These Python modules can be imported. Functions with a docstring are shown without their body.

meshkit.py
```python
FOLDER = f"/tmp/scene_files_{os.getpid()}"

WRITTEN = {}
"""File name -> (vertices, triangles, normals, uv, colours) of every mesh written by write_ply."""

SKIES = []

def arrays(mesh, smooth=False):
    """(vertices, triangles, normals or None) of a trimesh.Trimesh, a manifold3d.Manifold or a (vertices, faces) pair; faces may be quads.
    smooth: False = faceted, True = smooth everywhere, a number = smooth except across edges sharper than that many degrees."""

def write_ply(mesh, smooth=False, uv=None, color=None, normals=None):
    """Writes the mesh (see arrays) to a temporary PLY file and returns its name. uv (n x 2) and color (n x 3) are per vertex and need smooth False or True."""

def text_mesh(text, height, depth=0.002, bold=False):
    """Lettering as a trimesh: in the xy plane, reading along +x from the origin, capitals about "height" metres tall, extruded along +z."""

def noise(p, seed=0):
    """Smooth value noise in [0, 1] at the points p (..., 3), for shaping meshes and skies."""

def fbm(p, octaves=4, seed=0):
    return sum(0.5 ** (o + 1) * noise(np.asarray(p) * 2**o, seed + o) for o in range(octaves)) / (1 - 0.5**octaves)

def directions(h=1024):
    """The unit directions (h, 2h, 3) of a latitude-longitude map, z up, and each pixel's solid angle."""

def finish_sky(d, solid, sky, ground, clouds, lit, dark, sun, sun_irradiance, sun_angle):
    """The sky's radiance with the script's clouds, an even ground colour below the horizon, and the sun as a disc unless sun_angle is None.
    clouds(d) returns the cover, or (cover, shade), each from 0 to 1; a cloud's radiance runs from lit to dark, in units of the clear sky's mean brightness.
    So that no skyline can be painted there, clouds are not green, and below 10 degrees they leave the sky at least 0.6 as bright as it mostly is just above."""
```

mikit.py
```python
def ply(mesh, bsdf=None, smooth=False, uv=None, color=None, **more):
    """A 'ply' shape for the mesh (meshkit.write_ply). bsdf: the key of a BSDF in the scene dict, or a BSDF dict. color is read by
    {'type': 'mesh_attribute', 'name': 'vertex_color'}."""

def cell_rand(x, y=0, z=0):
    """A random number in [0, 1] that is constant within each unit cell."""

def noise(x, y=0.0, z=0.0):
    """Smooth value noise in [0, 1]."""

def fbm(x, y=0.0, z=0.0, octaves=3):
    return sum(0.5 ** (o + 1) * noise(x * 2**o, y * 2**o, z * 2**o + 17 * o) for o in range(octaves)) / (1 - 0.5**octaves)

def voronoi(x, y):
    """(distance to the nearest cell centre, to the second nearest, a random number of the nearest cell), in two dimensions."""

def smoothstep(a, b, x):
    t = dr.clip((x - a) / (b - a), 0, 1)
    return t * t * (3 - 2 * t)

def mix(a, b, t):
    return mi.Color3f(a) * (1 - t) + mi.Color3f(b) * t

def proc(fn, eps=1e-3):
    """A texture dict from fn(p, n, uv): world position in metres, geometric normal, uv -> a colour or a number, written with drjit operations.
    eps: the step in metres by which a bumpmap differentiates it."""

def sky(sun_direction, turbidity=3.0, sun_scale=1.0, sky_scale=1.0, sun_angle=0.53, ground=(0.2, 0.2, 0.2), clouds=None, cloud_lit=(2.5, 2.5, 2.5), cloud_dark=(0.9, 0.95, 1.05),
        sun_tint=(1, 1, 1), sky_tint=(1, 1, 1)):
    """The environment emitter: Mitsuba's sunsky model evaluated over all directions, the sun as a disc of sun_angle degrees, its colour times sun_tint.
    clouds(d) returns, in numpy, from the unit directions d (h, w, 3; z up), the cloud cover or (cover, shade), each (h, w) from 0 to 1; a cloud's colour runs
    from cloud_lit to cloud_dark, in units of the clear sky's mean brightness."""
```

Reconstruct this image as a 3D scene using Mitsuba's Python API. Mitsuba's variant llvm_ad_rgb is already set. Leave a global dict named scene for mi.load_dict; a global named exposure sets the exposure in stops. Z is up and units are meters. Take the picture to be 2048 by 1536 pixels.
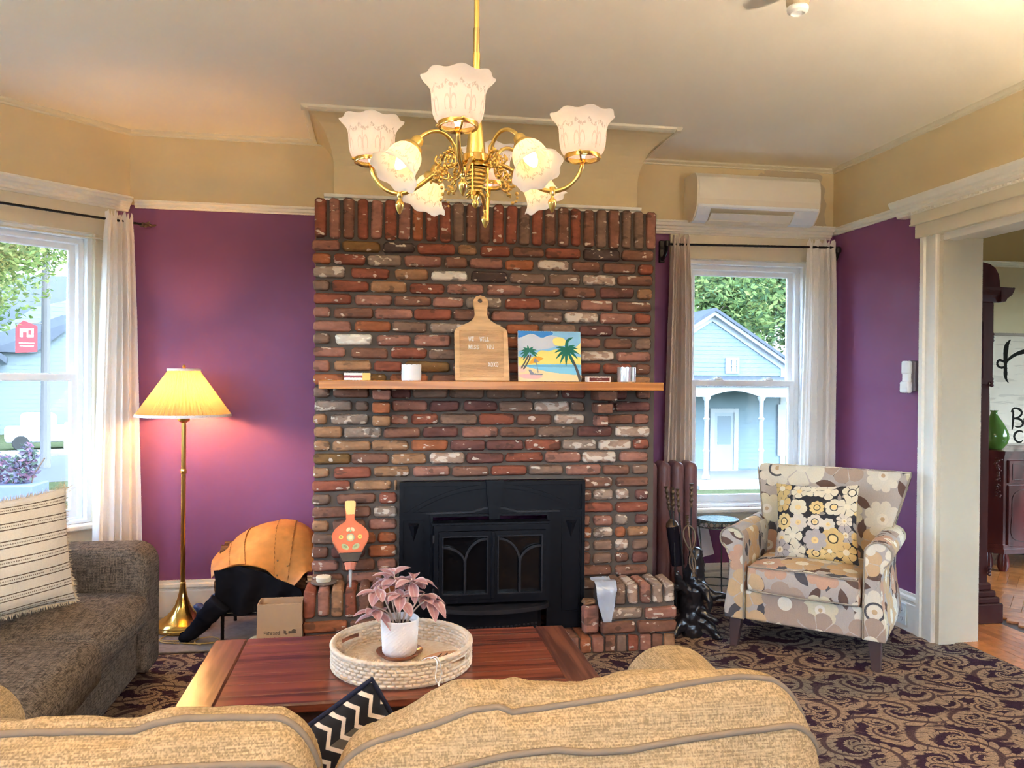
import math, random
import numpy as np, trimesh, shapely
import shapely.geometry as sg
import drjit as dr
import mitsuba as mi
import mikit
from meshkit import text_mesh
from meshkit import noise as nnoise, fbm as nfbm

T = mi.ScalarTransform4f
PI = math.pi
scene, labels = {}, {}

# ------------------------------------------------------------------ camera, sky, exposure
YAW, PITCH, ROLL = 0.1645, 0.0075, 0.0085
_fw = np.array([math.sin(YAW) * math.cos(PITCH), math.cos(YAW) * math.cos(PITCH), -math.sin(PITCH)])
_rt = np.array([math.cos(YAW), -math.sin(YAW), 0.0])
_up = np.cross(_rt, _fw)
_up = math.cos(ROLL) * _up - math.sin(ROLL) * _rt
CAM = [0.0, 0.0, 1.40]
scene['camera'] = {'type': 'perspective', 'fov': math.degrees(2 * math.atan(1024 / 1583.0)), 'fov_axis': 'x', 'near_clip': 0.05, 'far_clip': 500.0,
                   'to_world': T().look_at(origin=CAM, target=[CAM[i] + float(_fw[i]) for i in range(3)], up=[float(v) for v in _up])}


def sky_clouds(d):
    # an even veil of bright thin cloud, a little broken
    q = d / np.maximum(d[..., 2:3] + 0.25, 0.2)
    c = nfbm(q * 1.3 + 5.0, 4, 3)
    return np.clip(0.55 + 0.9 * (c - 0.5), 0, 1), np.clip(0.35 + 0.8 * (nfbm(q * 2.1, 3, 9) - 0.5), 0, 1)


scene['sky'] = mikit.sky((0.55, -0.62, 0.56), turbidity=3.5, sun_scale=0.0, sky_scale=4.6, sun_angle=4.0, ground=(0.25, 0.25, 0.24), clouds=sky_clouds,
                         cloud_lit=(1.25, 1.5, 1.8), cloud_dark=(0.75, 0.92, 1.12), sky_tint=(0.85, 1.0, 1.1))
exposure = 4.5
BULB = 0.32          # radiance of the lit electric bulbs
LAMP = 38.0          # floor lamp bulb
DIM = 0.35            # the upright gas-style lights, barely glowing
UNSEEN_TORCH = 33.0         # two unseen torchieres, placed out of view to brighten the ceiling

# ------------------------------------------------------------------ helpers


def numbered(key):
    if key not in scene and key not in labels:
        return key
    k = 1
    while f'{key}_{k:03d}' in scene or f'{key}_{k:03d}' in labels:
        k += 1
    return f'{key}_{k:03d}'


def obj(name, mesh, mat, parent=None, smooth=False, uv=None, color=None, kind=None, label=None, **more):
    """one entry of the scene; returns its key"""
    key = numbered(f'{parent}__{name}' if parent else name)
    if isinstance(mesh, (list, tuple)) and len(mesh) and not isinstance(mesh[0], np.ndarray):
        mesh = cat(mesh)
    if color is not None:
        if smooth is not False and smooth is not True:
            mesh = trimesh.graph.smooth_shade(mesh, angle=math.radians(smooth), facet_minarea=None)
            smooth = True
        n = len(mesh.vertices)
        c = np.asarray(color, float)
        color = np.tile(c, (n, 1)) if c.ndim == 1 else c
    scene[key] = mikit.ply(mesh, mat, smooth=smooth, uv=uv, color=color, **more)
    e = {}
    if kind:
        e['kind'] = kind
    if label:
        e['label'] = label
    if e:
        labels[key] = {**labels.get(key, {}), **e}
    return key


def thing(name, label, cat_, group=None):
    key = numbered(name)
    labels[key] = {'label': label, 'category': cat_}
    if group:
        labels[key]['group'] = group
    return key


def tag(key, label, cat_, group=None):
    labels[key] = {**labels.get(key, {}), 'label': label, 'category': cat_}
    if group:
        labels[key]['group'] = group
    return key


def struct(name, mesh, mat, **k):
    return obj(name, mesh, mat, kind='structure', **k)


def cat(ms):
    ms = [m if isinstance(m, trimesh.Trimesh) else trimesh.Trimesh(m[0], m[1], process=False) for m in ms]
    return trimesh.util.concatenate(ms)


def box(x0, x1, y0, y1, z0, z1):
    m = trimesh.creation.box(extents=(x1 - x0, y1 - y0, z1 - z0))
    m.apply_translation(((x0 + x1) / 2, (y0 + y1) / 2, (z0 + z1) / 2))
    return m


_CH = {}


def cbox(x0, x1, y0, y1, z0, z1, c=0.004, jit=0.0, rng=None):
    """box with chamfered edges (44 triangles), optionally uneven"""
    h = np.array([x1 - x0, y1 - y0, z1 - z0]) / 2
    c = min(c, 0.45 * h.min())
    pts, jc = [], {}
    for sx in (-1, 1):
        for sy in (-1, 1):
            for sz in (-1, 1):
                s = np.array([sx, sy, sz])
                j = rng.uniform(-jit, jit, 3) if rng is not None and jit else 0
                for a in range(3):
                    q = s * (h - c)
                    q[a] = s[a] * h[a]
                    pts.append(q + j)
    if 'f' not in _CH:
        hp = []
        for sx in (-1, 1):
            for sy in (-1, 1):
                for sz in (-1, 1):
                    for a in range(3):
                        q = np.array([sx, sy, sz]) * 0.8
                        q[a] = np.sign(q[a])
                        hp.append(q)
        hp = np.array(hp)
        import scipy.spatial as ss
        hu = ss.ConvexHull(hp)
        f = hu.simplices.copy()
        nn = np.cross(hp[f[:, 1]] - hp[f[:, 0]], hp[f[:, 2]] - hp[f[:, 0]])
        flip = (nn * hp[f].mean(1)).sum(1) < 0
        f[flip] = f[flip][:, ::-1]
        _CH['f'] = f
    v = np.array(pts) + [(x0 + x1) / 2, (y0 + y1) / 2, (z0 + z1) / 2]
    return trimesh.Trimesh(v, _CH['f'].copy(), process=False)


def grid(P, cu=False, cv=False, flip=False):
    """mesh from an array of points (nu, nv, 3); cu/cv close that direction"""
    P = np.asarray(P, float)
    nu, nv = P.shape[:2]
    i, j = np.meshgrid(np.arange(nu if cu else nu - 1), np.arange(nv if cv else nv - 1), indexing='ij')
    i2, j2 = (i + 1) % nu, (j + 1) % nv
    q = np.stack([i * nv + j, i2 * nv + j, i2 * nv + j2, i * nv + j2], -1).reshape(-1, 4)
    f = np.vstack([q[:, [0, 1, 2]], q[:, [0, 2, 3]]])
    if flip:
        f = f[:, ::-1]
    return trimesh.Trimesh(P.reshape(-1, 3), f, process=False)


def capped(P, flip=False):
    """rings (nu, nv, 3) closed in v, with flat fans at both ends"""
    P = np.asarray(P, float)
    nu, nv = P.shape[:2]
    m = grid(P, cv=True, flip=flip)
    v = np.vstack([m.vertices, P[0].mean(0)[None], P[-1].mean(0)[None]])
    j = np.arange(nv)
    a = np.stack([np.full(nv, nu * nv), (j + 1) % nv, j], 1)
    a = np.stack([np.full(nv, nu * nv), j, (j + 1) % nv], 1)
    b = np.stack([np.full(nv, nu * nv + 1), (nu - 1) * nv + (j + 1) % nv, (nu - 1) * nv + j], 1)
    if not flip:
        pass
    else:
        a, b = a[:, ::-1], b[:, ::-1]
    return trimesh.Trimesh(v, np.vstack([m.faces, a, b]), process=False)


def fix(m):
    """outward normals for a closed mesh"""
    if m.volume < 0:
        m.invert()
    return m


def lathe(prof, n=32, c=(0, 0, 0), fn=None, closed=False):
    """revolve [(r, z), ...] about z at c"""
    prof = np.asarray(prof, float)
    a = np.arange(n) * 2 * PI / n
    P = np.stack([prof[:, None, 0] * np.cos(a), prof[:, None, 0] * np.sin(a), np.repeat(prof[:, 1:2], n, 1)], -1)
    if fn is not None:
        P = fn(P, a)
    P = P + np.asarray(c)
    m = grid(P, cv=True, flip=True) if not closed else grid(P, cu=True, cv=True, flip=True)
    return m


def frame(t):
    t = t / np.linalg.norm(t)
    a = np.cross(t, [0, 0, 1.0]) if abs(t[2]) < 0.95 else np.cross(t, [1.0, 0, 0])
    a /= np.linalg.norm(a)
    return a, np.cross(t, a)


def tube(pts, r, n=10, closed=False, caps=True):
    p = np.asarray(pts, float)
    r = np.broadcast_to(np.asarray(r, float), (len(p),))
    if closed:
        t = np.roll(p, -1, 0) - np.roll(p, 1, 0)
    else:
        t = np.gradient(p, axis=0)
    t /= np.linalg.norm(t, axis=1, keepdims=True) + 1e-12
    a, _ = frame(t[0])
    ang = np.arange(n) * 2 * PI / n
    R = []
    for k in range(len(p)):
        a = a - t[k] * (a @ t[k])
        a /= np.linalg.norm(a) + 1e-12
        b = np.cross(t[k], a)
        R.append(p[k] + r[k] * (np.cos(ang)[:, None] * a + np.sin(ang)[:, None] * b))
    R = np.array(R)
    if closed:
        return grid(R, cu=True, cv=True, flip=False)
    return capped(R) if caps else grid(R, cv=True)


def spline(pts, n=40):
    from scipy.interpolate import CubicSpline
    p = np.asarray(pts, float)
    d = np.r_[0, np.cumsum(np.linalg.norm(np.diff(p, axis=0), axis=1))]
    return CubicSpline(d, p)(np.linspace(0, d[-1], n))


def rod(p0, p1, r, n=12):
    return tube([p0, p1], r, n)


def prism(poly, p0, ex, ey, ez, length):
    """2-D outline (in ex, ey) pushed along ez from p0"""
    g = sg.Polygon(poly)
    m = trimesh.creation.extrude_polygon(g, length, engine='earcut')
    v = np.asarray(m.vertices)
    ex, ey, ez = (np.asarray(a, float) for a in (ex, ey, ez))
    v = np.asarray(p0) + v[:, :1] * ex + v[:, 1:2] * ey + v[:, 2:] * ez
    m = trimesh.Trimesh(v, m.faces, process=False)
    return fix(m)


def extr(shape, depth):
    gs = getattr(shape, 'geoms', [shape])
    return cat([trimesh.creation.extrude_polygon(g, depth, engine='earcut') for g in gs if g.area > 1e-9])


def place(m, p0, ex, ey, ez):
    v = np.asarray(m.vertices)
    v = np.asarray(p0, float) + v[:, :1] * np.asarray(ex, float) + v[:, 1:2] * np.asarray(ey, float) + v[:, 2:] * np.asarray(ez, float)
    f = m.faces
    if np.dot(np.cross(ex, ey), ez) < 0:
        f = f[:, ::-1]
    return trimesh.Trimesh(v, f, process=False)


def sqz(t, e):
    return np.sign(np.cos(t)) * np.abs(np.cos(t)) ** e, np.sign(np.sin(t)) * np.abs(np.sin(t)) ** e


def pillow(w, h, d, nu=40, pinch=0.10, power=2.2, seed=0, crumple=0.006):
    """square cushion in the xz plane, thick along y, corners drawn out"""
    u = np.linspace(-1, 1, nu)
    U, V = np.meshgrid(u, u, indexing='ij')
    k = 1 - pinch * (1 - V ** 2) * np.abs(U) ** 3
    l = 1 - pinch * (1 - U ** 2) * np.abs(V) ** 3
    X, Z = U * w / 2 * k, V * h / 2 * l
    th = np.maximum(0, (1 - np.abs(U) ** power) * (1 - np.abs(V) ** power)) ** 0.55 * d / 2
    q = np.stack([X * 9 + seed, Z * 9, U * 0], -1)
    nz = (nfbm(q, 3, seed) - 0.5) * crumple * 6 * (th > 1e-9)
    A = np.stack([X, -th - nz * th / d, Z], -1)
    B = np.stack([X, th + nz * th / d, Z], -1)
    m = cat([grid(A, flip=False), grid(B, flip=True)])
    return m


def rotz(m, a, c=(0, 0)):
    m = m.copy()
    m.apply_translation((-c[0], -c[1], 0))
    m.apply_transform(trimesh.transformations.rotation_matrix(a, (0, 0, 1)))
    m.apply_translation((c[0], c[1], 0))
    return m


def rot(m, a, ax, c=(0, 0, 0)):
    m = m.copy()
    m.apply_transform(trimesh.transformations.rotation_matrix(a, ax, c))
    return m


def mov(m, d):
    m = m.copy()
    m.apply_translation(d)
    return m


def catmull(pts, n=8, closed=True):
    p = np.asarray(pts, float)
    out = []
    N = len(p)
    for i in range(N):
        a, b, c, d = p[i - 1], p[i], p[(i + 1) % N], p[(i + 2) % N]
        for t in np.arange(n) / n:
            out.append(0.5 * (2 * b + (c - a) * t + (2 * a - 5 * b + 4 * c - d) * t * t + (3 * b - a - 3 * c + d) * t ** 3))
    return np.array(out)


# ------------------------------------------------------------------ materials
def rgb(c):
    return {'type': 'rgb', 'value': [float(v) for v in c]}


def diffuse(c):
    return {'type': 'twosided', 'bsdf': {'type': 'diffuse', 'reflectance': c if isinstance(c, dict) else rgb(c)}}


def princ(c, rough=0.5, metal=0.0, spec=0.5, **k):
    return {'type': 'twosided', 'bsdf': {'type': 'principled', 'base_color': c if isinstance(c, dict) else rgb(c), 'roughness': rough, 'metallic': metal, 'specular': spec, **k}}


def bumped(b, fn, scale, eps=1e-3):
    return {'type': 'twosided', 'bsdf': {'type': 'bumpmap', 'arbitrary': mikit.proc(fn, eps), 'scale': scale, 'nested': b['bsdf']}}


VC = {'type': 'mesh_attribute', 'name': 'vertex_color'}
scene['vc_matte'] = diffuse(VC)
scene['vc_satin'] = princ(VC, 0.38)
scene['vc_gloss'] = princ(VC, 0.14)
scene['pane'] = {'type': 'thindielectric', 'int_ior': 1.5}
M3 = mi.Color3f
noise, fbm, voronoi, cell_rand, smoothstep, mix = mikit.noise, mikit.fbm, mikit.voronoi, mikit.cell_rand, mikit.smoothstep, mikit.mix
# ------------------------------------------------------------------ the room
H_CEIL, RAIL0, RAIL1 = 2.793, 2.352, 2.395
YB, XR = 4.822, 2.942                      # back wall, right wall
BA, CX = 0.817, -1.4185                    # the bay's slanting wall
WD = np.array([-math.sin(BA), -math.cos(BA), 0.0])
WN = np.array([math.cos(BA), -math.sin(BA), 0.0])
EZ = np.array([0, 0, 1.0])


def BAY(t, off, z):
    return np.array([CX, YB, 0]) + WD * t + WN * off + EZ * z


PURPLE, BEIGE, CEIL = (0.200, 0.068, 0.165), (0.67, 0.55, 0.34), (0.86, 0.80, 0.67)


def f_wall(p, n, uv):
    # two paints: purple below the picture rail, beige above it; faint roller mottling
    m = 0.94 + 0.12 * fbm(p.x * 5, p.y * 5, p.z * 5, octaves=3)
    return dr.select(p.z > 2.37, M3(BEIGE), M3(PURPLE)) * m


def f_beige(p, n, uv):
    return M3(BEIGE) * (0.94 + 0.12 * fbm(p.x * 4, p.y * 4, p.z * 4, octaves=3))


def f_ceil(p, n, uv):
    return M3(CEIL) * (0.96 + 0.08 * fbm(p.x * 2.5, p.y * 2.5, p.z * 2.5, octaves=3))


scene['paint_wall'] = princ(mikit.proc(f_wall), 0.55, 0, 0.35)
scene['paint_beige'] = diffuse(mikit.proc(f_beige))
scene['paint_ceiling'] = diffuse(mikit.proc(f_ceil))
scene['paint_trim'] = princ((0.80, 0.76, 0.66), 0.38, 0, 0.45)
scene['paint_cream'] = princ((0.66, 0.60, 0.46), 0.4, 0, 0.4)
scene['vinyl'] = princ((0.80, 0.82, 0.84), 0.3, 0, 0.5)


def holed(u0, u1, z0, z1, hole, d0, d1, fr):
    """a wall slab with one rectangular hole (u, z); fr(u, d, z) -> point"""
    hu0, hu1, hz0, hz1 = hole
    ms = []
    for a, b, c, d in ((u0, hu0, z0, z1), (hu1, u1, z0, z1), (hu0, hu1, z0, hz0), (hu0, hu1, hz1, z1)):
        if b - a > 1e-6 and d - c > 1e-6:
            ms.append(box(a, b, d0, d1, c, d))
    m = cat(ms)
    v = np.asarray(m.vertices)
    o = np.asarray(fr(0, 0, 0))
    w = o + v[:, :1] * (np.asarray(fr(1, 0, 0)) - o) + v[:, 1:2] * (np.asarray(fr(0, 1, 0)) - o) + v[:, 2:] * (np.asarray(fr(0, 0, 1)) - o)
    m = trimesh.Trimesh(w, m.faces, process=False)
    return fix(m)


def local(m, fr):
    v = np.asarray(m.vertices)
    o = np.asarray(fr(0, 0, 0), float)
    w = o + v[:, :1] * (np.asarray(fr(1, 0, 0)) - o) + v[:, 1:2] * (np.asarray(fr(0, 1, 0)) - o) + v[:, 2:] * (np.asarray(fr(0, 0, 1)) - o)
    f = m.faces
    ex, ey, ez = (np.asarray(fr(*a)) - o for a in ((1, 0, 0), (0, 1, 0), (0, 0, 1)))
    if np.dot(np.cross(ex, ey), ez) < 0:
        f = f[:, ::-1]
    return trimesh.Trimesh(w, f, process=False)


# local frames: u along the wall, d out of the wall INTO the room (positive), z up
F_BACK = lambda u, d, z: np.array([u, YB - d, z])
F_BAY = lambda u, d, z: BAY(u, d, z)
BL = 1.36                                   # length of the slanting wall
BX = float(BAY(BL, 0, 0)[0]); BY1 = float(BAY(BL, 0, 0)[1])
F_BAYC = lambda u, d, z: np.array([BX + d, BY1 - u, z])
BCL = 2.3                                   # the bay's middle wall
BY2 = BY1 - BCL
F_BAYN = lambda u, d, z: np.array([BX, BY2, 0]) + np.array([math.sin(BA), -math.cos(BA), 0]) * u + np.array([math.cos(BA), math.sin(BA), 0]) * d + EZ * z
BNX, BNY = (float(v) for v in F_BAYN(BL, 0, 0)[:2])
YN = -2.6                                   # wall behind the camera
F_NEAR = lambda u, d, z: np.array([u, YN + d, z])
F_LEFT = lambda u, d, z: np.array([BNX + d, BNY - u, z])
WT = 0.16
WIN_B = (1.925, 2.765, 0.575, 2.175)        # window by the chimney
WIN_L = (0.20, 1.16, 0.585, 2.175)          # window on the slanting wall
struct('wall_back', holed(CX - 0.2, XR + 0.02, -0.05, H_CEIL + 0.05, WIN_B, -WT, 0, F_BACK), 'paint_wall', label='purple back wall under a beige frieze')
struct('wall_bay', holed(-0.0, BL, -0.05, H_CEIL + 0.05, WIN_L, -WT, 0, F_BAY), 'paint_wall')
struct('wall_bay_middle', holed(0, BCL, -0.05, H_CEIL + 0.05, (0.25, BCL - 0.25, 0.585, 2.175), -WT, 0, F_BAYC), 'paint_wall')
struct('wall_bay_near', holed(0, BL, -0.05, H_CEIL + 0.05, (0.2, 1.16, 0.585, 2.175), -WT, 0, F_BAYN), 'paint_wall')
struct('wall_left', holed(0, BNY - YN, -0.05, H_CEIL + 0.05, (0.7, 1.9, 0.585, 2.175), -WT, 0, F_LEFT), 'paint_wall')
struct('wall_near', holed(BNX - 0.2, 7.0, -0.05, H_CEIL + 0.05, (-0.6, 1.9, 0.55, 2.25), -WT, 0, F_NEAR), 'paint_wall')
OP0, OP1, OPZ = 1.30, 3.80, 2.19            # the wide opening in the right wall
XR2 = 3.16
F_RIGHT = lambda u, d, z: np.array([XR - d, u, z])
struct('wall_right', holed(YN, YB + WT, -0.05, H_CEIL + 0.05, (OP0, OP1, -0.06, OPZ), -(XR2 - XR), 0, F_RIGHT), 'paint_wall')
struct('ceiling', cat([box(-2.7, 7.1, YN - 0.2, YB + .16, H_CEIL, H_CEIL + 0.1), box(3.62, 7.1, YB + .16, 5.92, H_CEIL, H_CEIL + .1)]), 'paint_ceiling', label='cream painted ceiling')

# carpet: dark aubergine ground with tan scrolling leaves


def f_carpet(p, n, uv):
    # acanthus scrolls: spiralling leaves with lobed edges and dark veins, on two interlocking lattices
    wx = 0.05 * (fbm(p.x * 5, p.y * 5, 1.0, octaves=2) - 0.5)
    wy = 0.05 * (fbm(p.x * 5, p.y * 5, 9.0, octaves=2) - 0.5)
    on, vein = mi.Float(0), mi.Float(0)
    for (S, ox, oy, sd, rad) in ((0.40, 0.0, 0.0, 1, 0.56), (0.40, 0.5, 0.5, 2, 0.50), (0.20, 0.25, 0.1, 3, 0.50)):
        X, Y = (p.x + wx) / S + ox, (p.y + wy) / (S * 0.8) + oy
        ix, iy = dr.floor(X), dr.floor(Y)
        u, v = X - ix - 0.5 - .16 * (cell_rand(ix, iy, sd + 20) - .5), Y - iy - 0.5
        hand = dr.select(cell_rand(ix, iy, sd) > 0.5, 1.0, -1.0)
        u = u * hand
        r = dr.sqrt(u * u + v * v) + 1e-4
        th = dr.atan2(v, u) + 6.28 * cell_rand(ix, iy, sd + 9)
        lr = dr.log(r + 0.03)
        s = 2 * th + 4.2 * lr                      # two arms
        arm = 0.5 + 0.5 * dr.cos(s)
        q = th * 5.5 - 9.0 * lr                    # lobes run across the arms
        lobe = dr.abs(dr.cos(q))
        edge = 0.70 - 0.34 * lobe
        leaf = smoothstep(edge - .05, edge + .05, arm) * (1 - smoothstep(rad - .07, rad, r + .05 * lobe))
        v1 = (1 - smoothstep(.10, .22, lobe)) + smoothstep(.94, .985, arm)
        on2 = leaf
        vein = dr.select(on2 > on, v1, vein)
        on = dr.maximum(on, on2)
    k = on * (1 - .85 * dr.minimum(vein, 1.0))
    tan = mix((0.25, 0.175, 0.120), (0.165, 0.140, 0.110), smoothstep(0.45, 0.75, fbm(p.x * 3, p.y * 3, 2.0, octaves=2)))
    col = mix((0.034, 0.019, 0.030), tan, k)
    return col * (0.72 + 0.56 * cell_rand(p.x * 300, p.y * 300, 1))


scene['carpet'] = diffuse(mikit.proc(f_carpet))
struct('floor', box(-2.7, 3.10, YN - 0.2, YB + 0.05, -0.06, 0.0), 'carpet', label='dark aubergine carpet with a tan scrolling leaf pattern')

# ---- trims: ceiling bead, picture rails, baseboards
bead = [(0, 0), (0.028, 0), (0.026, -0.010), (0.018, -0.017), (0.010, -0.020), (0.008, -0.028), (0, -0.030)]
railp = [(0, RAIL0), (0.012, RAIL0), (0.013, RAIL0 + 0.008), (0.020, RAIL0 + 0.012), (0.022, RAIL0 + 0.026), (0.032, RAIL0 + 0.032), (0.034, RAIL1), (0, RAIL1)]
basep = [(0, 0), (0.020, 0), (0.020, 0.155), (0.017, 0.160), (0.017, 0.172), (0.026, 0.178), (0.024, 0.194), (0.012, 0.202), (0.010, 0.215), (0, 0.217)]
cornp = [(0, 2.325), (0.022, 2.325), (0.026, 2.336), (0.036, 2.338), (0.038, 2.350), (0.046, 2.353), (0.050, 2.366), (0.066, 2.372), (0.070, 2.388), (0.078, 2.392), (0.080, 2.402), (0, 2.402)]


def strip(prof, fr, u0, u1):
    o = np.asarray(fr(0, 0, 0), float)
    return prism(prof, fr(u0, 0, 0), np.asarray(fr(0, 1, 0)) - o, np.asarray(fr(0, 0, 1)) - o, np.asarray(fr(1, 0, 0)) - o, u1 - u0)


beadz = [(a, H_CEIL + b) for a, b in bead]
trim_n = [0]


def trim(prof, fr, u0, u1, mat='paint_trim', label=None):
    trim_n[0] += 1
    return struct(f'trim_{trim_n[0]}', strip(prof, fr, u0, u1), mat, label=label)


for fr, a, b in ((F_BACK, CX, XR), (F_BAY, 0, BL), (F_BAYC, 0, BCL), (F_BAYN, 0, BL), (F_RIGHT, YN, YB), (F_LEFT, 0, BNY - YN)):
    trim(beadz, fr, a, b, 'paint_cream')
trim(railp, F_BACK, CX + 0.03, -0.30)
trim(railp, F_RIGHT, 4.05, YB)
for fr, a, b in ((F_BACK, 1.50, XR - 0.03), (F_BAY, 0.02, BL), (F_BAYC, 0, BCL), (F_BAYN, 0, BL)):
    trim(cornp, fr, a, b)
for i, (fr, a, b) in enumerate(((F_BACK, CX, XR), (F_BAY, 0, BL), (F_BAYC, 0, BCL), (F_BAYN, 0, BL), (F_LEFT, 0, BNY - YN))):
    struct('baseboard_' + ('back', 'bay', 'bay_middle', 'bay_near', 'left')[i], strip(basep, fr, a, b), 'paint_trim')
struct('baseboard_right', strip(basep, F_RIGHT, 3.93, YB), 'paint_trim')


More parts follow.
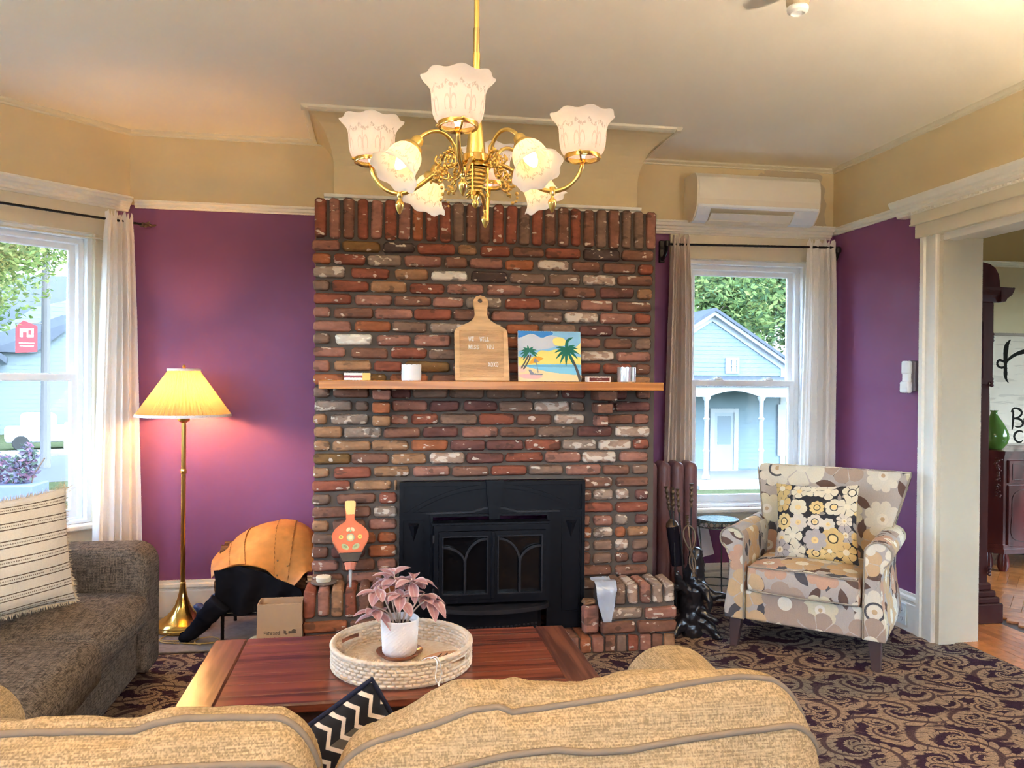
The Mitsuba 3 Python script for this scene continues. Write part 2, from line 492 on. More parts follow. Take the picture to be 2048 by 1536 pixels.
# ---- windows: wooden casing, white vinyl double-hung sashes, one pane each
def window(n, fr, hole, label, casing=True, lock=(0.5,)):
    u0, u1, z0, z1 = hole
    key = f'window_{n}'
    L = lambda m: local(m, fr)
    labels[key] = {'kind': 'structure', 'label': label}
    g = 0.045
    zm = (z0 + z1) / 2 + 0.005
    if casing:
        obj('casing', cat([L(cbox(u0 - 0.115, u0 + 0.005, -0.02, 0.022, z0 - 0.02, 2.325)), L(cbox(u1 - 0.005, u1 + 0.115, -0.02, 0.022, z0 - 0.02, 2.325)),
                           L(cbox(u0 - 0.115, u1 + 0.115, -0.02, 0.024, z1 - 0.005, 2.326))]), 'paint_cream', key)
        obj('sill', cat([L(cbox(u0 - 0.14, u1 + 0.14, -0.02, 0.060, z0 - 0.028, z0, 0.010))]), 'paint_trim', key)
        obj('apron', cat([L(cbox(u0 - 0.115, u1 + 0.115, 0, 0.02, z0 - 0.125, z0 - 0.028))]), 'paint_cream', key)
    # outer frame, stepped towards the glass
    fr_ = []
    for a, d0, d1 in ((0.0, -0.15, -0.005), (0.030, -0.13, -0.045)):
        w = 0.032
        fr_ += [L(cbox(u0 + a, u0 + a + w, d0, d1, z0 + a * .4, z1 - a)), L(cbox(u1 - a - w, u1 - a, d0, d1, z0 + a * .4, z1 - a)),
                L(cbox(u0 + a, u1 - a, d0, d1, z1 - a - w, z1 - a)), L(cbox(u0 + a, u1 - a, d0, d1, z0, z0 + a * .4 + 0.02))]
    obj('frame', cat(fr_), 'vinyl', key)
    a = 0.055

    def sash(nm, d0, d1, b0, b1, side, top, bot):
        k = obj(nm, cat([L(cbox(u0 + a, u0 + a + side, d0, d1, b0, b1, 0.006)), L(cbox(u1 - a - side, u1 - a, d0, d1, b0, b1, 0.006)),
                         L(cbox(u0 + a, u1 - a, d0, d1, b1 - top, b1, 0.006)), L(cbox(u0 + a, u1 - a, d0, d1, b0, b0 + bot, 0.006))]), 'vinyl', key)
        m = L(box(u0 + a + side, u1 - a - side, 0, 0.0001, b0 + bot, b1 - top))
        q = [L(trimesh.Trimesh([[u0 + a + side - .004, (d0 + d1) / 2, b0 + bot - .004], [u1 - a - side + .004, (d0 + d1) / 2, b0 + bot - .004],
                                [u1 - a - side + .004, (d0 + d1) / 2, b1 - top + .004], [u0 + a + side - .004, (d0 + d1) / 2, b1 - top + .004]], [[0, 1, 2], [0, 2, 3]], process=False))]
        obj('pane', cat(q), 'pane', k)
        return k
    sash('upper_sash', -0.115, -0.085, zm - 0.02, z1 - 0.05, 0.040, 0.045, 0.040)
    sash('lower_sash', -0.082, -0.050, z0 + 0.022, zm + 0.02, 0.042, 0.042, 0.055)
    for t in lock:
        uu = u0 + t * (u1 - u0)
        obj('sash_lock', cat([L(cbox(uu - .028, uu + .028, -.078, -.052, zm + .02, zm + .030)), L(cbox(uu - .010, uu + .022, -.074, -.060, zm + .03, zm + .040))]), 'vinyl', key)
    return key


window(1, F_BACK, WIN_B, 'white double hung window right of the brick fireplace', lock=(0.3, 0.72))
window(2, F_BAY, WIN_L, 'white double hung window on the slanting bay wall', lock=(0.5,))
window(3, F_BAYC, (0.25, BCL - 0.25, 0.585, 2.175), 'wide bay window outside the picture')
window(4, F_BAYN, (0.2, 1.16, 0.585, 2.175), 'near bay window outside the picture')
window(5, F_LEFT, (0.7, 1.9, 0.585, 2.175), 'unseen left wall window out of view, placed to light the room')  # out of view, lets daylight in from the left behind the camera
window(6, F_NEAR, (-0.6, 1.9, 0.55, 2.25), 'unseen window behind the camera, placed to light the room')  # unseen opening, placed to light the sofa back and room from behind

# ---- chimney breast: plaster, flaring forward and sideways into the ceiling
bx0, bx1, byf = -0.263, 1.487, 4.50
fl = 0.235
th = np.linspace(0, PI / 2, 12)
zs = np.r_[2.28, H_CEIL - fl - 0.02, H_CEIL - 0.02 - fl + fl * np.sin(th) ** 1.0]
off = np.r_[0, 0, (1 - np.cos(th)) * 0.118]
offy = np.r_[0, 0, (1 - np.cos(th)) * 0.30]
P = []
for zz, o, oy in zip(zs, off, offy):
    P.append([[bx0 - o, YB, zz], [bx0 - o, byf - oy, zz], [bx1 + o, byf - oy, zz], [bx1 + o, YB, zz]])
struct('wall_chimney_breast', cat([grid(np.array(P))]), 'paint_beige', label='beige plaster chimney breast flaring into the ceiling')
ox, oy = 0.150, 0.330
zb = [(0, 0), (0.034, 0), (0.030, -0.012), (0.018, -0.02), (0.0, -0.024)]
m1 = prism([(a - 0.034, H_CEIL + b) for a, b in zb], (bx0 - ox, byf - oy, 0), (0, -1, 0), (0, 0, 1), (1, 0, 0), bx1 - bx0 + 2 * ox)
m2 = prism([(a - 0.034, H_CEIL + b) for a, b in zb], (bx0 - ox, byf - oy, 0), (-1, 0, 0), (0, 0, 1), (0, 1, 0), YB - byf + oy)
m3 = prism([(a - 0.034, H_CEIL + b) for a, b in zb], (bx1 + ox, byf - oy, 0), (1, 0, 0), (0, 0, 1), (0, 1, 0), YB - byf + oy)
trim_n[0] += 1
struct(f'trim_{trim_n[0]}', cat([m1, m2, m3]), 'paint_cream', label='bead moulding round the flared top of the chimney breast')
lp = [(0, 2.365), (0.03, 2.365), (0.034, 2.380), (0.052, 2.386), (0.055, 2.402), (0, 2.406)]
trim_n[0] += 1
struct(f'trim_{trim_n[0]}', cat([prism(lp, (bx0 - 0.05, byf, 0), (0, -1, 0), (0, 0, 1), (1, 0, 0), bx1 - bx0 + 0.06)]), 'paint_trim', label='ledge moulding at the foot of the plaster chimney breast')

# ---- door casing and entablature round the opening in the right wall
key = 'door_1'
labels[key] = {'kind': 'structure', 'label': 'wide cased opening to the next room with a white entablature'}
C = []
prof = [(0, 0), (0.016, 0), (0.024, 0.006), (0.024, 0.030), (0.014, 0.036), (0.014, 0.092), (0.026, 0.098), (0.026, 0.128), (0, 0.130)]
obj('casing', prism([(b, a) for a, b in prof], (XR, 3.80, 0), (0, 1, 0), (-1, 0, 0), (0, 0, 1), 2.20), 'paint_trim', key)
obj('casing', prism([(b, a) for a, b in prof], (XR, OP0, 0), (0, -1, 0), (-1, 0, 0), (0, 0, 1), 2.20), 'paint_trim', key)
obj('jamb', cat([box(XR - 0.004, 3.02, 3.770, 3.801, 0, 2.19), box(3.022, XR2 + 0.03, 3.790, 3.801, 0, 2.19), box(3.02, 3.034, 3.77, 3.801, 0, 2.19)]), 'paint_cream', key)
obj('jamb', box(XR - 0.004, XR2 + 0.03, OP0, OP0 + 0.02, 0, 2.19), 'paint_cream', key)
obj('head_jamb', cat([box(XR - 0.004, XR2 + 0.03, OP0, 3.801, 2.172, 2.192), box(XR - 0.004, 3.02, OP0, 3.8, 2.15, 2.18)]), 'paint_trim', key)
obj('frieze', cat([box(XR - 0.040, XR, OP0 - 0.15, 3.95, 2.188, 2.265), box(XR - 0.050, XR, OP0 - 0.16, 3.975, 2.262, 2.335), box(XR - 0.055, XR, OP0 - .16, 3.98, 2.260, 2.267)]), 'paint_cream', key)
ent = [(0, 2.320), (0.056, 2.320), (0.058, 2.330), (0.066, 2.334), (0.070, 2.348), (0.082, 2.352), (0.086, 2.366), (0.098, 2.372), (0.112, 2.392), (0.116, 2.404), (0, 2.404)]
k = obj('cornice', strip(ent, F_RIGHT, OP0 - 0.28, 4.085), 'paint_trim', key)
dm = [box(XR - 0.068, XR - 0.05, y, y + 0.011, 2.322, 2.331) for y in np.arange(OP0, 4.0, 0.022)]
obj('dentil_band', cat(dm), 'paint_trim', key, kind='stuff')
# ------------------------------------------------------------------ brick fireplace
PAL = {'r': (0.225, 0.078, 0.050), 'b': (0.180, 0.090, 0.062), 'p': (0.270, 0.130, 0.095), 'k': (0.075, 0.052, 0.046), 'o': (0.285, 0.105, 0.052), 't': (0.300, 0.165, 0.090),
       'g': (0.185, 0.118, 0.086), 'w': (0.80, 0.76, 0.66), 'm': (0.34, 0.23, 0.17), 'd': (0.135, 0.062, 0.052), 'n': (0.26, 0.19, 0.145), 'y': (0.17, 0.095, 0.04)}
PK = list(PAL)


def f_brick(p, n, uv):
    # uv.x: which clay, uv.y: the brick's own seed
    k = uv.x * 16
    s = uv.y * 37.0
    col = M3(0)
    for i, c in enumerate(PK):
        col = dr.select(dr.abs(k - (i + 0.5)) < 0.5, M3(PAL[c]), col)
    a = fbm(p.x * 13 + s, p.y * 13, p.z * 22 + s, octaves=3)
    b = fbm(p.x * 60 + s, p.y * 60, p.z * 80, octaves=3)
    col = col * (0.62 + 0.85 * a) * (0.82 + 0.4 * b)
    # traces of old white mortar and paint: few on most bricks, much on the mottled ones
    lim = dr.select(dr.abs(k - (PK.index('m') + 0.5)) < 0.5, 0.47, dr.select(dr.abs(k - (PK.index('n') + 0.5)) < 0.5, 0.56, dr.select(dr.abs(k - (PK.index('w') + .5)) < .5, 0.40, 0.735 - 0.07 * uv.y)))
    w = smoothstep(lim, lim + 0.06, fbm(p.x * 30 + s * 3, p.y * 30, p.z * 42 + 7, octaves=3))
    col = mix(col, (0.66, 0.58, 0.48), w * 0.75)
    dk = smoothstep(0.64, 0.72, fbm(p.x * 19 + 5, p.y * 19, p.z * 27 + s, octaves=3))
    return mix(col, (0.07, 0.045, 0.035), dk * 0.6)


def f_brickbump(p, n, uv):
    return fbm(p.x * 110, p.y * 110, p.z * 110, octaves=3) + 0.8 * fbm(p.x * 26, p.y * 26, p.z * 26, octaves=2)


scene['brick'] = bumped(diffuse(mikit.proc(f_brick)), f_brickbump, 0.004, 2e-3)
scene['mortar'] = diffuse((0.105, 0.088, 0.075))
rb = np.random.default_rng(11)


def brick(m, cls, parent, name='brick'):
    uv = np.tile([(PK.index(cls) + 0.5) / 16, rb.random()], (len(m.vertices), 1))
    return obj(name, m, 'brick', parent, uv=uv, smooth=True)


FX0, FX1, FY = -0.337, 1.477, 4.10
fire = thing('brick_fireplace', 'tall red brick fireplace front with a soldier course on top', 'fireplace')
SX0, SX1, SZ1 = 0.118, 1.070, 0.862           # opening for the stove
obj('mortar', cat([box(FX0 + 0.010, FX1 - 0.010, FY + 0.018, YB, 0.865, 2.295), box(FX0 + 0.010, SX0, FY + 0.018, YB, 0.086, 0.866), box(SX1, FX1 - 0.010, FY + 0.018, YB, 0.086, 0.866)]), 'mortar', fire)
n = 26
pit = (FX1 - FX0) / n
for i in range(n):
    x = FX0 + pit * i
    cls = 'r p b r p r p o r r g b b r r g r b b r b g b g g p'.split()[i]
    brick(cbox(x + 0.005, x + pit - 0.009 + rb.uniform(-.002, .002), FY - rb.uniform(0, .006), FY + 0.09, 2.102 + rb.uniform(-.003, .003), 2.306 + rb.uniform(-.004, .003), 0.012, 0.003, rb), cls, fire)


def X(px):        # along the course: reading taken off the photograph in pixels, converted to metres on the brick face
    return -0.337 + (px - 626) * 2.6185e-3 * (1 - 0) / (1 - (px - 1024) * 1.046e-4) * 0.9575


ROWS = {
 1: 'p623-679 y684-762 k767-832 r837-914 t920-957 r966-1026 b1032-1095 r1098-1169 k1175-1249 b1253-1318',
 2: 'o624-661 r667-730 n736-804 p811-886 b893-938 p943-1010 o1016-1074 m1083-1145 b1153-1209 b1216-1281 r1287-1317',
 3: 'n625-690 r702-780 t792-860 w866-939 k947-1021 g1026-1097 g1105-1169 m1175-1240 b1245-1317',
 4: 'g625-659 r664-738 t742-815 r823-893 p899-972 p980-1051 b1057-1128 b1134-1201 d1210-1279 t1286-1316',
 5: 'r626-703 p710-786 b791-867 p870-931 n937-1009 r1017-1089 g1095-1165 p1171-1236 b1245-1314',
 6: 'p626-660 b667-747 p751-828 r832-907 b912-984 p989-1057 g1063-1134 m1139-1206 p1210-1276 r1282-1314',
 7: 'p626-703 o710-784 g788-857 n864-935 b941-1012 o1019-1085 g1092-1162 d1168-1236 b1244-1314',
 8: 'g626-660 w671-746 p755-824 p832-906 b912-980 o986-1050 b1056-1130 p1136-1211 b1219-1275 g1283-1314',
 9: 'p627-692 b703-778 r784-858 g863-932 r938-1010 b1016-1086 g1092-1162 m1170-1239 p1245-1314',
 10: 'p627-660 t668-745 r750-808 y815-905 b912-980 r986-1050 b1056-1125 r1131-1211 r1218-1275 b1283-1314',
 11: 'o627-690 y697-776 o783-860 b867-935 o942-1010 b1017-1088 g1095-1162 b1169-1240 t1247-1314',
 12: 'g628-660 b667-740 d785-826 g830-901 g905-975 g980-1053 g1057-1128 d1134-1180 d1231-1267 b1286-1313',
 13: 'n629-706 g711-740 p787-859 d864-924 d934-1002 g1006-1075 m1078-1150 g1153-1180 d1227-1241 d1243-1313',
 14: 't628-654 n664-739 p785-820 r827-881 g887-961 r965-1037 b1043-1113 m1119-1180 b1224-1278 p1282-1312',
 15: 't629-686 n690-766 b771-845 d851-922 p932-1004 b1008-1081 g1087-1160 d1166-1237 m1243-1313',
 16: 't628-661 t667-744 t747-822 o828-902 d908-978 d981-1056 r1060-1133 n1136-1205 m1210-1275 r1280-1312',
 17: 'y628-703 b707-782 t787-858 m866-935 d940-1015 r1020-1096 p1101-1173 m1176-1245 p1252-1311',
 18: 't628-660 r670-746 t752-824 p832-906 b912-986 r991-1064 g1067-1138 p1144-1215 b1220-1273 g1279-1311',
 19: 'r626-703 t710-787 t793-799 b1173-1239 b1246-1312', 20: 'g626-663 b677-755 r762-799 b1170-1195 n1200-1239 m1246-1272 d1286-1312',
 21: 'b626-697 b703-745 n751-799 r1170-1239 r1246-1312', 22: 't626-660 b668-735 p742-799 b1170-1193 p1201-1239 n1246-1270 d1286-1312',
 23: 'g626-680 o687-755 o761-799 o1170-1195 n1201-1239 o1246-1266 t1270-1312', 24: 'b626-660 d667-735 o742-799 b1170-1193 g1201-1239 m1246-1272 g1280-1312',
 25: 'p626-680 b687-755 p761-799 b1170-1195 g1201-1239 b1246-1272 d1280-1312', 26: 'b626-690 p697-770 b776-799 b1170-1239 b1246-1312', 27: 'r626-660 d667-735 o742-799 g1170-1239 b1246-1312',
}
for k, row in ROWS.items():
    zt = 2.091 - 0.0677 * (k - 1)
    for w in row.split():
        a, b = (float(v) for v in w[1:].split('-'))
        x0, x1 = X(a), X(b)
        if k >= 19:
            if x0 < SX0 + .3:
                x1 = min(x1, SX0 - 0.002)
            else:
                x0 = max(x0, SX1 + 0.002)
        if x1 - x0 < 0.01:
            continue
        brick(cbox(x0, x1, FY - rb.uniform(0, .008), FY + 0.09, zt - 0.0545 + rb.uniform(-.003, .002), zt + rb.uniform(-.002, .002), 0.0125, 0.0028, rb), w[0], fire)
# the two brick corbels that carry the shelf, and the returns on both sides
for xs, w in (((-0.040, 0.048), 'p o t'), ((1.112, 1.218), 'b b p')):
    for j, (c, s) in enumerate(zip(w.split(), (0, .014, .03))):
        zt = 1.340 - 0.0677 * j
        brick(cbox(xs[0] + 0.4 * s * (xs[0] > .5), xs[1] - s * (xs[0] > .5), 3.965 + .035 * j, FY + .05, zt - .055, zt - (.001 if j == 0 else 0), .008, .002, rb), c, fire, 'corbel_brick')
side = []
suv = []
for sx in (0, 1):
    for k in range(30):
        zt = 2.091 - 0.0677 * (k - 1) if k else 2.3
        h = 0.0555 if k else 0.2
        y = FY + 0.098 + (0.06 if k % 2 else 0)
        if k % 2 == 0 or k == 0:
            pass
        while y < YB - 0.02:
            L = (0.2 if k else 0.06)
            y1 = min(y + L, YB)
            m = cbox(*((FX0 - .002, FX0 + .06) if sx == 0 else (FX1 - .06, FX1 + .002)), y, y1, zt - h, zt, .007, .002, rb)
            side.append(m)
            suv.append(np.tile([(PK.index('rbpgd'[int(rb.integers(5))]) + .5) / 16, rb.random()], (len(m.vertices), 1)))
            y = y1 + 0.012
obj('side_brickwork', cat(side), 'brick', fire, uv=np.vstack(suv), kind='stuff')

# ---- hearth: a rowlock course along the floor, with two stepped seats
hearth = thing('brick_hearth', 'low brick hearth with a raised brick block at each end', 'hearth')
HX0, HX1, HY = -0.36, 1.526, 3.90
obj('mortar', cat([box(HX0 + .01, HX1 - .01, HY + .012, FY + .02, 0, .075), box(SX0 - .01, SX1 + .01, FY, 4.40, 0, .075), box(HX0 + .01, 0.02, HY + .02, FY + .01, 0.07, .345), box(1.135, HX1 - .01, HY + .02, FY + .01, 0.07, .33)]), 'mortar', hearth)
x = HX0
i = 0
while x < HX1 - 0.03:
    w = 0.055 + rb.uniform(-.003, .003)
    x1 = min(x + w, HX1)
    brick(cbox(x, x1, HY + rb.uniform(-.004, .004), FY + 0.01, 0.0, .084 + rb.uniform(-.003, .002), .007, .003, rb), 'rbopbgrpbt'[i % 10], hearth)
    if x1 < SX1 + 0.08 and x > SX0 - .05:
        brick(cbox(x, x1, FY + .018, FY + .215, 0.0, .084 + rb.uniform(-.003, .002), .007, .003, rb), 'tptgtpnt'[i % 8], hearth)
    x = x1 + 0.0075
    i += 1
for (xa, xb, courses) in ((HX0, 0.030, ((.094, .152, 'ob', 'd'), (.162, .218, 'ob', 'k'))), (1.125, HX1, ((.093, .152, 'bb', 'd'), (.163, .222, 'np', 'g')))):
    for j, (z0, z1, cl, _) in enumerate(courses):
        cut = xa + (xb - xa) * (0.56 if j else 0.46)
        for (a, b), c in zip(((xa + (0.03 if xa > 1 and j == 1 else 0), cut - .006), (cut + .006, xb)), cl):
            brick(cbox(a, b, HY + rb.uniform(-.003, .004), FY - .005, z0, z1, .010, .004, rb), c, hearth)
    nn = 6
    wd = (xb - xa) / nn
    for j in range(nn):
        top = .347 if xa > 1 else .370
        z0 = (.243 if xa > 1 else .235)
        if xa > 1 and j == 0:
            continue
        brick(cbox(xa + wd * j + .003, xa + wd * (j + 1) - .009, HY + rb.uniform(-.006, .006), FY - .004 - rb.uniform(0, .01), z0 + rb.uniform(-.004, .004), top + rb.uniform(-.004, .004), .011, .004, rb),
              ('r p t r b p' if xa < 1 else 'g g m p n n').split()[j], hearth)
# ---- mantel shelf


def f_mantel(p, n, uv):
    g = fbm(p.x * 2.2, p.y * 30, p.z * 60, octaves=3)
    return mix((0.56, 0.235, 0.060), (0.42, 0.15, 0.035), smoothstep(0.3, 0.7, g))


scene['wood_mantel'] = princ(mikit.proc(f_mantel), 0.32, 0, 0.5)
tag(obj('mantel_shelf', cbox(-0.294, 1.442, 3.90, FY + 0.004, 1.3405, 1.383, .003), 'wood_mantel'), 'honey coloured wooden mantel shelf across the brick fireplace', 'shelf')
# ------------------------------------------------------------------ black stove insert
scene['iron'] = princ((0.005, 0.0055, 0.008), 0.38, 0.0, 0.16)
scene['iron_worn'] = princ((0.016, 0.016, 0.019), 0.36, 0.0, 0.3)
scene['black_glass'] = princ((0.004, 0.004, 0.005), 0.06, 0, 0.5)
EXY = ((1, 0, 0), (0, 0, 1), (0, -1, 0))      # outline in x, z pushed towards the room


def front(shape, y, depth):
    """x-z outline standing in the plane y, pushed depth towards the room"""
    return fix(place(extr(shape, depth), (0, y, 0), (1, 0, 0), (0, 0, 1), (0, -1, 0)))


stove = thing('stove_insert', 'black cast iron fireplace stove with arched front and two glazed doors', 'stove')
sx0, sx1 = 0.100, 1.068
sc = (sx0 + sx1) / 2
plate = sg.box(sx0, 0.088, sx1, 0.863).difference(sg.box(0.262, 0.10, 0.872, 0.690))
obj('surround', cat([front(plate, 4.098, 0.040), front(sg.box(sx0, .088, sx1, .863).difference(sg.box(sx0 + .018, .07, sx1 - .018, .846)), 4.06, .012)]), 'iron', stove)
R = (0.4435 ** 2 + 0.135 ** 2) / (2 * 0.135)
czz = 0.850 - R
ring = sg.Point(sc, czz).buffer(R, 64).difference(sg.Point(sc, czz).buffer(R - 0.016, 64)).intersection(sg.box(sx0 + .012, .712, sx1 - .012, .87))
ring2 = sg.Point(sc, czz).buffer(R - 0.022, 64).difference(sg.Point(sc, czz).buffer(R - 0.030, 64)).intersection(sg.box(sx0 + .012, .712, sx1 - .012, .87))
obj('arch_moulding', cat([front(ring, 4.06, .014), front(ring2, 4.06, .008)]), 'iron', stove)
rl = sg.LineString([(sx0 + .03, .704), (.46, .706), (.535, .726), (.56, .727)]).buffer(.005)
rr = sg.LineString([(sx1 - .03, .704), (2 * sc - .46, .706), (2 * sc - .535, .726), (2 * sc - .56, .727)]).buffer(.005)
obj('ridge', front(rl.union(rr), 4.06, .010), 'iron_worn', stove)
obj('spandrel_bead', front(sg.box(sx0 + .026, .72, sx1 - .026, .842).difference(sg.box(sx0 + .030, .72, sx1 - .030, .838)).difference(sg.box(.5, .7, .68, .9)), 4.06, .006), 'iron', stove)
obj('keystone', front(sg.Polygon([(sc - .026, .672), (sc + .026, .672), (sc + .046, .872), (sc - .046, .872)]), 4.06, .028), 'iron', stove)
for s in (-1, 1):
    xm = sc + s * 0.412
    bead_ = sg.box(xm - .05, .175, xm + .05, .672).difference(sg.box(xm - .045, .18, xm + .045, .667))
    pyr = trimesh.Trimesh([[xm - .03, 4.058, .655], [xm + .03, 4.058, .655], [xm, 4.058, .56], [xm, 4.040, .640]], [[0, 1, 3], [1, 2, 3], [2, 0, 3]], process=False)
    obj('side_panel', cat([front(bead_, 4.06, .008), pyr, front(sg.box(xm - .062, .70, xm + .062, .712), 4.06, .012)]), 'iron', stove)
db = sg.box(.270, .262, .862, .655)
dfk = obj('door_frame', cat([front(db.difference(sg.box(.292, .282, .840, .628)), 4.07, .105), box(.262, .87, 3.985, 4.07, .652, .664), front(sg.box(.255, .10, .877, .70).difference(sg.box(.268, .10, .864, .687)), 4.06, .02)]), 'iron', stove)
obj('hinge', cat([cbox(.262, .272, 3.958, 3.972, .57, .61), cbox(.262, .272, 3.958, 3.972, .30, .34)]), 'iron_worn', stove)
for s in (-1, 1):
    a, b = (.294, .558) if s < 0 else (.574, .838)
    fr_ = sg.box(a, .284, b, .626)
    inn = sg.box(a + .022, .312, b - .022, .598)
    dk = obj('door', front(fr_.difference(inn), 3.985, .028), 'iron', stove)
    obj('bead', front(inn.buffer(.006, join_style=2).difference(inn), 3.957, .006), 'iron_worn', dk)
    obj('glass', front(inn, 3.99, .006), 'black_glass', dk)
    cx_ = (a + b) / 2 + s * .0
    tr = [sg.LineString([(cx_, .312), (cx_, .46)]).buffer(.006, cap_style=2)]
    w = b - .022 - cx_
    t = np.linspace(0, PI / 2, 14)
    inner = [(cx_ - s * (w - w * math.cos(q)), .46 + .125 * math.sin(q)) for q in t]
    outer = [(cx_ + s * (w - w * math.cos(q)), .46 + .085 * math.sin(q)) for q in t]
    tr += [sg.LineString(inner).buffer(.0055), sg.LineString(outer).buffer(.0055)]
    obj('tracery', front(shapely.union_all(tr).intersection(inn), 3.972, .012), 'iron_worn', dk)
obj('centre_post', cat([cbox(.556, .576, 3.948, 3.985, .284, .626), cbox(.560, .572, 3.935, 3.95, .55, .60)]), 'iron', stove)
lp_ = [(0.265 + .6 * t, 3.985 - .10 * math.sin(PI * t) ** .6) for t in np.linspace(0, 1, 25)]
lip = sg.Polygon([(.262, 4.05)] + lp_ + [(.868, 4.05)])
obj('ash_lip', mov(extr(lip, .022), (0, 0, .222)), 'iron_worn', stove)
gp = sg.Polygon([(.30, 4.05)] + [(0.30 + .53 * t, 4.02 - .075 * math.sin(PI * t) ** .6) for t in np.linspace(0, 1, 25)] + [(.83, 4.05)])
gk = obj('base_grille', mov(extr(gp, .125), (0, 0, .0865)), 'iron', stove)
gd = []
for i in range(22):
    t = .06 + .88 * i / 21
    for zz in (.10, .118, .136):
        gd.append(cbox(.30 + .53 * t - .007, .30 + .53 * t + .007, 4.02 - .075 * math.sin(PI * t) ** .6 - .004, 4.03 - .075 * math.sin(PI * t) ** .6, zz, zz + .010, .002))
obj('louvre', cat(gd), 'iron_worn', gk, kind='stuff')

# ------------------------------------------------------------------ things on the mantel
MZ = 1.3832


def f_maple(p, n, uv):
    g = fbm(p.x * 9, p.y * 9, p.z * 55, octaves=3)
    return mix((0.68, 0.43, 0.21), (0.56, 0.33, 0.15), smoothstep(0.3, 0.75, g))


scene['maple'] = princ(mikit.proc(f_maple), 0.4)
SB = 0.000605
out = [(395, 855), (388, 845), (385, 440), (398, 412), (440, 388), (515, 352), (550, 318), (562, 285), (556, 230), (546, 190), (552, 155), (572, 130), (610, 118), (648, 130), (670, 155), (676, 190), (668, 230), (664, 285), (676, 318),
       (712, 350), (785, 388), (826, 412), (838, 440), (850, 845), (842, 855)]
bo = sg.Polygon([((a - 617) * SB, (855 - b) * SB) for a, b in out]).buffer(-.004).buffer(.004).difference(sg.Point((606 - 617) * SB, (855 - 166) * SB).buffer(.012))
lean = math.radians(9)


def leaning(m, x, y, z, a, turn=0.0):
    """a flat thing lying in x-y (face +z) stood up, facing the room and leaning back"""
    return place(m, (x, y, z), (math.cos(turn), math.sin(turn), 0), (-math.sin(turn) * math.sin(a), math.cos(turn) * math.sin(a), math.cos(a)),
                 (math.sin(turn) * math.cos(a), -math.cos(turn) * math.cos(a), math.sin(a)))


lb = thing('letter_board', 'wooden cutting board shaped letter board reading WE WILL MISS YOU XOXO', 'letter board')
field = sg.box((428 - 617) * SB, (855 - 828) * SB, (802 - 617) * SB, (855 - 425) * SB)
LBX, LBY = 0.510, 4.012
obj('board', cat([leaning(extr(bo, .012), LBX, LBY, MZ, lean), leaning(mov(extr(bo.difference(field), .005), (0, 0, .012)), LBX, LBY, MZ, lean)]), 'maple', lb)
fx0, fz0, fx1, fz1 = field.bounds
rg = []
npz = 36
for i in range(npz):
    z0 = fz0 + (fz1 - fz0) * i / npz
    rg.append(cbox(fx0, fx1, z0 + .0006, z0 + (fz1 - fz0) / npz - .0012, .011, .0165, .0015))
obj('grooved_field', leaning(cat(rg), LBX, LBY, MZ, lean), 'maple', lb, kind='stuff')
for txt, cx_, cy_, w in (('W', 503, 517, 24), ('E', 530, 517, 18), ('W', 598, 517, 24), ('I', 626, 517, 8), ('L', 641, 517, 16), ('L', 662, 517, 16), ('M', 503, 587, 24), ('I', 533, 587, 8), ('S', 548, 587, 18), ('S', 572, 587, 18), ('Y', 653, 583, 20),
                         ('O', 677, 583, 19), ('U', 702, 583, 17), ('X', 667, 735, 20), ('O', 690, 735, 19), ('X', 712, 735, 20), ('O', 735, 735, 19)):
    tm = text_mesh(txt, 36 * SB, .003, True)
    b = tm.bounds
    tm.apply_translation((-b[0][0], 0, 0))
    tm.apply_scale((w * SB / max(b[1][0] - b[0][0], 1e-4), 1, 1))
    tm.apply_translation(((cx_ - 617) * SB, (855 - cy_) * SB, .0165))
    obj('letter', leaning(tm, LBX, LBY, MZ, lean), 'vc_satin', lb, color=(.85, .85, .82))

# the little beach painting: flat paint on a stretched canvas
pw, ph = .334, .263
pc = thing('beach_painting', 'small unframed beach painting of palms, yellow sky and blue sea', 'painting')
PX, PY, pl = 0.700, 4.030, math.radians(7)
obj('canvas', leaning(cbox(0, pw, 0, ph, 0, .016, .002), PX, PY, MZ, pl), 'vc_matte', pc, color=(.8, .78, .72))
layers, cols = [], []


def paint(pts, col, smooth_=True):
    k = len(layers)
    q = np.array([((x - 918) / 540 * pw, (860 - y) / 425 * ph) for x, y in pts])
    if smooth_:
        q = catmull(q, 5)
    g = sg.Polygon(q).buffer(0).intersection(sg.box(0.001, 0.001, pw - .001, ph - .001))
    if g.is_empty:
        return
    m = extr(g, .0002 + .00008 * k)
    m.apply_translation((0, 0, .016))
    layers.append(m)
    cols.append(np.tile(col, (len(m.vertices), 1)))


paint([(900, 430), (1470, 430), (1470, 870), (900, 870)], (.86, .70, .42), False)
paint([(900, 430), (1470, 430), (1470, 640), (900, 660)], (.30, .58, .80), False)
paint([(900, 430), (1170, 430), (1215, 462), (1130, 490), (1040, 470), (900, 500)], (.06, .26, .62))
paint([(900, 515), (960, 485), (1030, 460), (1080, 475), (1120, 495), (1200, 470), (1290, 500), (1250, 560), (1140, 590), (1000, 600), (900, 600)], (.62, .66, .72))
paint([(1222, 500), (1260, 485), (1310, 495), (1345, 540), (1300, 560), (1240, 555), (1218, 530)], (.90, .78, .26))
paint([(1060, 640), (1110, 600), (1180, 605), (1260, 590), (1330, 640), (1470, 620), (1470, 725), (900, 725), (900, 650), (1000, 680)], (.92, .80, .24))
paint([(1390, 600), (1430, 555), (1470, 530), (1470, 650), (1420, 640)], (.92, .82, .36))
paint([(1350, 620), (1400, 640), (1470, 660), (1470, 640), (1400, 610)], (.30, .56, .78))
paint([(990, 725), (1470, 718), (1470, 800), (1300, 795), (1150, 775), (1000, 742)], (.25, .60, .80))
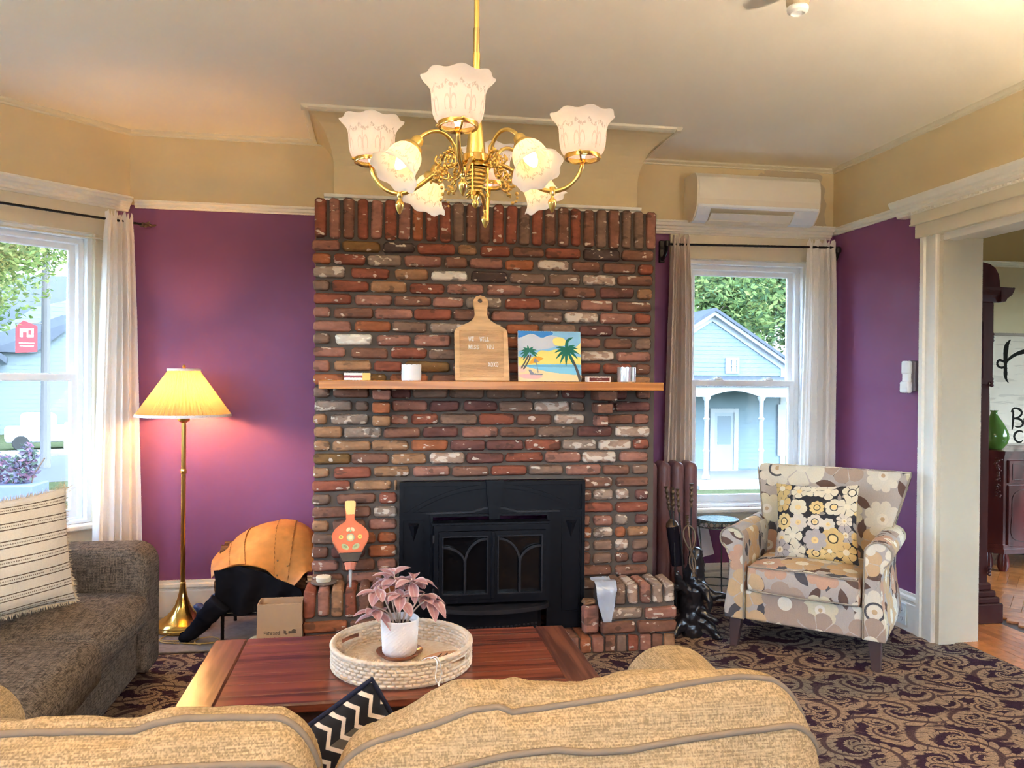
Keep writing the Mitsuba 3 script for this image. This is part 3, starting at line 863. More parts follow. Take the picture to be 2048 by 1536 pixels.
paint([(1000, 725), (1470, 722), (1470, 740), (1000, 738)], (.16, .46, .66))
paint([(920, 810), (1010, 800), (1120, 812), (1080, 840), (960, 835)], (.78, .52, .48))
paint([(915, 740), (960, 745), (985, 775), (930, 790), (900, 780)], (.86, .62, .52))
for a, b in (((1365, 620), (1450, 860)),):
    paint([(1360, 618), (1395, 680), (1430, 760), (1462, 866), (1440, 866), (1410, 770), (1380, 690), (1350, 630)], (.10, .10, .10))
for q in ([(1000, 640), (975, 690), (940, 748), (952, 750), (985, 695), (1010, 648)], [(1018, 640), (1000, 690), (960, 752), (974, 755), (1008, 698), (1028, 648)]):
    paint(q, (.12, .11, .10))
rng = np.random.default_rng(5)


def fronds(cx_, cy_, L, angs, col):
    for a in angs:
        a = math.radians(a)
        d = np.array([math.cos(a), -math.sin(a)])
        nrm = np.array([d[1], -d[0]])
        p0 = np.array([cx_, cy_])
        t = np.linspace(0, 1, 5)
        droop = np.array([0, 1]) * 0.35 * L
        mid = [p0 + d * L * s + droop * s * s for s in t]
        w = .11 * L * np.sin(PI * np.clip(t * .9 + .08, 0, 1))
        up_ = [m - nrm * ww for m, ww in zip(mid, w)]
        dn = [m + nrm * ww for m, ww in zip(mid, w)]
        paint(up_ + dn[::-1], col)


fronds(1335, 590, 105, (150, 175, 205, 235, 265, 300, 335, 0, 25, 45), (.03, .17, .12))
paint([(1325, 590), (1322, 540), (1335, 505), (1365, 488), (1395, 486), (1370, 505), (1350, 530), (1348, 590)], (.03, .17, .12))
fronds(1010, 610, 75, (100, 130, 155, 180, 205, 225, -20, 0, 30, 60), (.04, .20, .14))
paint([(1003, 715), (1050, 658), (1090, 652), (1135, 668), (1085, 700), (1020, 716)], (.85, .42, .06), False)
paint([(1060, 665), (1095, 700), (1045, 704)], (.30, .30, .34), False)
paint([(1068, 704), (1074, 704), (1090, 790), (1084, 790)], (.3, .3, .32), False)
paint([(1003, 765), (1020, 762), (1048, 795), (1125, 798), (1122, 808), (1020, 806)], (.25, .27, .32), False)
obj('picture', leaning(cat(layers), PX, PY, MZ, pl), 'vc_matte', pc, color=np.vstack(cols))


def jar(x, y, r, h, mat, col, label, inner):
    k = thing('candle_jar', label, 'candle')

    def crown(P, a):
        P = P.copy()
        top = P[:, :, 2] > h * .93
        P[:, :, 2] += np.where(top, .0035 * np.abs(np.sin(a * 6))[None], 0)
        return P
    obj('jar', lathe([(0.001, 0), (r * .93, 0), (r, .006), (r, h), (r - .003, h), (r - .004, .012), (0.001, .012)], 48, (x, y, MZ), crown), mat, k, smooth=30, color=col)
    obj('wax', lathe([(0.001, h * .75), (r - .004, h * .75)], 24, (x, y, MZ)), 'vc_matte', k, color=inner)
    obj('wick', rod((x, y, MZ + h * .74), (x + .002, y, MZ + h * .74 + .012), .001, 6), 'vc_matte', k, color=(.05, .04, .03))


jar(0.151, 3.985, .049, .078, 'vc_satin', (.80, .80, .78), 'white scalloped candle jar on the left half of the mantel shelf', (.75, .72, .62))
scene['silvered'] = princ((0.75, 0.76, 0.78), 0.16, 0.75, 0.5)
scene['silvered_vc'] = scene['silvered']
jar(1.268, 3.985, .048, .076, 'silvered_vc', (.7, .7, .72), 'silvery scalloped candle jar near the right end of the mantel shelf', (.8, .8, .76))


def bands(x0, x1, y0, y1, z0, z1, parts_):
    """a small box whose front is divided into bands: (u0, u1, v0, v1, colour)"""
    ms, cs = [cbox(x0, x1, y0, y1, z0, z1, .001)], []
    cs.append(np.tile(parts_[0], (24, 1)))
    for u0, u1, v0, v1, c in parts_[1:]:
        m = box(x0 + u0 * (x1 - x0), x0 + u1 * (x1 - x0), y0 - .0004, y0 + .001, z0 + v0 * (z1 - z0), z0 + v1 * (z1 - z0))
        ms.append(m)
        cs.append(np.tile(c, (len(m.vertices), 1)))
    return cat(ms), np.vstack(cs)


m, c = bands(-.178, -.050, 3.975, 4.04, MZ, MZ + .036, [(.80, .74, .66), (0, .70, .0, .33, (.86, .84, .80)), (0, .70, .33, .66, (.33, .11, .13)), (0, .70, .66, 1, (.86, .84, .80)), (.70, 1, 0, 1, (.85, .62, .22))])
tag(obj('match_box', m, 'vc_matte', color=c), 'white, maroon and yellow match box near the left end of the mantel', 'match box')
m, c = bands(1.056, 1.180, 3.975, 4.03, MZ, MZ + .028, [(.82, .74, .66), (.08, .95, .18, .80, (.16, .05, .045)), (.38, .62, .42, .58, (.5, .35, .3))])
tag(obj('match_box', m, 'vc_matte', color=c), 'cream match box with a dark brown striking strip beside the painting', 'match box')

# ------------------------------------------------------------------ bellows on the left seat of the hearth
bl = thing('fireplace_bellows', 'orange hand painted bellows leaning on the brick above the hearth', 'bellows')
S_ = .417 / 770
half = [(0, 48), (14, 50), (40, 50), (70, 47), (110, 40), (150, 37), (175, 42), (195, 62), (220, 100), (255, 140), (290, 160), (320, 166), (350, 162), (390, 142), (430, 118), (470, 96)]
ol = [(-w * S_, (770 - s) * S_) for s, w in half] + [(w * S_, (770 - s) * S_) for s, w in half[::-1]]
ol = [(-30 * S_, 777 * S_)] + ol + [(30 * S_, 777 * S_)]
bo = sg.Polygon(ol).buffer(.004).buffer(-.004)
BA_ = math.atan2(.15, .385)
bp = (-.138, 3.925, .374)
bt = .06


def bel(m):
    return leaning(m, *bp, BA_, bt)


def rounded_plate(shape, d):
    return cat([extr(shape, d * .7), mov(extr(shape.buffer(-.003), d), (0, 0, 0))])


obj('front_board', bel(mov(rounded_plate(bo, .014), (0, 0, .022))), 'vc_satin', bl, color=(.66, .145, .055))
obj('back_board', bel(mov(rounded_plate(bo, .012), (0, 0, -.034))), 'vc_satin', bl, color=(.40, .12, .06))
hd = bo.intersection(sg.box(-.1, 645 * S_, .1, 1)).buffer(-.0015)
obj('handle_ochre', bel(mov(extr(hd, .0006), (0, 0, .036))), 'vc_satin', bl, color=(.80, .56, .20))  # thin ochre layer over the handle end of the front board
lt = bo.intersection(sg.box(-.2, 300 * S_, .2, 590 * S_)).buffer(-.006)
obj('leather', bel(mov(extr(lt.union(sg.Polygon([(-.056, 300 * S_), (-.036, 225 * S_), (.036, 225 * S_), (.056, 300 * S_)])), .052), (0, 0, -.026))), 'vc_satin', bl, color=(.035, .022, .018))
studs = []
for a in np.linspace(0, 1, 26):
    pt = bo.buffer(-.003).exterior.interpolate(a, normalized=True)
    if pt.y < 600 * S_:
        studs.append(mov(trimesh.creation.icosphere(1, .0028), (pt.x * 1.035, pt.y, .014)))
obj('stud', bel(cat(studs)), 'vc_gloss', bl, color=(.6, .5, .3), kind='stuff')
nz = lathe([(.030, 0), (.033, .004), (.024, .038), (.012, .04)], 20, fn=None)
obj('nozzle_block', bel(place(lathe([(.0, 0), (.021, 0), (.031, .036), (.0, .036)], 8), (0, 152 * S_, 0), (1, 0, 0), (0, 0, 1), (0, 1, 0))), 'vc_satin', bl, color=(.72, .24, .14))
obj('nozzle', bel(place(lathe([(.0, 0), (.006, 0), (.009, .084), (.0, .084)], 12), (0, 0, 0), (1, 0, 0), (0, 0, 1), (0, 1, 0))), 'vc_gloss', bl, color=(.30, .28, .26))
mot, mc = [], []


def motif(g, c, h=.0365):
    m = mov(extr(g, .0006), (0, 0, h - .0002))
    mot.append(m)
    mc.append(np.tile(c, (len(m.vertices), 1)))


cy0 = (770 - 335) * S_
for r_, c_ in ((.020, (.38, .36, .22)), (.015, (.80, .55, .22)), (.0085, (.85, .72, .40))):
    motif(sg.Point(0, cy0).buffer(r_), c_, .0365 + (.02 - r_) * .03)
for s in (-1, 1):
    motif(shapely.affinity.rotate(shapely.affinity.scale(sg.Point(s * .026, cy0 - .045).buffer(.020), 1, .62), s * 35), (.42, .42, .20))
    motif(shapely.affinity.rotate(shapely.affinity.scale(sg.Point(s * .024, cy0 - .043).buffer(.011), 1, .5), s * 35), (.26, .30, .14), .0370)
    motif(sg.Point(s * .046, cy0 + .003).buffer(.011), (.82, .50, .10))
    motif(sg.Point(s * .046, cy0 + .003).buffer(.005), (.40, .30, .08), .0370)
    motif(shapely.affinity.rotate(shapely.affinity.scale(sg.Point(s * .011, cy0 + .040).buffer(.012), .62, 1), s * 40), (.74, .56, .30))
    motif(sg.Point(s * .033, cy0 + .035).buffer(.0035), (.55, .2, .05))
    motif(sg.Point(s * .042, cy0 + .026).buffer(.003), (.55, .2, .05))
motif(sg.Point(0, cy0 + .033).buffer(.006), (.40, .40, .2))
obj('painted_flowers', bel(cat(mot)), 'vc_satin', bl, color=np.vstack(mc))

# small round thing on a flat stone, left end of the seat
tag(obj('flat_stone', fix(trimesh.convex.convex_hull(np.array([(-.272 + .062 * math.cos(a) * (1 + .1 * math.sin(3 * a)), 4.02 + .05 * math.sin(a), z) for a in np.linspace(0, 2 * PI, 18) for z in (.3745, .3845)]))), 'vc_matte', color=(.20, .15, .12)), 'thin flat brown stone on the left hearth block', 'stone')
tag(obj('round_tin', lathe([(.001, 0), (.034, 0), (.036, .003), (.036, .014), (.038, .016), (.038, .022), (.034, .026), (.001, .027)], 32, (-.272, 4.015, .385)), 'vc_satin', smooth=30, color=(.74, .66, .48)), 'small round cream tin lying on the flat stone', 'tin')
# loose bricks
rb2 = np.random.default_rng(3)
m = rotz(cbox(1.037, 1.117, 3.930, 3.990, .0860, .232, .012, .004, rb2), .12, (1.075, 3.96))
tag(obj('loose_brick', m, 'brick', uv=np.tile([(PK.index('p') + .5) / 16, .4], (24, 1))), 'loose pink brick standing upright in front of the right brick block', 'brick')
m = rotz(cbox(1.034, 1.104, 3.935, 3.985, .2370, .262, .010, .005, rb2), .05, (1.07, 3.96))
tag(obj('brick_fragment', m, 'brick', uv=np.tile([(PK.index('t') + .5) / 16, .7], (24, 1))), 'flat brick fragment lying on top of the upright loose brick', 'brick fragment')
# plastic sheet hanging over the corner of the right seat
prof_ = np.array([(1.118, 4.03, .352), (1.118, 3.95, .353), (1.116, 3.905, .352), (1.115, 3.884, .335), (1.117, 3.880, .28), (1.125, 3.878, .22), (1.135, 3.876, .165)])
prof_ = np.array([spline(prof_, 26)])[0]
w_ = np.interp(np.linspace(0, 1, 26), [0, .3, .5, .75, 1], [.075, .085, .080, .062, .030])
U = np.linspace(-.35, 1, 18)
Pm = np.array([[p_ + np.array([w_[i] * u, 0, 0]) for u in U] for i, p_ in enumerate(prof_)])
nz_ = nfbm(Pm * np.array([40, 40, 40.0]), 3, 4) - .5
Pm[..., 1] -= np.abs(nz_) * .022
Pm[..., 2] += np.where(Pm[..., 1] > 3.9, np.abs(nz_) * .018 + .004, 0)
Pm2 = Pm + np.array([0, .0006, -.0006])
scene['clear_plastic'] = princ((0.42, 0.46, 0.52), 0.18, 0, 0.6)
tag(obj('plastic_sheet', cat([grid(Pm), grid(Pm2, flip=True)]), 'clear_plastic', smooth=True), 'crumpled grey plastic sheet hanging over the left corner of the right brick block', 'plastic sheet')
# ------------------------------------------------------------------ coffee table


def f_table(p, n, uv):
    g = fbm(p.x * 3.0, p.y * 46, p.z * 46, octaves=3)
    s = smoothstep(0.35, 0.75, fbm(p.x * 1.2 + 3, p.y * 18, 2.0, octaves=2))
    c = mix((0.135, 0.034, 0.018), (0.050, 0.013, 0.009), smoothstep(0.35, 0.7, g))
    return mix(c, (0.20, 0.060, 0.028), s * 0.35)


def f_table_end(p, n, uv):
    g = fbm(p.x * 46, p.y * 3, p.z * 46, octaves=3)
    return mix((0.120, 0.042, 0.022), (0.052, 0.018, 0.012), smoothstep(0.3, 0.7, g))


scene['table_wood'] = princ(mikit.proc(f_table), 0.22, 0, 0.5)
scene['table_end_wood'] = princ(mikit.proc(f_table_end), 0.24, 0, 0.5)
scene['dark_wood'] = princ((0.045, 0.020, 0.014), 0.3, 0, 0.5)
TX0, TX1, TY0, TY1, TZ = -0.592, 0.715, 2.408, 3.035, 0.430
tbl = thing('coffee_table', 'low dark cherry coffee table with a planked top', 'table')
ix0, ix1, iy0, iy1 = TX0 + .115, TX1 - .115, TY0 + .085, TY1 - .085
npl = 5
for i in range(npl):
    y0 = iy0 + (iy1 - iy0) * i / npl
    y1 = iy0 + (iy1 - iy0) * (i + 1) / npl
    obj('plank', cbox(ix0 + .002, ix1 - .002, y0 + .0012, y1 - .0012, TZ - .028, TZ - .0005, .0018), 'table_wood', tbl)
obj('end_board', cbox(TX0, ix0 - .0005, TY0, TY1, TZ - .030, TZ, .006), 'table_end_wood', tbl)
obj('end_board', cbox(ix1 + .0005, TX1, TY0, TY1, TZ - .030, TZ, .006), 'table_end_wood', tbl)
obj('side_board', cbox(ix0, ix1, TY0, iy0 - .0005, TZ - .030, TZ, .005), 'table_wood', tbl)
obj('side_board', cbox(ix0, ix1, iy1 + .0005, TY1, TZ - .030, TZ, .005), 'table_wood', tbl)
obj('apron', cat([cbox(TX0 + .05, TX1 - .05, TY0 + .03, TY0 + .055, TZ - .11, TZ - .03), cbox(TX0 + .05, TX1 - .05, TY1 - .055, TY1 - .03, TZ - .11, TZ - .03),
                  cbox(TX0 + .03, TX0 + .055, TY0 + .05, TY1 - .05, TZ - .11, TZ - .03), cbox(TX1 - .055, TX1 - .03, TY0 + .05, TY1 - .05, TZ - .11, TZ - .03)]), 'dark_wood', tbl)
for a in (TX0 + .03, TX1 - .095):
    for b in (TY0 + .03, TY1 - .095):
        obj('leg', cbox(a, a + .065, b, b + .065, 0, TZ - .03, .005), 'dark_wood', tbl)
obj('lower_shelf', cbox(TX0 + .05, TX1 - .05, TY0 + .05, TY1 - .05, .10, .125), 'dark_wood', tbl)

# ------------------------------------------------------------------ woven tray
tr = thing('woven_tray', 'round woven rattan tray with two cut-out handles on the coffee table', 'tray')
TC = np.array([0.078, 2.700, TZ + .0005])
RT, HT = .236, .080


def f_rattan(p, n, uv):
    return mix((0.56, 0.40, 0.24), (0.72, 0.62, 0.48), fbm(p.x * 60, p.y * 60, p.z * 200, octaves=2))


scene['rattan'] = princ(mikit.proc(f_rattan), 0.5, 0, 0.4)
na, nzr = 448, 49
aa = np.arange(na) * 2 * PI / na
zz = np.linspace(.004, HT - .006, nzr)
A, Z = np.meshgrid(aa, zz, indexing='ij')
NC, RH = 56, .0117
row_ = np.floor((Z - .004) / RH)
cc_ = A / (2 * PI) * NC + .5 * (row_ % 2)
fz = (Z - .004) / RH - row_
fc = cc_ - np.floor(cc_)
# fat woven strands: rounded blocks with real gaps between them
wv = .0052 * (np.clip(np.sin(PI * fz), 0, 1) ** .5) * (np.clip(np.sin(PI * fc), 0, 1) ** .4) - .0030
hand = [math.radians(142), math.radians(-38)]


def inhandle(A, Z):
    m = np.zeros(A.shape, bool)
    for h in hand:
        d = np.abs((A - h + PI) % (2 * PI) - PI)
        m |= (d < .235) & (Z > .034) & (Z < .061)
    return m


def shell(r, sgn):
    rr_ = r + sgn * wv
    P_ = np.stack([rr_ * np.cos(A), rr_ * np.sin(A), Z], -1) + TC
    m = grid(P_, cu=True, flip=sgn < 0)
    cen = P_.reshape(-1, 3)[m.faces].mean(1) - TC
    m.update_faces(~inhandle(np.arctan2(cen[:, 1], cen[:, 0]), cen[:, 2]))
    return m


obj('side', cat([shell(RT, 1), shell(RT - .011, -1)]), 'rattan', tr)


def coil(r, z, rad, turns=0, n=360, amp=.0012, k=110):
    t = np.arange(n) * 2 * PI / n
    rr_ = rad + amp * np.sin(k * t)
    return tube(np.stack([r * np.cos(t), r * np.sin(t), np.full(n, z)], 1) + TC, rr_, 10, closed=True)


obj('rim', cat([coil(RT - .0055, HT - .004, .0088)]), 'rattan', tr, smooth=True)
for h in hand:
    loop = []
    for k_ in range(4):
        pass
    d = .235
    ts = np.linspace(-d, d, 24)
    pts = [((RT - .0055) * math.cos(h + t), (RT - .0055) * math.sin(h + t), .061) for t in ts]
    pts += [((RT - .0055) * math.cos(h + t), (RT - .0055) * math.sin(h + t), .034) for t in ts[::-1]]
    obj('handle_edge', tube(np.array(pts) + TC, .0062, 8, closed=True), 'rattan', tr, smooth=True)
fl_ = []
nr = 26
rr_ = np.linspace(0.004, RT - .008, nr * 4)
a2 = np.arange(180) * 2 * PI / 180
Rr, Aa = np.meshgrid(rr_, a2, indexing='ij')
Zb = .006 + .0018 * np.abs(np.sin(Rr / (RT / nr) * PI)) + .0008 * np.sin(Aa * 60)
obj('base', cat([grid(np.stack([Rr * np.cos(Aa), Rr * np.sin(Aa), Zb], -1) + TC, cv=True, flip=True), mov(lathe([(0.001, 0), (RT - .006, 0), (RT - .006, .006)], 64), TC)]), 'rattan', tr)

# ------------------------------------------------------------------ potted plant
PC = np.array([0.071, 2.752, TZ + .0095])
pp = thing('potted_plant', 'mauve leaved plant in a white textured pot standing in the tray', 'plant')


def hammered(P, a):
    P = P.copy()
    zz_ = P[:, :, 2]
    r = np.hypot(P[:, :, 0], P[:, :, 1])
    m = (zz_ > .018) & (zz_ < .122) & (r > .058)
    k = 1 + np.where(m, .016 * np.sin(a * 26)[None] * np.sin(zz_ * 520), 0)
    P[:, :, 0] *= k
    P[:, :, 1] *= k
    return P


zc = np.linspace(.02, .125, 50)
obj('pot', lathe([(.001, .010), (.054, .010), (.058, .016)] + [(.059 + .006 * (z - .02) / .1, z) for z in zc] + [(.0655, .128), (.064, .131), (.061, .129), (.060, .112), (.001, .110)], 104, PC, hammered), 'vc_satin', pp, smooth=40, color=(.80, .78, .74))
obj('saucer', lathe([(.001, 0), (.060, 0), (.078, .014), (.080, .019), (.077, .019), (.062, .006), (.001, .006)], 48, PC), 'vc_gloss', pp, smooth=30, color=(.19, .060, .030))
obj('soil', lathe([(.001, .1125), (.060, .111)], 24, PC), 'vc_matte', pp, color=(.03, .02, .016))


def f_leaf(p, n, uv):
    mid = 1 - smoothstep(0.0, 0.10, dr.abs(uv.y - 0.5))
    edge = smoothstep(0.30, 0.48, dr.abs(uv.y - 0.5))
    c = mix((0.40, 0.20, 0.21), (0.50, 0.28, 0.26), fbm(p.x * 60, p.y * 60, p.z * 60, octaves=2))
    c = mix(c, (0.66, 0.58, 0.58), edge * 0.75)
    return mix(c, (0.55, 0.42, 0.38), mid * 0.5)


scene['mauve_leaf'] = {'type': 'principledthin', 'base_color': mikit.proc(f_leaf), 'roughness': 0.35, 'diff_trans': 0.5, 'spec_trans': 0.0}


def leaf_mesh(base, d, L, W, curl, upv, nu=7, nv=5):
    d = d / np.linalg.norm(d)
    side = np.cross(d, upv)
    side /= np.linalg.norm(side) + 1e-9
    nn_ = np.cross(side, d)
    t = np.linspace(0, 1, nu)
    w = W * np.sin(PI * np.clip(t * .93 + .05, 0, 1)) ** .8
    P_ = []
    for i in range(nu):
        c = base + d * L * (t[i] - .12 * t[i] ** 2) - nn_ * curl * L * t[i] ** 2
        P_.append([c + side * w[i] * s + nn_ * abs(s) ** 1.6 * w[i] * .35 for s in np.linspace(-1, 1, nv)])
    uv_ = np.array([[ti, (s + 1) / 2] for ti in t for s in np.linspace(-1, 1, nv)])
    return grid(np.array(P_)), uv_


rl_ = np.random.default_rng(21)
heads = [(-.075, -.02, .245), (-.02, .02, .285), (.040, -.02, .270), (.085, .0, .215), (-.085, -.03, .175), (.0, -.05, .225), (.05, .04, .255), (-.045, .045, .255), (.105, .01, .190)]
for (hx, hy, hz) in heads:
    hp = PC + np.array([hx, hy, hz])
    root = PC + np.array([hx * .25, hy * .25, .112])
    mid_ = (root + hp) / 2 + np.array([hx * .1, hy * .1, .025])
    obj('stem', tube(spline([root, mid_, hp], 8), np.linspace(.0034, .0022, 8), 6), 'vc_satin', pp, smooth=True, color=(.48, .38, .30))
    outw = np.array([hx, hy, 0]) / max(.02, math.hypot(hx, hy))
    for k_ in range(7):
        a = 2 * PI * (k_ / 7) + rl_.uniform(-.3, .3)
        el = rl_.uniform(-.35, .75)
        d = np.array([math.cos(a) * math.cos(el), math.sin(a) * math.cos(el), math.sin(el)]) + outw * .25
        L = rl_.uniform(.060, .092)
        m, u_ = leaf_mesh(hp - np.array([0, 0, rl_.uniform(0, .03)]), d, L, rl_.uniform(.018, .026), rl_.uniform(.1, .6), np.array([0, 0, 1.0]))
        obj('leaf', m, 'mauve_leaf', pp, smooth=True, uv=u_)

# round wooden pieces and a wooden leaf in the tray, and a tag hanging over its edge
scene['leaf_wood'] = princ((0.36, 0.185, 0.10), 0.4)
scene['oak_light'] = princ((0.55, 0.34, 0.18), 0.45)
for i, (x, y) in enumerate(((-.083, 2.575), (-.008, 2.535))):
    tag(obj('wooden_disc', lathe([(.001, 0), (.036, 0), (.038, .003), (.038, .009), (.035, .012), (.001, .012)], 36, (x, y, TZ + .0088)), 'oak_light', smooth=30),
        ('pale round wooden disc at the left edge inside the tray', 'pale round wooden disc inside the tray nearest the sofa')[i], 'wooden disc')
wl = thing('wooden_leaf', 'carved brown wooden leaf lying in the right of the tray', 'ornament')
for s in (-1, 1):
    half_ = catmull([(-.078, s * .002), (-.05, s * .026), (0, s * .040), (.05, s * .030), (.082, s * .002), (.0, s * .0015)], 6)
    m = extr(sg.Polygon(half_).buffer(0), .012)
    m = rotz(m, .35)
    obj('leaf_half', mov(m, (.222, 2.690, TZ + .0105)), 'leaf_wood', wl)
for i in range(3):
    obj('vein', rotz(cbox(.212 + .02 * i - .01, .216 + .02 * i - .01, 2.668, 2.712, TZ + .0215, TZ + .0245, .0006), -.4, (.207 + .02 * i, 2.690)), 'dark_wood', wl)
st = thing('tag_string', 'white cotton string and tag hanging over the front edge of the tray', 'string')
ang_ = -1.13
e = TC + np.array([(RT + .004) * math.cos(ang_), (RT + .004) * math.sin(ang_), 0])
o_ = np.array([math.cos(ang_), math.sin(ang_), 0])
for s in (-.006, .007):
    sd = np.array([-o_[1], o_[0], 0]) * s
    obj('cord', tube(spline([e + o_ * -.07 + EZ * .02 + sd, e + o_ * -.018 + EZ * .086 + sd, e + o_ * .006 + EZ * (HT + .002) + sd * .6, e + o_ * .010 + EZ * .045 + sd * 1.5, e + o_ * .012 + EZ * .012], 22), .0014, 6), 'vc_matte', st, smooth=True, color=(.82, .80, .76))
obj('knot', tube([e + o_ * .012 + EZ * .016, e + o_ * .014 + EZ * .004], .003, 8), 'vc_matte', st, color=(.8, .78, .74))
# ------------------------------------------------------------------ upholstery
def softbox(x0, x1, y0, y1, z0, z1, r, n=16, puff=(0, 0, 0), fn=None):
    """a rounded, optionally bulging box as one closed mesh"""
    h = np.array([x1 - x0, y1 - y0, z1 - z0]) / 2
    r = min(r, h.min() * .98)
    t = np.linspace(-1, 1, n)
    vs, fs, at = [], [], 0
    for ax in range(3):
        for s in (-1, 1):
            a, b = (ax + 1) % 3, (ax + 2) % 3

            def spread(hh):
                # grid lines gathered where the edge is rounded
                e = r / hh
                k = max(4, n // 4)
                return np.unique(np.round(np.r_[np.linspace(-1, -1 + e, k), np.linspace(-1 + e, 1 - e, n), np.linspace(1 - e, 1, k)], 6))
            A, B = np.meshgrid(spread(h[a]), spread(h[b]), indexing='ij')
            P = np.zeros(A.shape + (3,))
            P[..., ax], P[..., a], P[..., b] = s * h[ax], A * h[a], B * h[b]
            q = np.clip(P, -(h - r), h - r)
            d = P - q
            L = np.linalg.norm(d, axis=-1, keepdims=True)
            P = q + d / np.maximum(L, 1e-9) * r
            m = grid(P, flip=s < 0)
            vs.append(m.vertices)
            fs.append(m.faces + at)
            at += len(m.vertices)
    v = np.vstack(vs)
    u = v / h
    for ax in range(3):
        a, b = (ax + 1) % 3, (ax + 2) % 3
        v[:, ax] += puff[ax] * u[:, ax] * np.clip(1 - u[:, a] ** 2, 0, 1) * np.clip(1 - u[:, b] ** 2, 0, 1)
    if fn is not None:
        v = fn(v, u)
    v = v + np.array([x0 + x1, y0 + y1, z0 + z1]) / 2
    m = trimesh.Trimesh(v, np.vstack(fs), process=True)
    return fix(m)


def wrinkle(amp, f, seed, st=(1, 1, 1)):
    def g(v, u):
        d = (nfbm(v * f * np.array(st) + seed * 3.7, 3, seed) - .5) * 2 * amp
        return v + u * d[:, None]
    return g


def weave(p, k):
    a = noise(p.x * 30, p.y * k, p.z * k)
    b = noise(p.x * k, p.y * 30, p.z * k)
    c = noise(p.x * k, p.y * k, p.z * 30)
    return (a + b + c) / 3


def f_tweed(p, n, uv):
    w = weave(p, 420.0)
    w2 = weave(p, 170.0)
    return mix((0.044, 0.035, 0.029), (0.185, 0.148, 0.115), smoothstep(0.30, 0.70, w * .55 + w2 * .45))


def f_linen(p, n, uv):
    w = weave(p, 520.0)
    w2 = fbm(p.x * 8, p.y * 8, p.z * 8, octaves=2)
    return mix((0.190, 0.128, 0.066), (0.365, 0.262, 0.150), smoothstep(0.28, 0.72, w)) * (0.92 + 0.16 * w2)


def f_weavebump(p, n, uv):
    return weave(p, 420.0)


scene['tweed'] = bumped(diffuse(mikit.proc(f_tweed)), f_weavebump, 0.0012)
scene['linen'] = bumped(diffuse(mikit.proc(f_linen)), f_weavebump, 0.0008)
scene['linen_welt'] = diffuse((0.185, 0.14, 0.10))

# ------------------------------------------------------------------ grey sofa under the bay window
gs = thing('grey_sofa', 'grey brown tweed sofa with square arms under the bay window', 'sofa')
obj('base', softbox(-1.95, -1.063, 2.02, 3.99, .055, .300, .018, 6), 'tweed', gs, smooth=35)


def arm_fn(v, u):
    return v


def rprof(w, h, r, n=10):
    """outline (a, z) of a block whose two upper corners are rounded"""
    o = [(0, 0)]
    for c, s in (((r, h - r), PI), ((w - r, h - r), PI / 2)):
        o += [(c[0] + r * math.cos(s - t), c[1] + r * math.sin(s - t)) for t in np.linspace(0, PI / 2, n)]
    return np.array(o + [(w, 0)])


def soft_prism(o, d, r=.03, k=5):
    """outline o (m, 2) given depth d along y with rounded rims: closed mesh in (x, y, z)"""
    poly = sg.Polygon(o)
    rings = []
    N = 160

    def ring(off, y):
        g = poly.buffer(-off, join_style=1, quad_segs=12) if off > 0 else poly
        L = g.exterior
        if not L.is_ccw:
            L = sg.LinearRing(list(L.coords)[::-1])
        p0 = min(range(len(L.coords)), key=lambda i: L.coords[i][0] + L.coords[i][1])
        cs = list(L.coords)[:-1]
        cs = cs[p0:] + cs[:p0]
        L = sg.LinearRing(cs)
        q = [L.interpolate(s, normalized=True) for s in np.arange(N) / N]
        return [[c.x, y, c.y] for c in q]
    for t in np.linspace(0, PI / 2, k):
        rings.append(ring(r * (1 - math.sin(t)), r * (1 - math.cos(t))))
    for y in np.linspace(r, d - r, 6)[1:-1]:
        rings.append(ring(0, y))
    for t in np.linspace(PI / 2, 0, k):
        rings.append(ring(r * (1 - math.sin(t)), d - r * (1 - math.cos(t))))
    return fix(capped(np.array(rings)))


ao = rprof(.93, .565, .10)
for y0 in (3.735, 1.99):
    obj('arm', mov(soft_prism(ao, .255, .045), (-1.955, y0, .06)), 'tweed', gs, smooth=True)
obj('back', softbox(-1.99, -1.74, 2.02, 3.98, .06, .80, .06, 8), 'tweed', gs, smooth=True)
for i, (ya, yb, xf) in enumerate(((3.055, 3.735, -1.000), (2.270, 3.020, -.962))):
    obj('seat_cushion', softbox(-1.76, xf, ya, yb, .285, .446 + .020 * i, .065, 20, puff=(.020, -.004, .034), fn=wrinkle(.005, 6, i + 2)), 'tweed', gs, smooth=True)
    obj('back_cushion', softbox(-1.80, -1.60, ya, yb, .44, .86, .07, 14, puff=(.03, .01, .02), fn=wrinkle(.006, 6, i + 5)), 'tweed', gs, smooth=True)
for x in (-1.92, -1.10):
    for y in (2.06, 3.95):
        obj('leg', cbox(x - .025, x + .025, y - .025, y + .025, 0, .06, .004), 'dark_wood', gs)


# striped pillow with frayed edges
def f_stripes(p, n, uv):
    v = uv.y * 7.0
    f = v - dr.floor(v)
    thin = (1 - smoothstep(0.020, 0.045, dr.abs(f - 0.16))) + (1 - smoothstep(0.020, 0.045, dr.abs(f - 0.52)))
    dots = (1 - smoothstep(0.02, 0.05, dr.abs(f - 0.34))) * smoothstep(0.25, 0.45, 0.5 + 0.5 * dr.sin(uv.x * 420)) * smoothstep(.3, .5, fbm(uv.x * 20, uv.y * 7, 1.0, octaves=2) + .1)
    base = M3(0.64, 0.54, 0.41) * (0.88 + 0.2 * weave(p, 420.0))
    return mix(base, (0.115, 0.07, 0.045), dr.minimum(thin + 0.8 * dots, 1.0))


scene['striped_cotton'] = diffuse(mikit.proc(f_stripes))


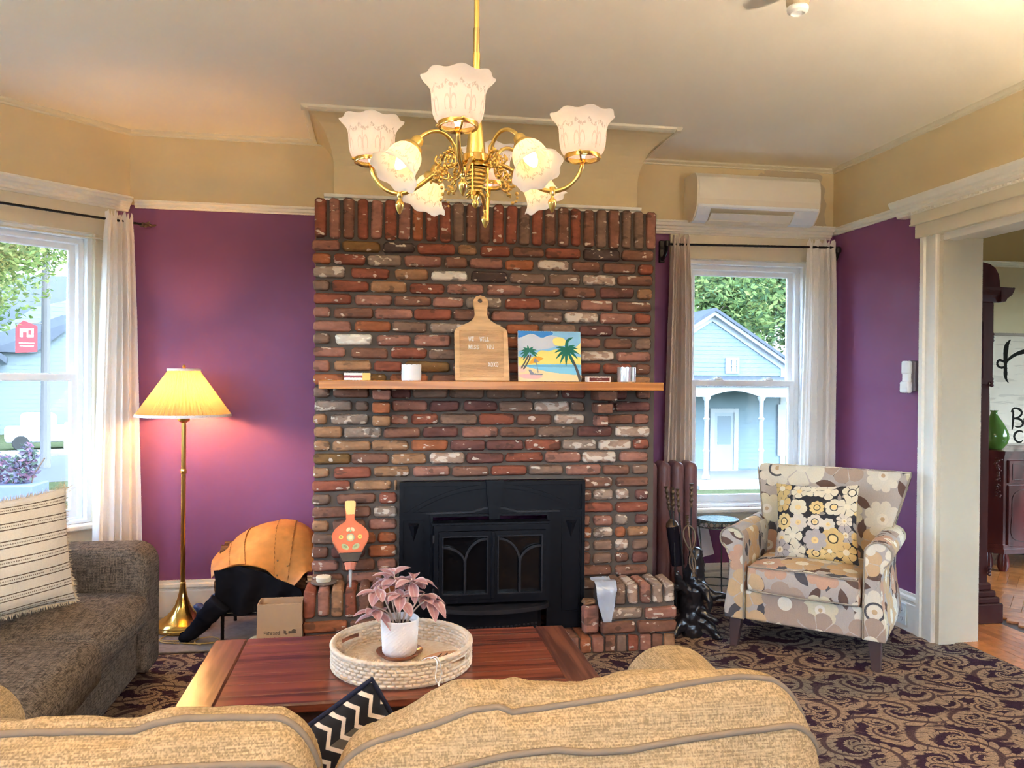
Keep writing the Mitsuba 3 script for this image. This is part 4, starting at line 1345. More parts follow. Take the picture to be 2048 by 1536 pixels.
def pillow_uv(nu):
    u = np.linspace(0, 1, nu)
    U, V = np.meshgrid(u, u, indexing='ij')
    q = np.stack([U.ravel(), V.ravel()], 1)
    return np.vstack([q, q])


def put(m, o, ex, ez):
    """pillow frame: x -> ex, z -> ez, front (-y) faces ex x ez"""
    ex = np.asarray(ex, float) / np.linalg.norm(ex)
    ez = np.asarray(ez, float)
    ez = ez - ex * (ex @ ez)
    ez /= np.linalg.norm(ez)
    ey = np.cross(ez, ex)
    v = np.asarray(m.vertices)
    return trimesh.Trimesh(np.asarray(o) + v[:, :1] * ex + v[:, 1:2] * ey + v[:, 2:] * ez, m.faces, process=False)


sp = thing('striped_pillow', 'cream pillow with thin brown stripes and frayed edges on the grey sofa', 'pillow')
SPO, SPX, SPZ = np.array([-1.385, 3.235, .708]), (.51, .86, 0.0), (-.24, -.16, .95)
m = pillow(.56, .46, .17, 44, .09, seed=3, crumple=.010)
obj('cover', put(m, SPO, SPX, SPZ), 'striped_cotton', sp, smooth=True, uv=pillow_uv(44))
fr = []
rf = np.random.default_rng(8)
for s in np.linspace(-1, 1, 170):
    for side in (0, 1, 2):
        k = .09
        if side == 0:
            b0 = np.array([s * .28 * (1), 0, .23 * (1 - k * (1 - s * s))]); d = np.array([rf.uniform(-.3, .3) + s * .4, rf.uniform(-.5, .2), 1])
        elif side == 1:
            b0 = np.array([.28 * (1 - k * (1 - s * s)), 0, s * .23]); d = np.array([1, rf.uniform(-.5, .2), rf.uniform(-.3, .3) + s * .4])
        else:
            b0 = np.array([s * .28, 0, -.23 * (1 - k * (1 - s * s))]); d = np.array([rf.uniform(-.3, .3), rf.uniform(-.5, .2), -1])
        L = rf.uniform(.012, .028) * (1.7 if side < 2 and s > .82 else 1)
        d = d / np.linalg.norm(d) * L
        w = np.array([.0022, 0, .0012]) if side != 1 else np.array([.0012, 0, .0022])
        fr.append(trimesh.Trimesh([b0 - w, b0 + w, b0 + d], [[0, 1, 2], [2, 1, 0]], process=False))
obj('fringe', put(cat(fr), SPO, SPX, SPZ), 'vc_matte', sp, color=(.52, .40, .26), kind='stuff')

# ------------------------------------------------------------------ beige sofa in front of the camera
bs = thing('beige_sofa', 'beige linen sofa in the foreground seen from behind its loose back cushions', 'sofa')
obj('base', softbox(-1.0, .85, 1.02, 1.98, .05, .34, .03, 6), 'linen', bs, smooth=35)
obj('back_frame', softbox(-1.02, .86, .98, 1.10, .10, .74, .04, 8), 'linen', bs, smooth=True)
for i, (x0, x1) in enumerate(((-1.03, -.785), (.612, .862))):
    o = rprof(x1 - x0, .655, .115, 12)
    m = soft_prism(o, .93, .05)
    v = m.vertices.copy()
    # the arm's top sags a little towards the back
    v[:, 2] *= 1 - .02 * np.cos(v[:, 1] * 3)
    m = trimesh.Trimesh(v, m.faces, process=False)
    obj('arm', mov(m, (x0, 1.05, .05)), 'linen', bs, smooth=True)
for i, (x0, x1) in enumerate(((-.78, -.085), (-.079, .608))):
    obj('seat_cushion', softbox(x0, x1, 1.20, 1.97, .34, .440, .045, 14, puff=(0, .02, .02), fn=wrinkle(.005, 6, i + 12)), 'linen', bs, smooth=True)


def back_cushion(xs, crest, w1, w2, xl, xr, seed, ycrest=1.272, yw1=1.212, yw2=1.165):
    """a loose box cushion leaning back: rear panel, boxing between two welts, pillowy front; returns (mesh, welt 1, welt 2)"""
    ci = lambda t, x: np.interp(x, [a for a, _ in t], [b for _, b in t])
    rings, W1, W2 = [], [], []
    for x in xs:
        e = min(1.0, (x - xl) / .075, (xr - x) / .075)
        e = max(e, 0.0)
        k = math.sqrt(max(0.0, 1 - (1 - e) ** 2.4)) if e < 1 else 1.0
        zc_, z1, z2 = ci(crest, x), ci(w1, x), ci(w2, x)
        zmid = .70
        pts = [(1.158, .50), (1.135, .58), (1.122, .68), (1.128, .76), (1.145, z2 - .045), (yw2 - .006, z2 - .012), (yw2, z2), (yw2 + .010, z2 + .014), ((yw2 + yw1) / 2 - .004, (z1 + z2) / 2 + .007), (yw1 - .010, z1 - .006), (yw1, z1 + .001), (yw1 + .012, z1 + .007), ((yw1 + ycrest) / 2 + .004, (z1 + zc_) / 2 + .011),
               (ycrest, zc_ + .001), (ycrest + .045, zc_ - .012), (ycrest + .085, zc_ - .05), (ycrest + .12, zc_ - .12), (ycrest + .14, .70), (ycrest + .15, .60), (ycrest + .13, .51), (1.30, .49), (1.21, .49)]
        p = np.array(pts)
        n_ = nfbm(np.stack([np.full(len(p), x * 9), p[:, 0] * 10, p[:, 1] * 10], -1) + seed, 3, seed) - .5
        fold = nfbm(np.stack([np.full(len(p), x * 22), p[:, 0] * 3, p[:, 1] * 4], -1) + seed * 2, 2, seed + 9) - .5
        c = np.array([1.23, zmid])
        d = p - c
        d = d / np.linalg.norm(d, axis=1, keepdims=True)
        amp = np.where((np.arange(len(p)) >= 5) & (np.arange(len(p)) <= 10), .004, .016)
        p = p + d * ((n_ * .8 + fold * .6) * amp * 1.6)[:, None]
        p = c + (p - c) * np.array([k ** .5 * .999 + .001, .35 + .65 * k])
        rings.append(np.column_stack([np.full(len(p), x), p]))
        W1.append([x, *p[10]])
        W2.append([x, *p[6]])
    P_ = np.array(rings)
    # rounder outline across the panels, sharp only at the welts
    from scipy.interpolate import PchipInterpolator
    M_ = []
    for r in P_:
        q = np.vstack([r, r[:1]])
        M_.append(PchipInterpolator(np.arange(len(q)), q)(np.linspace(0, len(q) - 1, 110, endpoint=False)))
    return fix(capped(np.array(M_))), np.array(W1), np.array(W2)


CR = [(-0.079, 0.80), (-0.044, 0.828), (0.003, 0.849), (0.041, 0.864), (0.074, 0.882), (0.123, 0.901), (0.174, 0.906), (0.225, 0.905), (0.27, 0.896), (0.312, 0.895), (0.397, 0.907), (0.45, 0.908), (0.539, 0.906), (0.63, 0.896), (0.666, 0.889), (0.699, 0.871)]
C1 = [(-0.079, .818), (-0.049, 0.832), (0.005, 0.850), (0.083, 0.865), (0.144, 0.885), (0.186, 0.888), (0.206, 0.878), (0.259, 0.882), (0.312, 0.886), (0.387, 0.894), (0.449, 0.902), (0.516, 0.91), (0.585, 0.914), (0.638, 0.907), (0.683, 0.885), (.71, .87)]
C2 = [(-.079, .79), (0.083, 0.817), (0.123, 0.823), (0.191, 0.835), (0.265, 0.838), (0.319, 0.83), (0.385, 0.83), (0.452, 0.838), (0.495, 0.842), (0.579, 0.848), (0.655, 0.851), (.7, .845)]
xs_ = lambda a, b: np.r_[a + .0005 + (np.linspace(0, 1, 16) ** 1.6) * .075, np.linspace(a + .08, b - .08, 60), b - .0005 - (np.linspace(1, 0, 16) ** 1.6) * .075]
m, W1, W2 = back_cushion(xs_(-.078, .712), CR, C1, C2, -.078, .712, 4)
k = obj('back_cushion', m, 'linen', bs, smooth=50)
for W in (W1, W2):
    obj('welt', tube(W[3:-3], .0052, 8), 'linen_welt', k, smooth=True)
LC = [(-.80, .87), (-.60, .89), (-0.519, 0.893), (-0.438, 0.886), (-0.343, 0.882), (-0.315, 0.890), (-0.277, 0.896), (-0.22, 0.896), (-0.141, 0.890), (-0.089, 0.878)]
L1 = [(-.80, .88), (-.60, .895), (-0.519, 0.897), (-0.438, 0.893), (-0.343, 0.888), (-0.315, 0.897), (-0.277, 0.903), (-0.22, 0.903), (-0.141, 0.897), (-0.089, 0.886)]
L2 = [(-.80, .85), (-0.5, .852), (-0.283, 0.858), (-0.21, 0.857), (-0.136, 0.853), (-0.081, 0.846)]
m, W1, W2 = back_cushion(xs_(-.80, -.082), LC, L1, L2, -.80, -.082, 8, ycrest=1.245, yw1=1.20, yw2=1.150)
k = obj('back_cushion', m, 'linen', bs, smooth=50)
for W in (W1, W2):
    obj('welt', tube(W[3:-3], .0055, 8), 'linen_welt', k, smooth=True)


# zigzag pillow lying in the beige sofa
def f_zig(p, n, uv):
    u, v = uv.x * 6.5, uv.y * 7.0
    tri = dr.abs((v - dr.floor(v)) - 0.5) * 2
    f = (u + tri * 0.30)
    f = f * 2.0
    g = f - dr.floor(f)
    line = 1 - smoothstep(0.13, 0.17, dr.abs(g - 0.5))
    cell = cell_rand(dr.floor(f + .5), dr.floor(v * 1.0), 3)
    dark = mix((0.010, 0.010, 0.013), (0.085, 0.075, 0.062), smoothstep(0.72, 0.80, cell))
    return mix(dark, (0.66, 0.56, 0.47), line)


scene['zigzag_cotton'] = princ(mikit.proc(f_zig), 0.7, 0, 0.2)
zp = thing('zigzag_pillow', 'black pillow with cream zigzag stripes tucked behind the beige cushions', 'pillow')
ZX = np.array([.84, .02, .52]); ZX /= np.linalg.norm(ZX)
ZZ = np.array([-.30, -.16, .85]); ZZ = ZZ - ZX * (ZX @ ZZ); ZZ /= np.linalg.norm(ZZ)
ZW, ZH = .40, .34
ZO = np.array([-.012, 1.49, .838]) - ZX * ZW / 2 - ZZ * ZH / 2
m = pillow(ZW, ZH, .09, 40, .05, seed=9, crumple=.004)
obj('cover', put(m, ZO, ZX, ZZ), 'zigzag_cotton', zp, smooth=True, uv=pillow_uv(40))
k_ = .05
edge = []
for a, b in (((-1, -1), (1, -1)), ((1, -1), (1, 1)), ((1, 1), (-1, 1)), ((-1, 1), (-1, -1))):
    for t in np.linspace(0, 1, 14, endpoint=False):
        U_, V_ = a[0] + (b[0] - a[0]) * t, a[1] + (b[1] - a[1]) * t
        edge.append([U_ * ZW / 2 * (1 - k_ * (1 - V_ ** 2) * abs(U_) ** 3), 0, V_ * ZH / 2 * (1 - k_ * (1 - U_ ** 2) * abs(V_) ** 3)])
obj('piping', put(tube(np.array(edge), .005, 8, closed=True), ZO, ZX, ZZ), 'vc_matte', zp, smooth=True, color=(.018, .020, .035))

# ------------------------------------------------------------------ flowered armchair
AW, AB = np.array([.747, -.665, 0]), np.array([.665, .747, 0])
AO = np.array([2.090, 3.672, 0])


def AC(m):
    return place(m, AO, AW, AB, EZ)


def flowers(a, b, cell, R, seed, ground, pals, leafc, dense=0.0):
    """printed flowers on a plane (a, b): round, scalloped and daisy heads in a jittered grid, leaves between them"""
    X_, Y_ = a / cell, b / cell
    col = M3(ground)
    # leaves first
    for (ox, oy) in ((0.0, 0.0), (0.5, 0.37)):
        ix, iy = dr.floor(X_ * 1.5 + ox), dr.floor(Y_ * 1.5 + oy)
        u, v = X_ * 1.5 + ox - ix - .5, Y_ * 1.5 + oy - iy - .5
        an = cell_rand(ix, iy, seed + 11 + int(ox * 4)) * 6.283
        c_, s_ = dr.cos(an), dr.sin(an)
        p_, q_ = u * c_ + v * s_, -u * s_ + v * c_
        e = dr.abs(q_) - 0.17 * (1 - dr.square(p_ / 0.42))
        on = (1 - smoothstep(-.01, .01, e)) * dr.select(dr.abs(p_) < .42, 1.0, 0.0) * dr.select(cell_rand(ix, iy, seed + 14) > .25, 1.0, 0.0)
        lc = dr.select(cell_rand(ix, iy, seed + 15) > .5, M3(leafc[0]), M3(leafc[1]))
        col = mix(col, lc, on)
    best = mi.Float(-1)
    for i in (-1, 0, 1):
        for j in (-1, 0, 1):
            cx_, cy_ = dr.floor(X_) + i, dr.floor(Y_) + j
            r1, r2, r3, r4 = (cell_rand(cx_, cy_, seed + k) for k in (1, 2, 3, 4))
            u, v = X_ - cx_ - .5 - (r1 - .5) * .5, Y_ - cy_ - .5 - (r2 - .5) * .5
            r = dr.sqrt(u * u + v * v) + 1e-5
            th_ = dr.atan2(v, u)
            npet = 5 + dr.floor(r3 * 4.99)
            pet = dr.abs(dr.cos(th_ * npet * .5 + r1 * 6))
            Rr_ = R * (.75 + .55 * r4)
            edge = Rr_ * (.74 + .26 * dr.sqrt(pet))
            inside = dr.select(r < edge, 1.0, 0.0)
            rank = r4 + .01
            c = M3(pals[0])
            for k, pc_ in enumerate(pals[1:], 1):
                c = dr.select(r3 * len(pals) > k, M3(pc_), c)
            gap = smoothstep(.06, .16, pet)
            c = mix(M3(ground) * 1.15, c, dr.select(r2 > .45, gap, 1.0))
            ring_ = dr.select(dr.abs(r / Rr_ - .40) < .05, 1.0, 0.0)
            c = mix(c, M3(leafc[0]), ring_ * dr.select(r1 > .80, 1.0, 0.0))
            c = mix(c, dr.select(r2 > .5, M3(pals[0]), M3(pals[-1])) * 1.1, dr.select(r < Rr_ * .30, 1.0, 0.0))
            c = mix(c, M3(pals[1]), dr.select(r < Rr_ * .12, 1.0, 0.0) * dr.select(r3 > .4, 1.0, 0.0))
            up = (inside > .5) & (rank > best)
            col = dr.select(up, c, col)
            best = dr.select(up, rank, best)
    return col


CP = [(0.64, 0.59, 0.47), (0.50, 0.35, 0.20), (0.36, 0.27, 0.21), (0.56, 0.50, 0.35), (0.47, 0.29, 0.20), (0.60, 0.55, 0.45)]


def f_chair(p, n, uv):
    dx, dy = p.x - 2.09, p.y - 3.672
    w, b = dx * .747 - dy * .665, dx * .665 + dy * .747
    nw, nb, nz_ = dr.abs(n.x * .747 - n.y * .665), dr.abs(n.x * .665 + n.y * .747), dr.abs(n.z)
    front_ = (nb >= nw) & (nb >= nz_ * .8)
    a = dr.select(front_, w, dr.select(nz_ * .8 > nw, w + 1.3, b + 2.1))
    c = dr.select(front_, p.z, dr.select(nz_ * .8 > nw, b + .4, p.z + .3))
    col = flowers(a, c, .200, .50, 20, (0.40, 0.355, 0.315), CP, ((0.085, 0.080, 0.085), (0.125, 0.078, 0.062)))
    return col * (.9 + .2 * weave(p, 480.0))


scene['flower_linen'] = diffuse(mikit.proc(f_chair))
scene['chair_welt'] = diffuse((0.30, 0.25, 0.20))
ac = thing('flowered_armchair', 'armchair upholstered in large tan, cream and grey flowers beside the right window', 'armchair')
fl_o = [(-.285, .150), (.285, .150), (.285, .30), (-.285, .30)]
obj('seat_rail', AC(softbox(-.285, .285, .012, .60, .150, .305, .012, 6)), 'flower_linen', ac, smooth=35)
obj('seat_cushion', AC(softbox(-.272, .272, -.012, .52, .302, .440, .022, 22, puff=(0, .010, .022), fn=wrinkle(.004, 8, 3))), 'flower_linen', ac, smooth=40)
cw = [(-.262, .003), (.262, .003)]
for zz in (.312, .432):
    obj('piping', AC(tube([(-.266, .0 - (.006), zz), (-.2, -.014, zz + (.002 if zz > .4 else -.002)), (0, -.018, zz + (.010 if zz > .4 else -.003)), (.2, -.014, zz + .002), (.266, -.006, zz)], .0038, 6)), 'chair_welt', ac, smooth=True)
right = [(.286, .150), (.286, .56), (.292, .585), (.305, .607), (.325, .622), (.350, .628), (.378, .622), (.400, .606), (.412, .582), (.412, .556), (.402, .534), (.386, .518), (.374, .505), (.366, .470), (.364, .42), (.370, .34), (.384, .26), (.392, .20), (.388, .150)]
for s in (1, -1):
    o = np.array(right) * [s, 1]
    o = o if s > 0 else o[::-1]
    m = soft_prism(o, .60, .010, 4)
    ak = obj('arm', AC(mov(m, (0, -.004, 0))), 'flower_linen', ac, smooth=40)
    wl_ = catmull(np.array(right)[1:14] * [s, 1], 4, closed=False)[4:-8]
    obj('piping', AC(tube(np.array([[s * .288, -.004, .155], [s * .288, -.006, .35]] + [[q[0], -.004, q[1]] for q in wl_]), .0042, 6)), 'chair_welt', ak, smooth=True)


def back_part():
    rings = []
    zs_ = np.r_[.30, np.linspace(.36, .86, 12), .885, .900, .908]
    for z in zs_:
        t = np.clip((z - .30) / .60, 0, 1)
        hw = .285 + .115 * t ** 1.2
        lean_ = .115 * t
        th_ = .135 - .03 * t
        e = 1 - max(0, (z - .86) / .048) ** 2 * .35
        b0, b1 = .475 + lean_, .475 + lean_ + th_
        pts = []
        n_ = 14
        for s in np.linspace(-1, 1, 22):      # front face, hollow in the middle, wings forward
            x = hw * s
            f = b0 - .060 * abs(s) ** 3.2 + .012 * math.cos(s * PI / 2)
            pts.append((x, f if abs(s) < .999 else f + .012))
        for s in np.linspace(1, -1, 22):
            pts.append((hw * s * 1.0, b1 - .03 * abs(s) ** 4))
        p = np.array(pts)
        c = np.array([0, (b0 + b1) / 2])
        q = c + (p - c) * [1 - (1 - e) * .06, e]
        rings.append(np.column_stack([q, np.full(len(q), z)]))
    return fix(capped(np.array(rings)))


bk = back_part()
bv = bk.vertices.copy()
bv[:, 0] += .035 * np.clip((bv[:, 2] - .3) / .6, 0, 1)
bk = trimesh.Trimesh(bv, bk.faces, process=False)
obj('backrest', AC(bk), 'flower_linen', ac, smooth=50)
for s in (-1, 1):
    pts = []
    for z in np.linspace(.44, .895, 10):
        t = (z - .30) / .60
        pts.append([s * (.285 + .115 * t ** 1.2) + .035 * t, .475 + .115 * t - .052, z])
    obj('piping', AC(tube(pts, .004, 6)), 'chair_welt', ac, smooth=True)
for (x, b, sx, sb) in ((-.335, .050, -.01, -.012), (.335, .050, .01, -.012), (-.29, .60, -.01, .05), (.29, .60, .01, .05)):
    tp = np.array([[-.030, -.030], [.030, -.030], [.030, .030], [-.030, .030]])
    P_ = [[[x + q[0], b + q[1], .155] for q in tp], [[x + sx + q[0] * .62, b + sb + q[1] * .62, 0] for q in tp]]
    obj('leg', AC(fix(capped(np.array(P_)[::-1]))), 'chair_leg_wood', ac)
scene['chair_leg_wood'] = princ((0.060, 0.038, 0.038), 0.35, 0, 0.5)

PP = [(0.62, 0.56, 0.42), (0.56, 0.40, 0.17), (0.40, 0.36, 0.34), (0.58, 0.52, 0.43), (0.62, 0.47, 0.22)]


def f_pillow(p, n, uv):
    c = flowers(uv.x * .43, uv.y * .43, .085, .55, 40, (0.035, 0.034, 0.038), PP, ((0.045, 0.04, 0.04), (0.30, 0.26, 0.22)))
    return c * (.9 + .2 * weave(p, 480.0))


scene['small_flower_cotton'] = diffuse(mikit.proc(f_pillow))
m = pillow(.43, .42, .15, 48, .07, seed=14, crumple=.016)
po = AO + AW * .005 + AB * .315 + EZ * .640
tag(obj('flower_pillow', put(m, po, AW + np.array([0, 0, .055]), AB * .30 + EZ * .95 + AW * .06), 'small_flower_cotton', smooth=True, uv=pillow_uv(48)), 'square pillow densely printed with cream and yellow flowers on the armchair', 'pillow')
# ------------------------------------------------------------------ chandelier
scene['brass'] = princ((0.74, 0.50, 0.145), 0.13, 1.0, 0.5)
scene['brass_old'] = princ((0.50, 0.36, 0.14), 0.30, 1.0, 0.5)


def f_etch(p, n, uv):
    # frosted glass with an etched festoon below the rim and three-leaved sprays lower down
    a = uv.x * 12
    fa = a - dr.floor(a) - .5
    fest = uv.y - (0.70 - 0.10 * (1 - 4 * fa * fa))
    band = (1 - smoothstep(0.03, 0.055, dr.abs(fest))) * smoothstep(0.40, 0.55, fbm(uv.x * 150, uv.y * 26, 2.0, octaves=2))
    b = uv.x * 8
    fb = b - dr.floor(b) - .5
    y = uv.y - 0.20
    stem = (1 - smoothstep(0.02, 0.05, dr.abs(fb))) * dr.select((y > 0) & (y < 0.36), 1.0, 0.0)
    curl = (1 - smoothstep(0.03, 0.07, dr.abs(dr.sqrt(dr.square((dr.abs(fb) - .16) / .13) + dr.square((y - .14) / .12)) - 1) * .3)) * dr.select((y > .06) & (y < .30), 1.0, 0.0)
    k = dr.minimum(band + .7 * stem + .7 * curl, 1.0)
    return mix((0.93, 0.90, 0.87), (0.56, 0.53, 0.50), k * 0.8)


scene['frosted_glass'] = {'type': 'principledthin', 'base_color': mikit.proc(f_etch), 'roughness': 0.35, 'diff_trans': 1.0, 'spec_trans': 0.0, 'eta': 1.5}
ch = thing('chandelier', 'brass chandelier with four upright frosted glass shades and four lit down-turned ones', 'chandelier')
CC = np.array([0.245, 2.098, 0.0])
obj('stem', rod(CC + EZ * 2.04, CC + EZ * H_CEIL, .0072, 16), 'brass', ch, smooth=30)
obj('canopy', lathe([(.001, H_CEIL - .05), (.02, H_CEIL - .05), (.05, H_CEIL - .02), (.065, H_CEIL), (.001, H_CEIL)], 32, CC), 'brass', ch, smooth=40)
obj('sleeve', rod(CC + EZ * 2.262, CC + EZ * 2.328, .0085, 16), 'brass_old', ch, smooth=30)
obj('sleeve', rod(CC + EZ * 2.205, CC + EZ * 2.262, .0100, 16), 'brass', ch, smooth=30)
vase = [(.0075, 2.120), (.010, 2.10), (.015, 2.085), (.019, 2.06), (.0225, 2.03), (.0255, 2.00), (.0262, 1.992)]
obj('upper_vase', lathe([(.001, 2.121)] + vase + [(.001, 1.990)], 40, CC), 'brass', ch, smooth=50)
obj('band', lathe([(.001, 1.992), (.034, 1.992), (.036, 1.989), (.036, 1.972), (.033, 1.968), (.040, 1.962), (.040, 1.957), (.001, 1.956)], 40, CC), 'brass', ch, smooth=30)
low = [(.001, 1.957)]
for z in np.linspace(1.955, 1.892, 40):
    t = (1.955 - z) / .063
    low.append((.0335 - .015 * t ** 1.2 + .0016 * math.sin(t * 40), z))
obj('lower_cone', lathe(low + [(.001, 1.890)], 48, CC), 'brass', ch, smooth=50)
cup = []
for k in range(6):
    a = k * PI / 3 + .3
    d = np.array([math.cos(a), math.sin(a), 0])
    cup.append(tube(spline([CC + d * .008 + EZ * 1.893, CC + d * .020 + EZ * 1.888, CC + d * .026 + EZ * 1.880], 8), [.004, .005, .005, .005, .004, .004, .003, .002], 8))
obj('petal_cup', cat(cup), 'brass', ch, smooth=True)
obj('finial', lathe([(.001, 1.892), (.010, 1.888), (.012, 1.880), (.007, 1.872), (.010, 1.866), (.008, 1.857), (.003, 1.852), (.001, 1.850)], 24, CC), 'brass', ch, smooth=60)


def ruffle(P, a):
    P = P.copy()
    n_ = P.shape[0]
    t = np.clip((np.arange(n_) - n_ * .55) / (n_ * .45), 0, 1)[:, None]
    w = np.cos(a * 8)[None]
    r = np.hypot(P[..., 0], P[..., 1])
    k = 1 + t ** 2 * .040 * w
    P[..., 0] *= k
    P[..., 1] *= k
    P[..., 2] += t ** 2 * .0035 * w
    return P


def glass_shade(prof, fr, key, n=64):
    z = np.linspace(0, 1, 26)
    from scipy.interpolate import PchipInterpolator
    pr = np.array(prof)
    s = np.linspace(0, 1, len(pr))
    f = PchipInterpolator(s, pr)
    q = f(z)
    a = np.arange(n + 1) * 2 * PI / n
    P_ = np.stack([q[:, None, 0] * np.cos(a), q[:, None, 0] * np.sin(a), np.repeat(q[:, 1:2], n + 1, 1)], -1)
    P_ = ruffle(P_, a)
    uv_ = np.stack([np.repeat((a / (2 * PI))[None], len(z), 0), np.repeat(z[:, None], n + 1, 1)], -1).reshape(-1, 2)
    m = place(grid(P_, flip=True), *fr)
    obj('shade', m, 'frosted_glass', key, smooth=True, uv=uv_)


def bulb(fr, key, mat_emit, s=1.0, lit=True):
    pr = [(.001, 0), (.008, .001), (.010, .010), (.0155, .024), (.0165, .034), (.013, .048), (.007, .060), (.001, .066)]
    m = place(lathe(np.array(pr) * s, 20), *fr)
    if lit:
        obj('bulb', m, 'vc_matte', key, smooth=True, color=(.9, .85, .7), emitter={'type': 'area', 'radiance': rgb(mat_emit)})
    else:
        obj('bulb', m, 'vc_satin', key, smooth=True, color=(.75, .35, .2))


UP_PROF = [(.041, 0), (.050, .007), (.058, .022), (.0615, .045), (.0625, .066), (.066, .082), (.075, .096), (.085, .106)]
DN_PROF = [(.024, 0), (.030, .004), (.038, .014), (.043, .032), (.045, .050), (.049, .064), (.057, .076), (.066, .084)]
for k in range(4):
    a = math.radians(75 + 90 * k)
    d = np.array([math.cos(a), math.sin(a), 0])
    ak = obj('gas_arm', tube(spline([CC + d * .030 + EZ * 1.972, CC + d * .075 + EZ * 1.962, CC + d * .135 + EZ * 1.925, CC + d * .205 + EZ * 1.893, CC + d * .250 + EZ * 1.908, CC + d * .276 + EZ * 1.94, CC + d * .283 + EZ * 1.968], 40), .0058, 10), 'brass', ch, smooth=True)
    c = CC + d * .205
    obj('pendant', lathe([(.001, 1.905), (.008, 1.904), (.0085, 1.886), (.005, 1.882), (.005, 1.876), (.011, 1.868), (.012, 1.862), (.009, 1.850), (.004, 1.840), (.001, 1.837)], 12, c), 'brass', ak, smooth=50)
    c = CC + d * .283
    g = [lathe([(.001, 1.966), (.008, 1.966), (.008, 1.976), (.001, 1.977)], 16, c), lathe([(.039, 1.977), (.046, 1.975), (.047, 1.979), (.047, 1.986), (.044, 1.988), (.040, 1.984)], 40, c, closed=True)]
    for j in range(3):
        b = a + j * 2 * PI / 3 + .4
        e = np.array([math.cos(b), math.sin(b), 0])
        g.append(tube(spline([c + EZ * 1.972, c + e * .022 + EZ * 1.968, c + e * .042 + EZ * 1.978], 8), .0026, 6))
        g.append(trimesh.creation.icosphere(2, .0042))
        g[-1].apply_translation(c + e * .050 + EZ * 1.984)
    gk = obj('gallery', cat(g), 'brass', ch, smooth=40)
    fr = (c + EZ * 1.982, (1, 0, 0), (0, 1, 0), (0, 0, 1))
    glass_shade(UP_PROF, fr, gk)
    bulb((c + EZ * 1.976, (1, 0, 0), (0, 1, 0), (0, 0, 1)), gk, [DIM, DIM * .40, DIM * .22], .8)
for k in range(4):
    a = math.radians(30 + 90 * k)
    d = np.array([math.cos(a), math.sin(a), 0])
    ak = obj('electric_arm', tube(spline([CC + d * .036 + EZ * 1.965, CC + d * .058 + EZ * 1.978, CC + d * .072 + EZ * 2.005, CC + d * .105 + EZ * 2.030, CC + d * .150 + EZ * 2.022, CC + d * .185 + EZ * 1.992], 40), .0052, 10), 'brass', ch, smooth=True)
    dirn = d * .60 - EZ * .80
    o = CC + d * .180 + EZ * 1.997
    ex = np.cross(dirn, EZ); ex /= np.linalg.norm(ex)
    ey = np.cross(dirn, ex)
    fr = (o, ex, ey, dirn)
    obj('socket', place(lathe([(.001, -.004), (.013, -.004), (.016, .004), (.017, .020), (.026, .026), (.029, .034), (.029, .040), (.001, .040)], 24), *fr), 'brass', ak, smooth=40)
    glass_shade(DN_PROF, (o + dirn * .034, ex, ey, dirn), ak)
    bulb((o + dirn * .038, ex, ey, dirn), ak, [BULB, BULB * .64, BULB * .17], 1.05)
    # pierced scroll casting under each arm
    sc_ = []
    for (r0, z0, R0, turns, sgn) in ((.085, 1.962, .024, 1.6, 1), (.098, 1.925, .017, 1.4, -1), (.070, 1.995, .013, 1.2, 1), (.118, 1.955, .012, 1.2, -1)):
        t = np.linspace(0, 1, 40)
        rr_ = R0 * (1 - .78 * t)
        th_ = sgn * t * turns * 2 * PI + 1.2
        sc_.append(tube(np.array([CC + d * (r0 + rr_[i] * math.cos(th_[i])) + EZ * (z0 + rr_[i] * math.sin(th_[i])) for i in range(40)]), np.linspace(.0030, .0018, 40), 7))
    rs = np.random.default_rng(60 + k)
    for _ in range(46):
        t = rs.random()
        r0, z0 = .075 + .055 * t + rs.normal(0, .010), 1.985 - .085 * t + rs.normal(0, .012)
        s = trimesh.creation.icosphere(1, rs.uniform(.0028, .0052))
        s.apply_scale((1, 1, rs.uniform(.7, 1.5)))
        s.apply_translation(CC + d * r0 + np.array([-d[1], d[0], 0]) * rs.normal(0, .004) + EZ * z0)
        sc_.append(s)
    obj('scroll', cat(sc_), 'brass', ak, smooth=True)
# the thin key rods hanging from two of the arms
for (x, y, z0, z1) in ((.275, 2.078, 1.905, 1.815), (.230, 2.035, 1.90, 1.862)):
    obj('key_rod', cat([rod((x, y, z0 + .05), (x, y, z0 - .02), .003, 8), rod((x, y, z0 - .02), (x, y, z1), .0042, 8), lathe([(.001, z0 - .018), (.006, z0 - .02), (.006, z0 - .028), (.001, z0 - .03)], 12, (x, y, 0))]), 'brass', ch, smooth=40)

# ------------------------------------------------------------------ floor lamp
fl = thing('floor_lamp', 'brass floor lamp with a glowing pleated yellow shade by the purple wall', 'lamp')
LX, LY = -1.060, 4.560
obj('base', lathe([(.001, .015), (.132, .015), (.140, .022), (.141, .034), (.136, .040), (.138, .046), (.130, .056), (.118, .064), (.090, .082), (.062, .110), (.040, .145), (.026, .185), (.018, .225), (.014, .262), (.001, .264)], 56, (LX, LY, 0)), 'brass', fl, smooth=40)
obj('pole', cat([rod((LX, LY, .258), (LX, LY, 1.150), .0125, 20), lathe([(.012, .86), (.016, .865), (.016, .885), (.012, .89)], 20, (LX, LY, 0)), lathe([(.012, .262), (.0165, .266), (.012, .272)], 20, (LX, LY, 0))]), 'brass', fl, smooth=40)
obj('socket', lathe([(.001, 1.14), (.014, 1.14), (.030, 1.152), (.032, 1.165), (.018, 1.172), (.018, 1.215), (.001, 1.216)], 24, (LX, LY, 0)), 'brass', fl, smooth=40)
hp = []
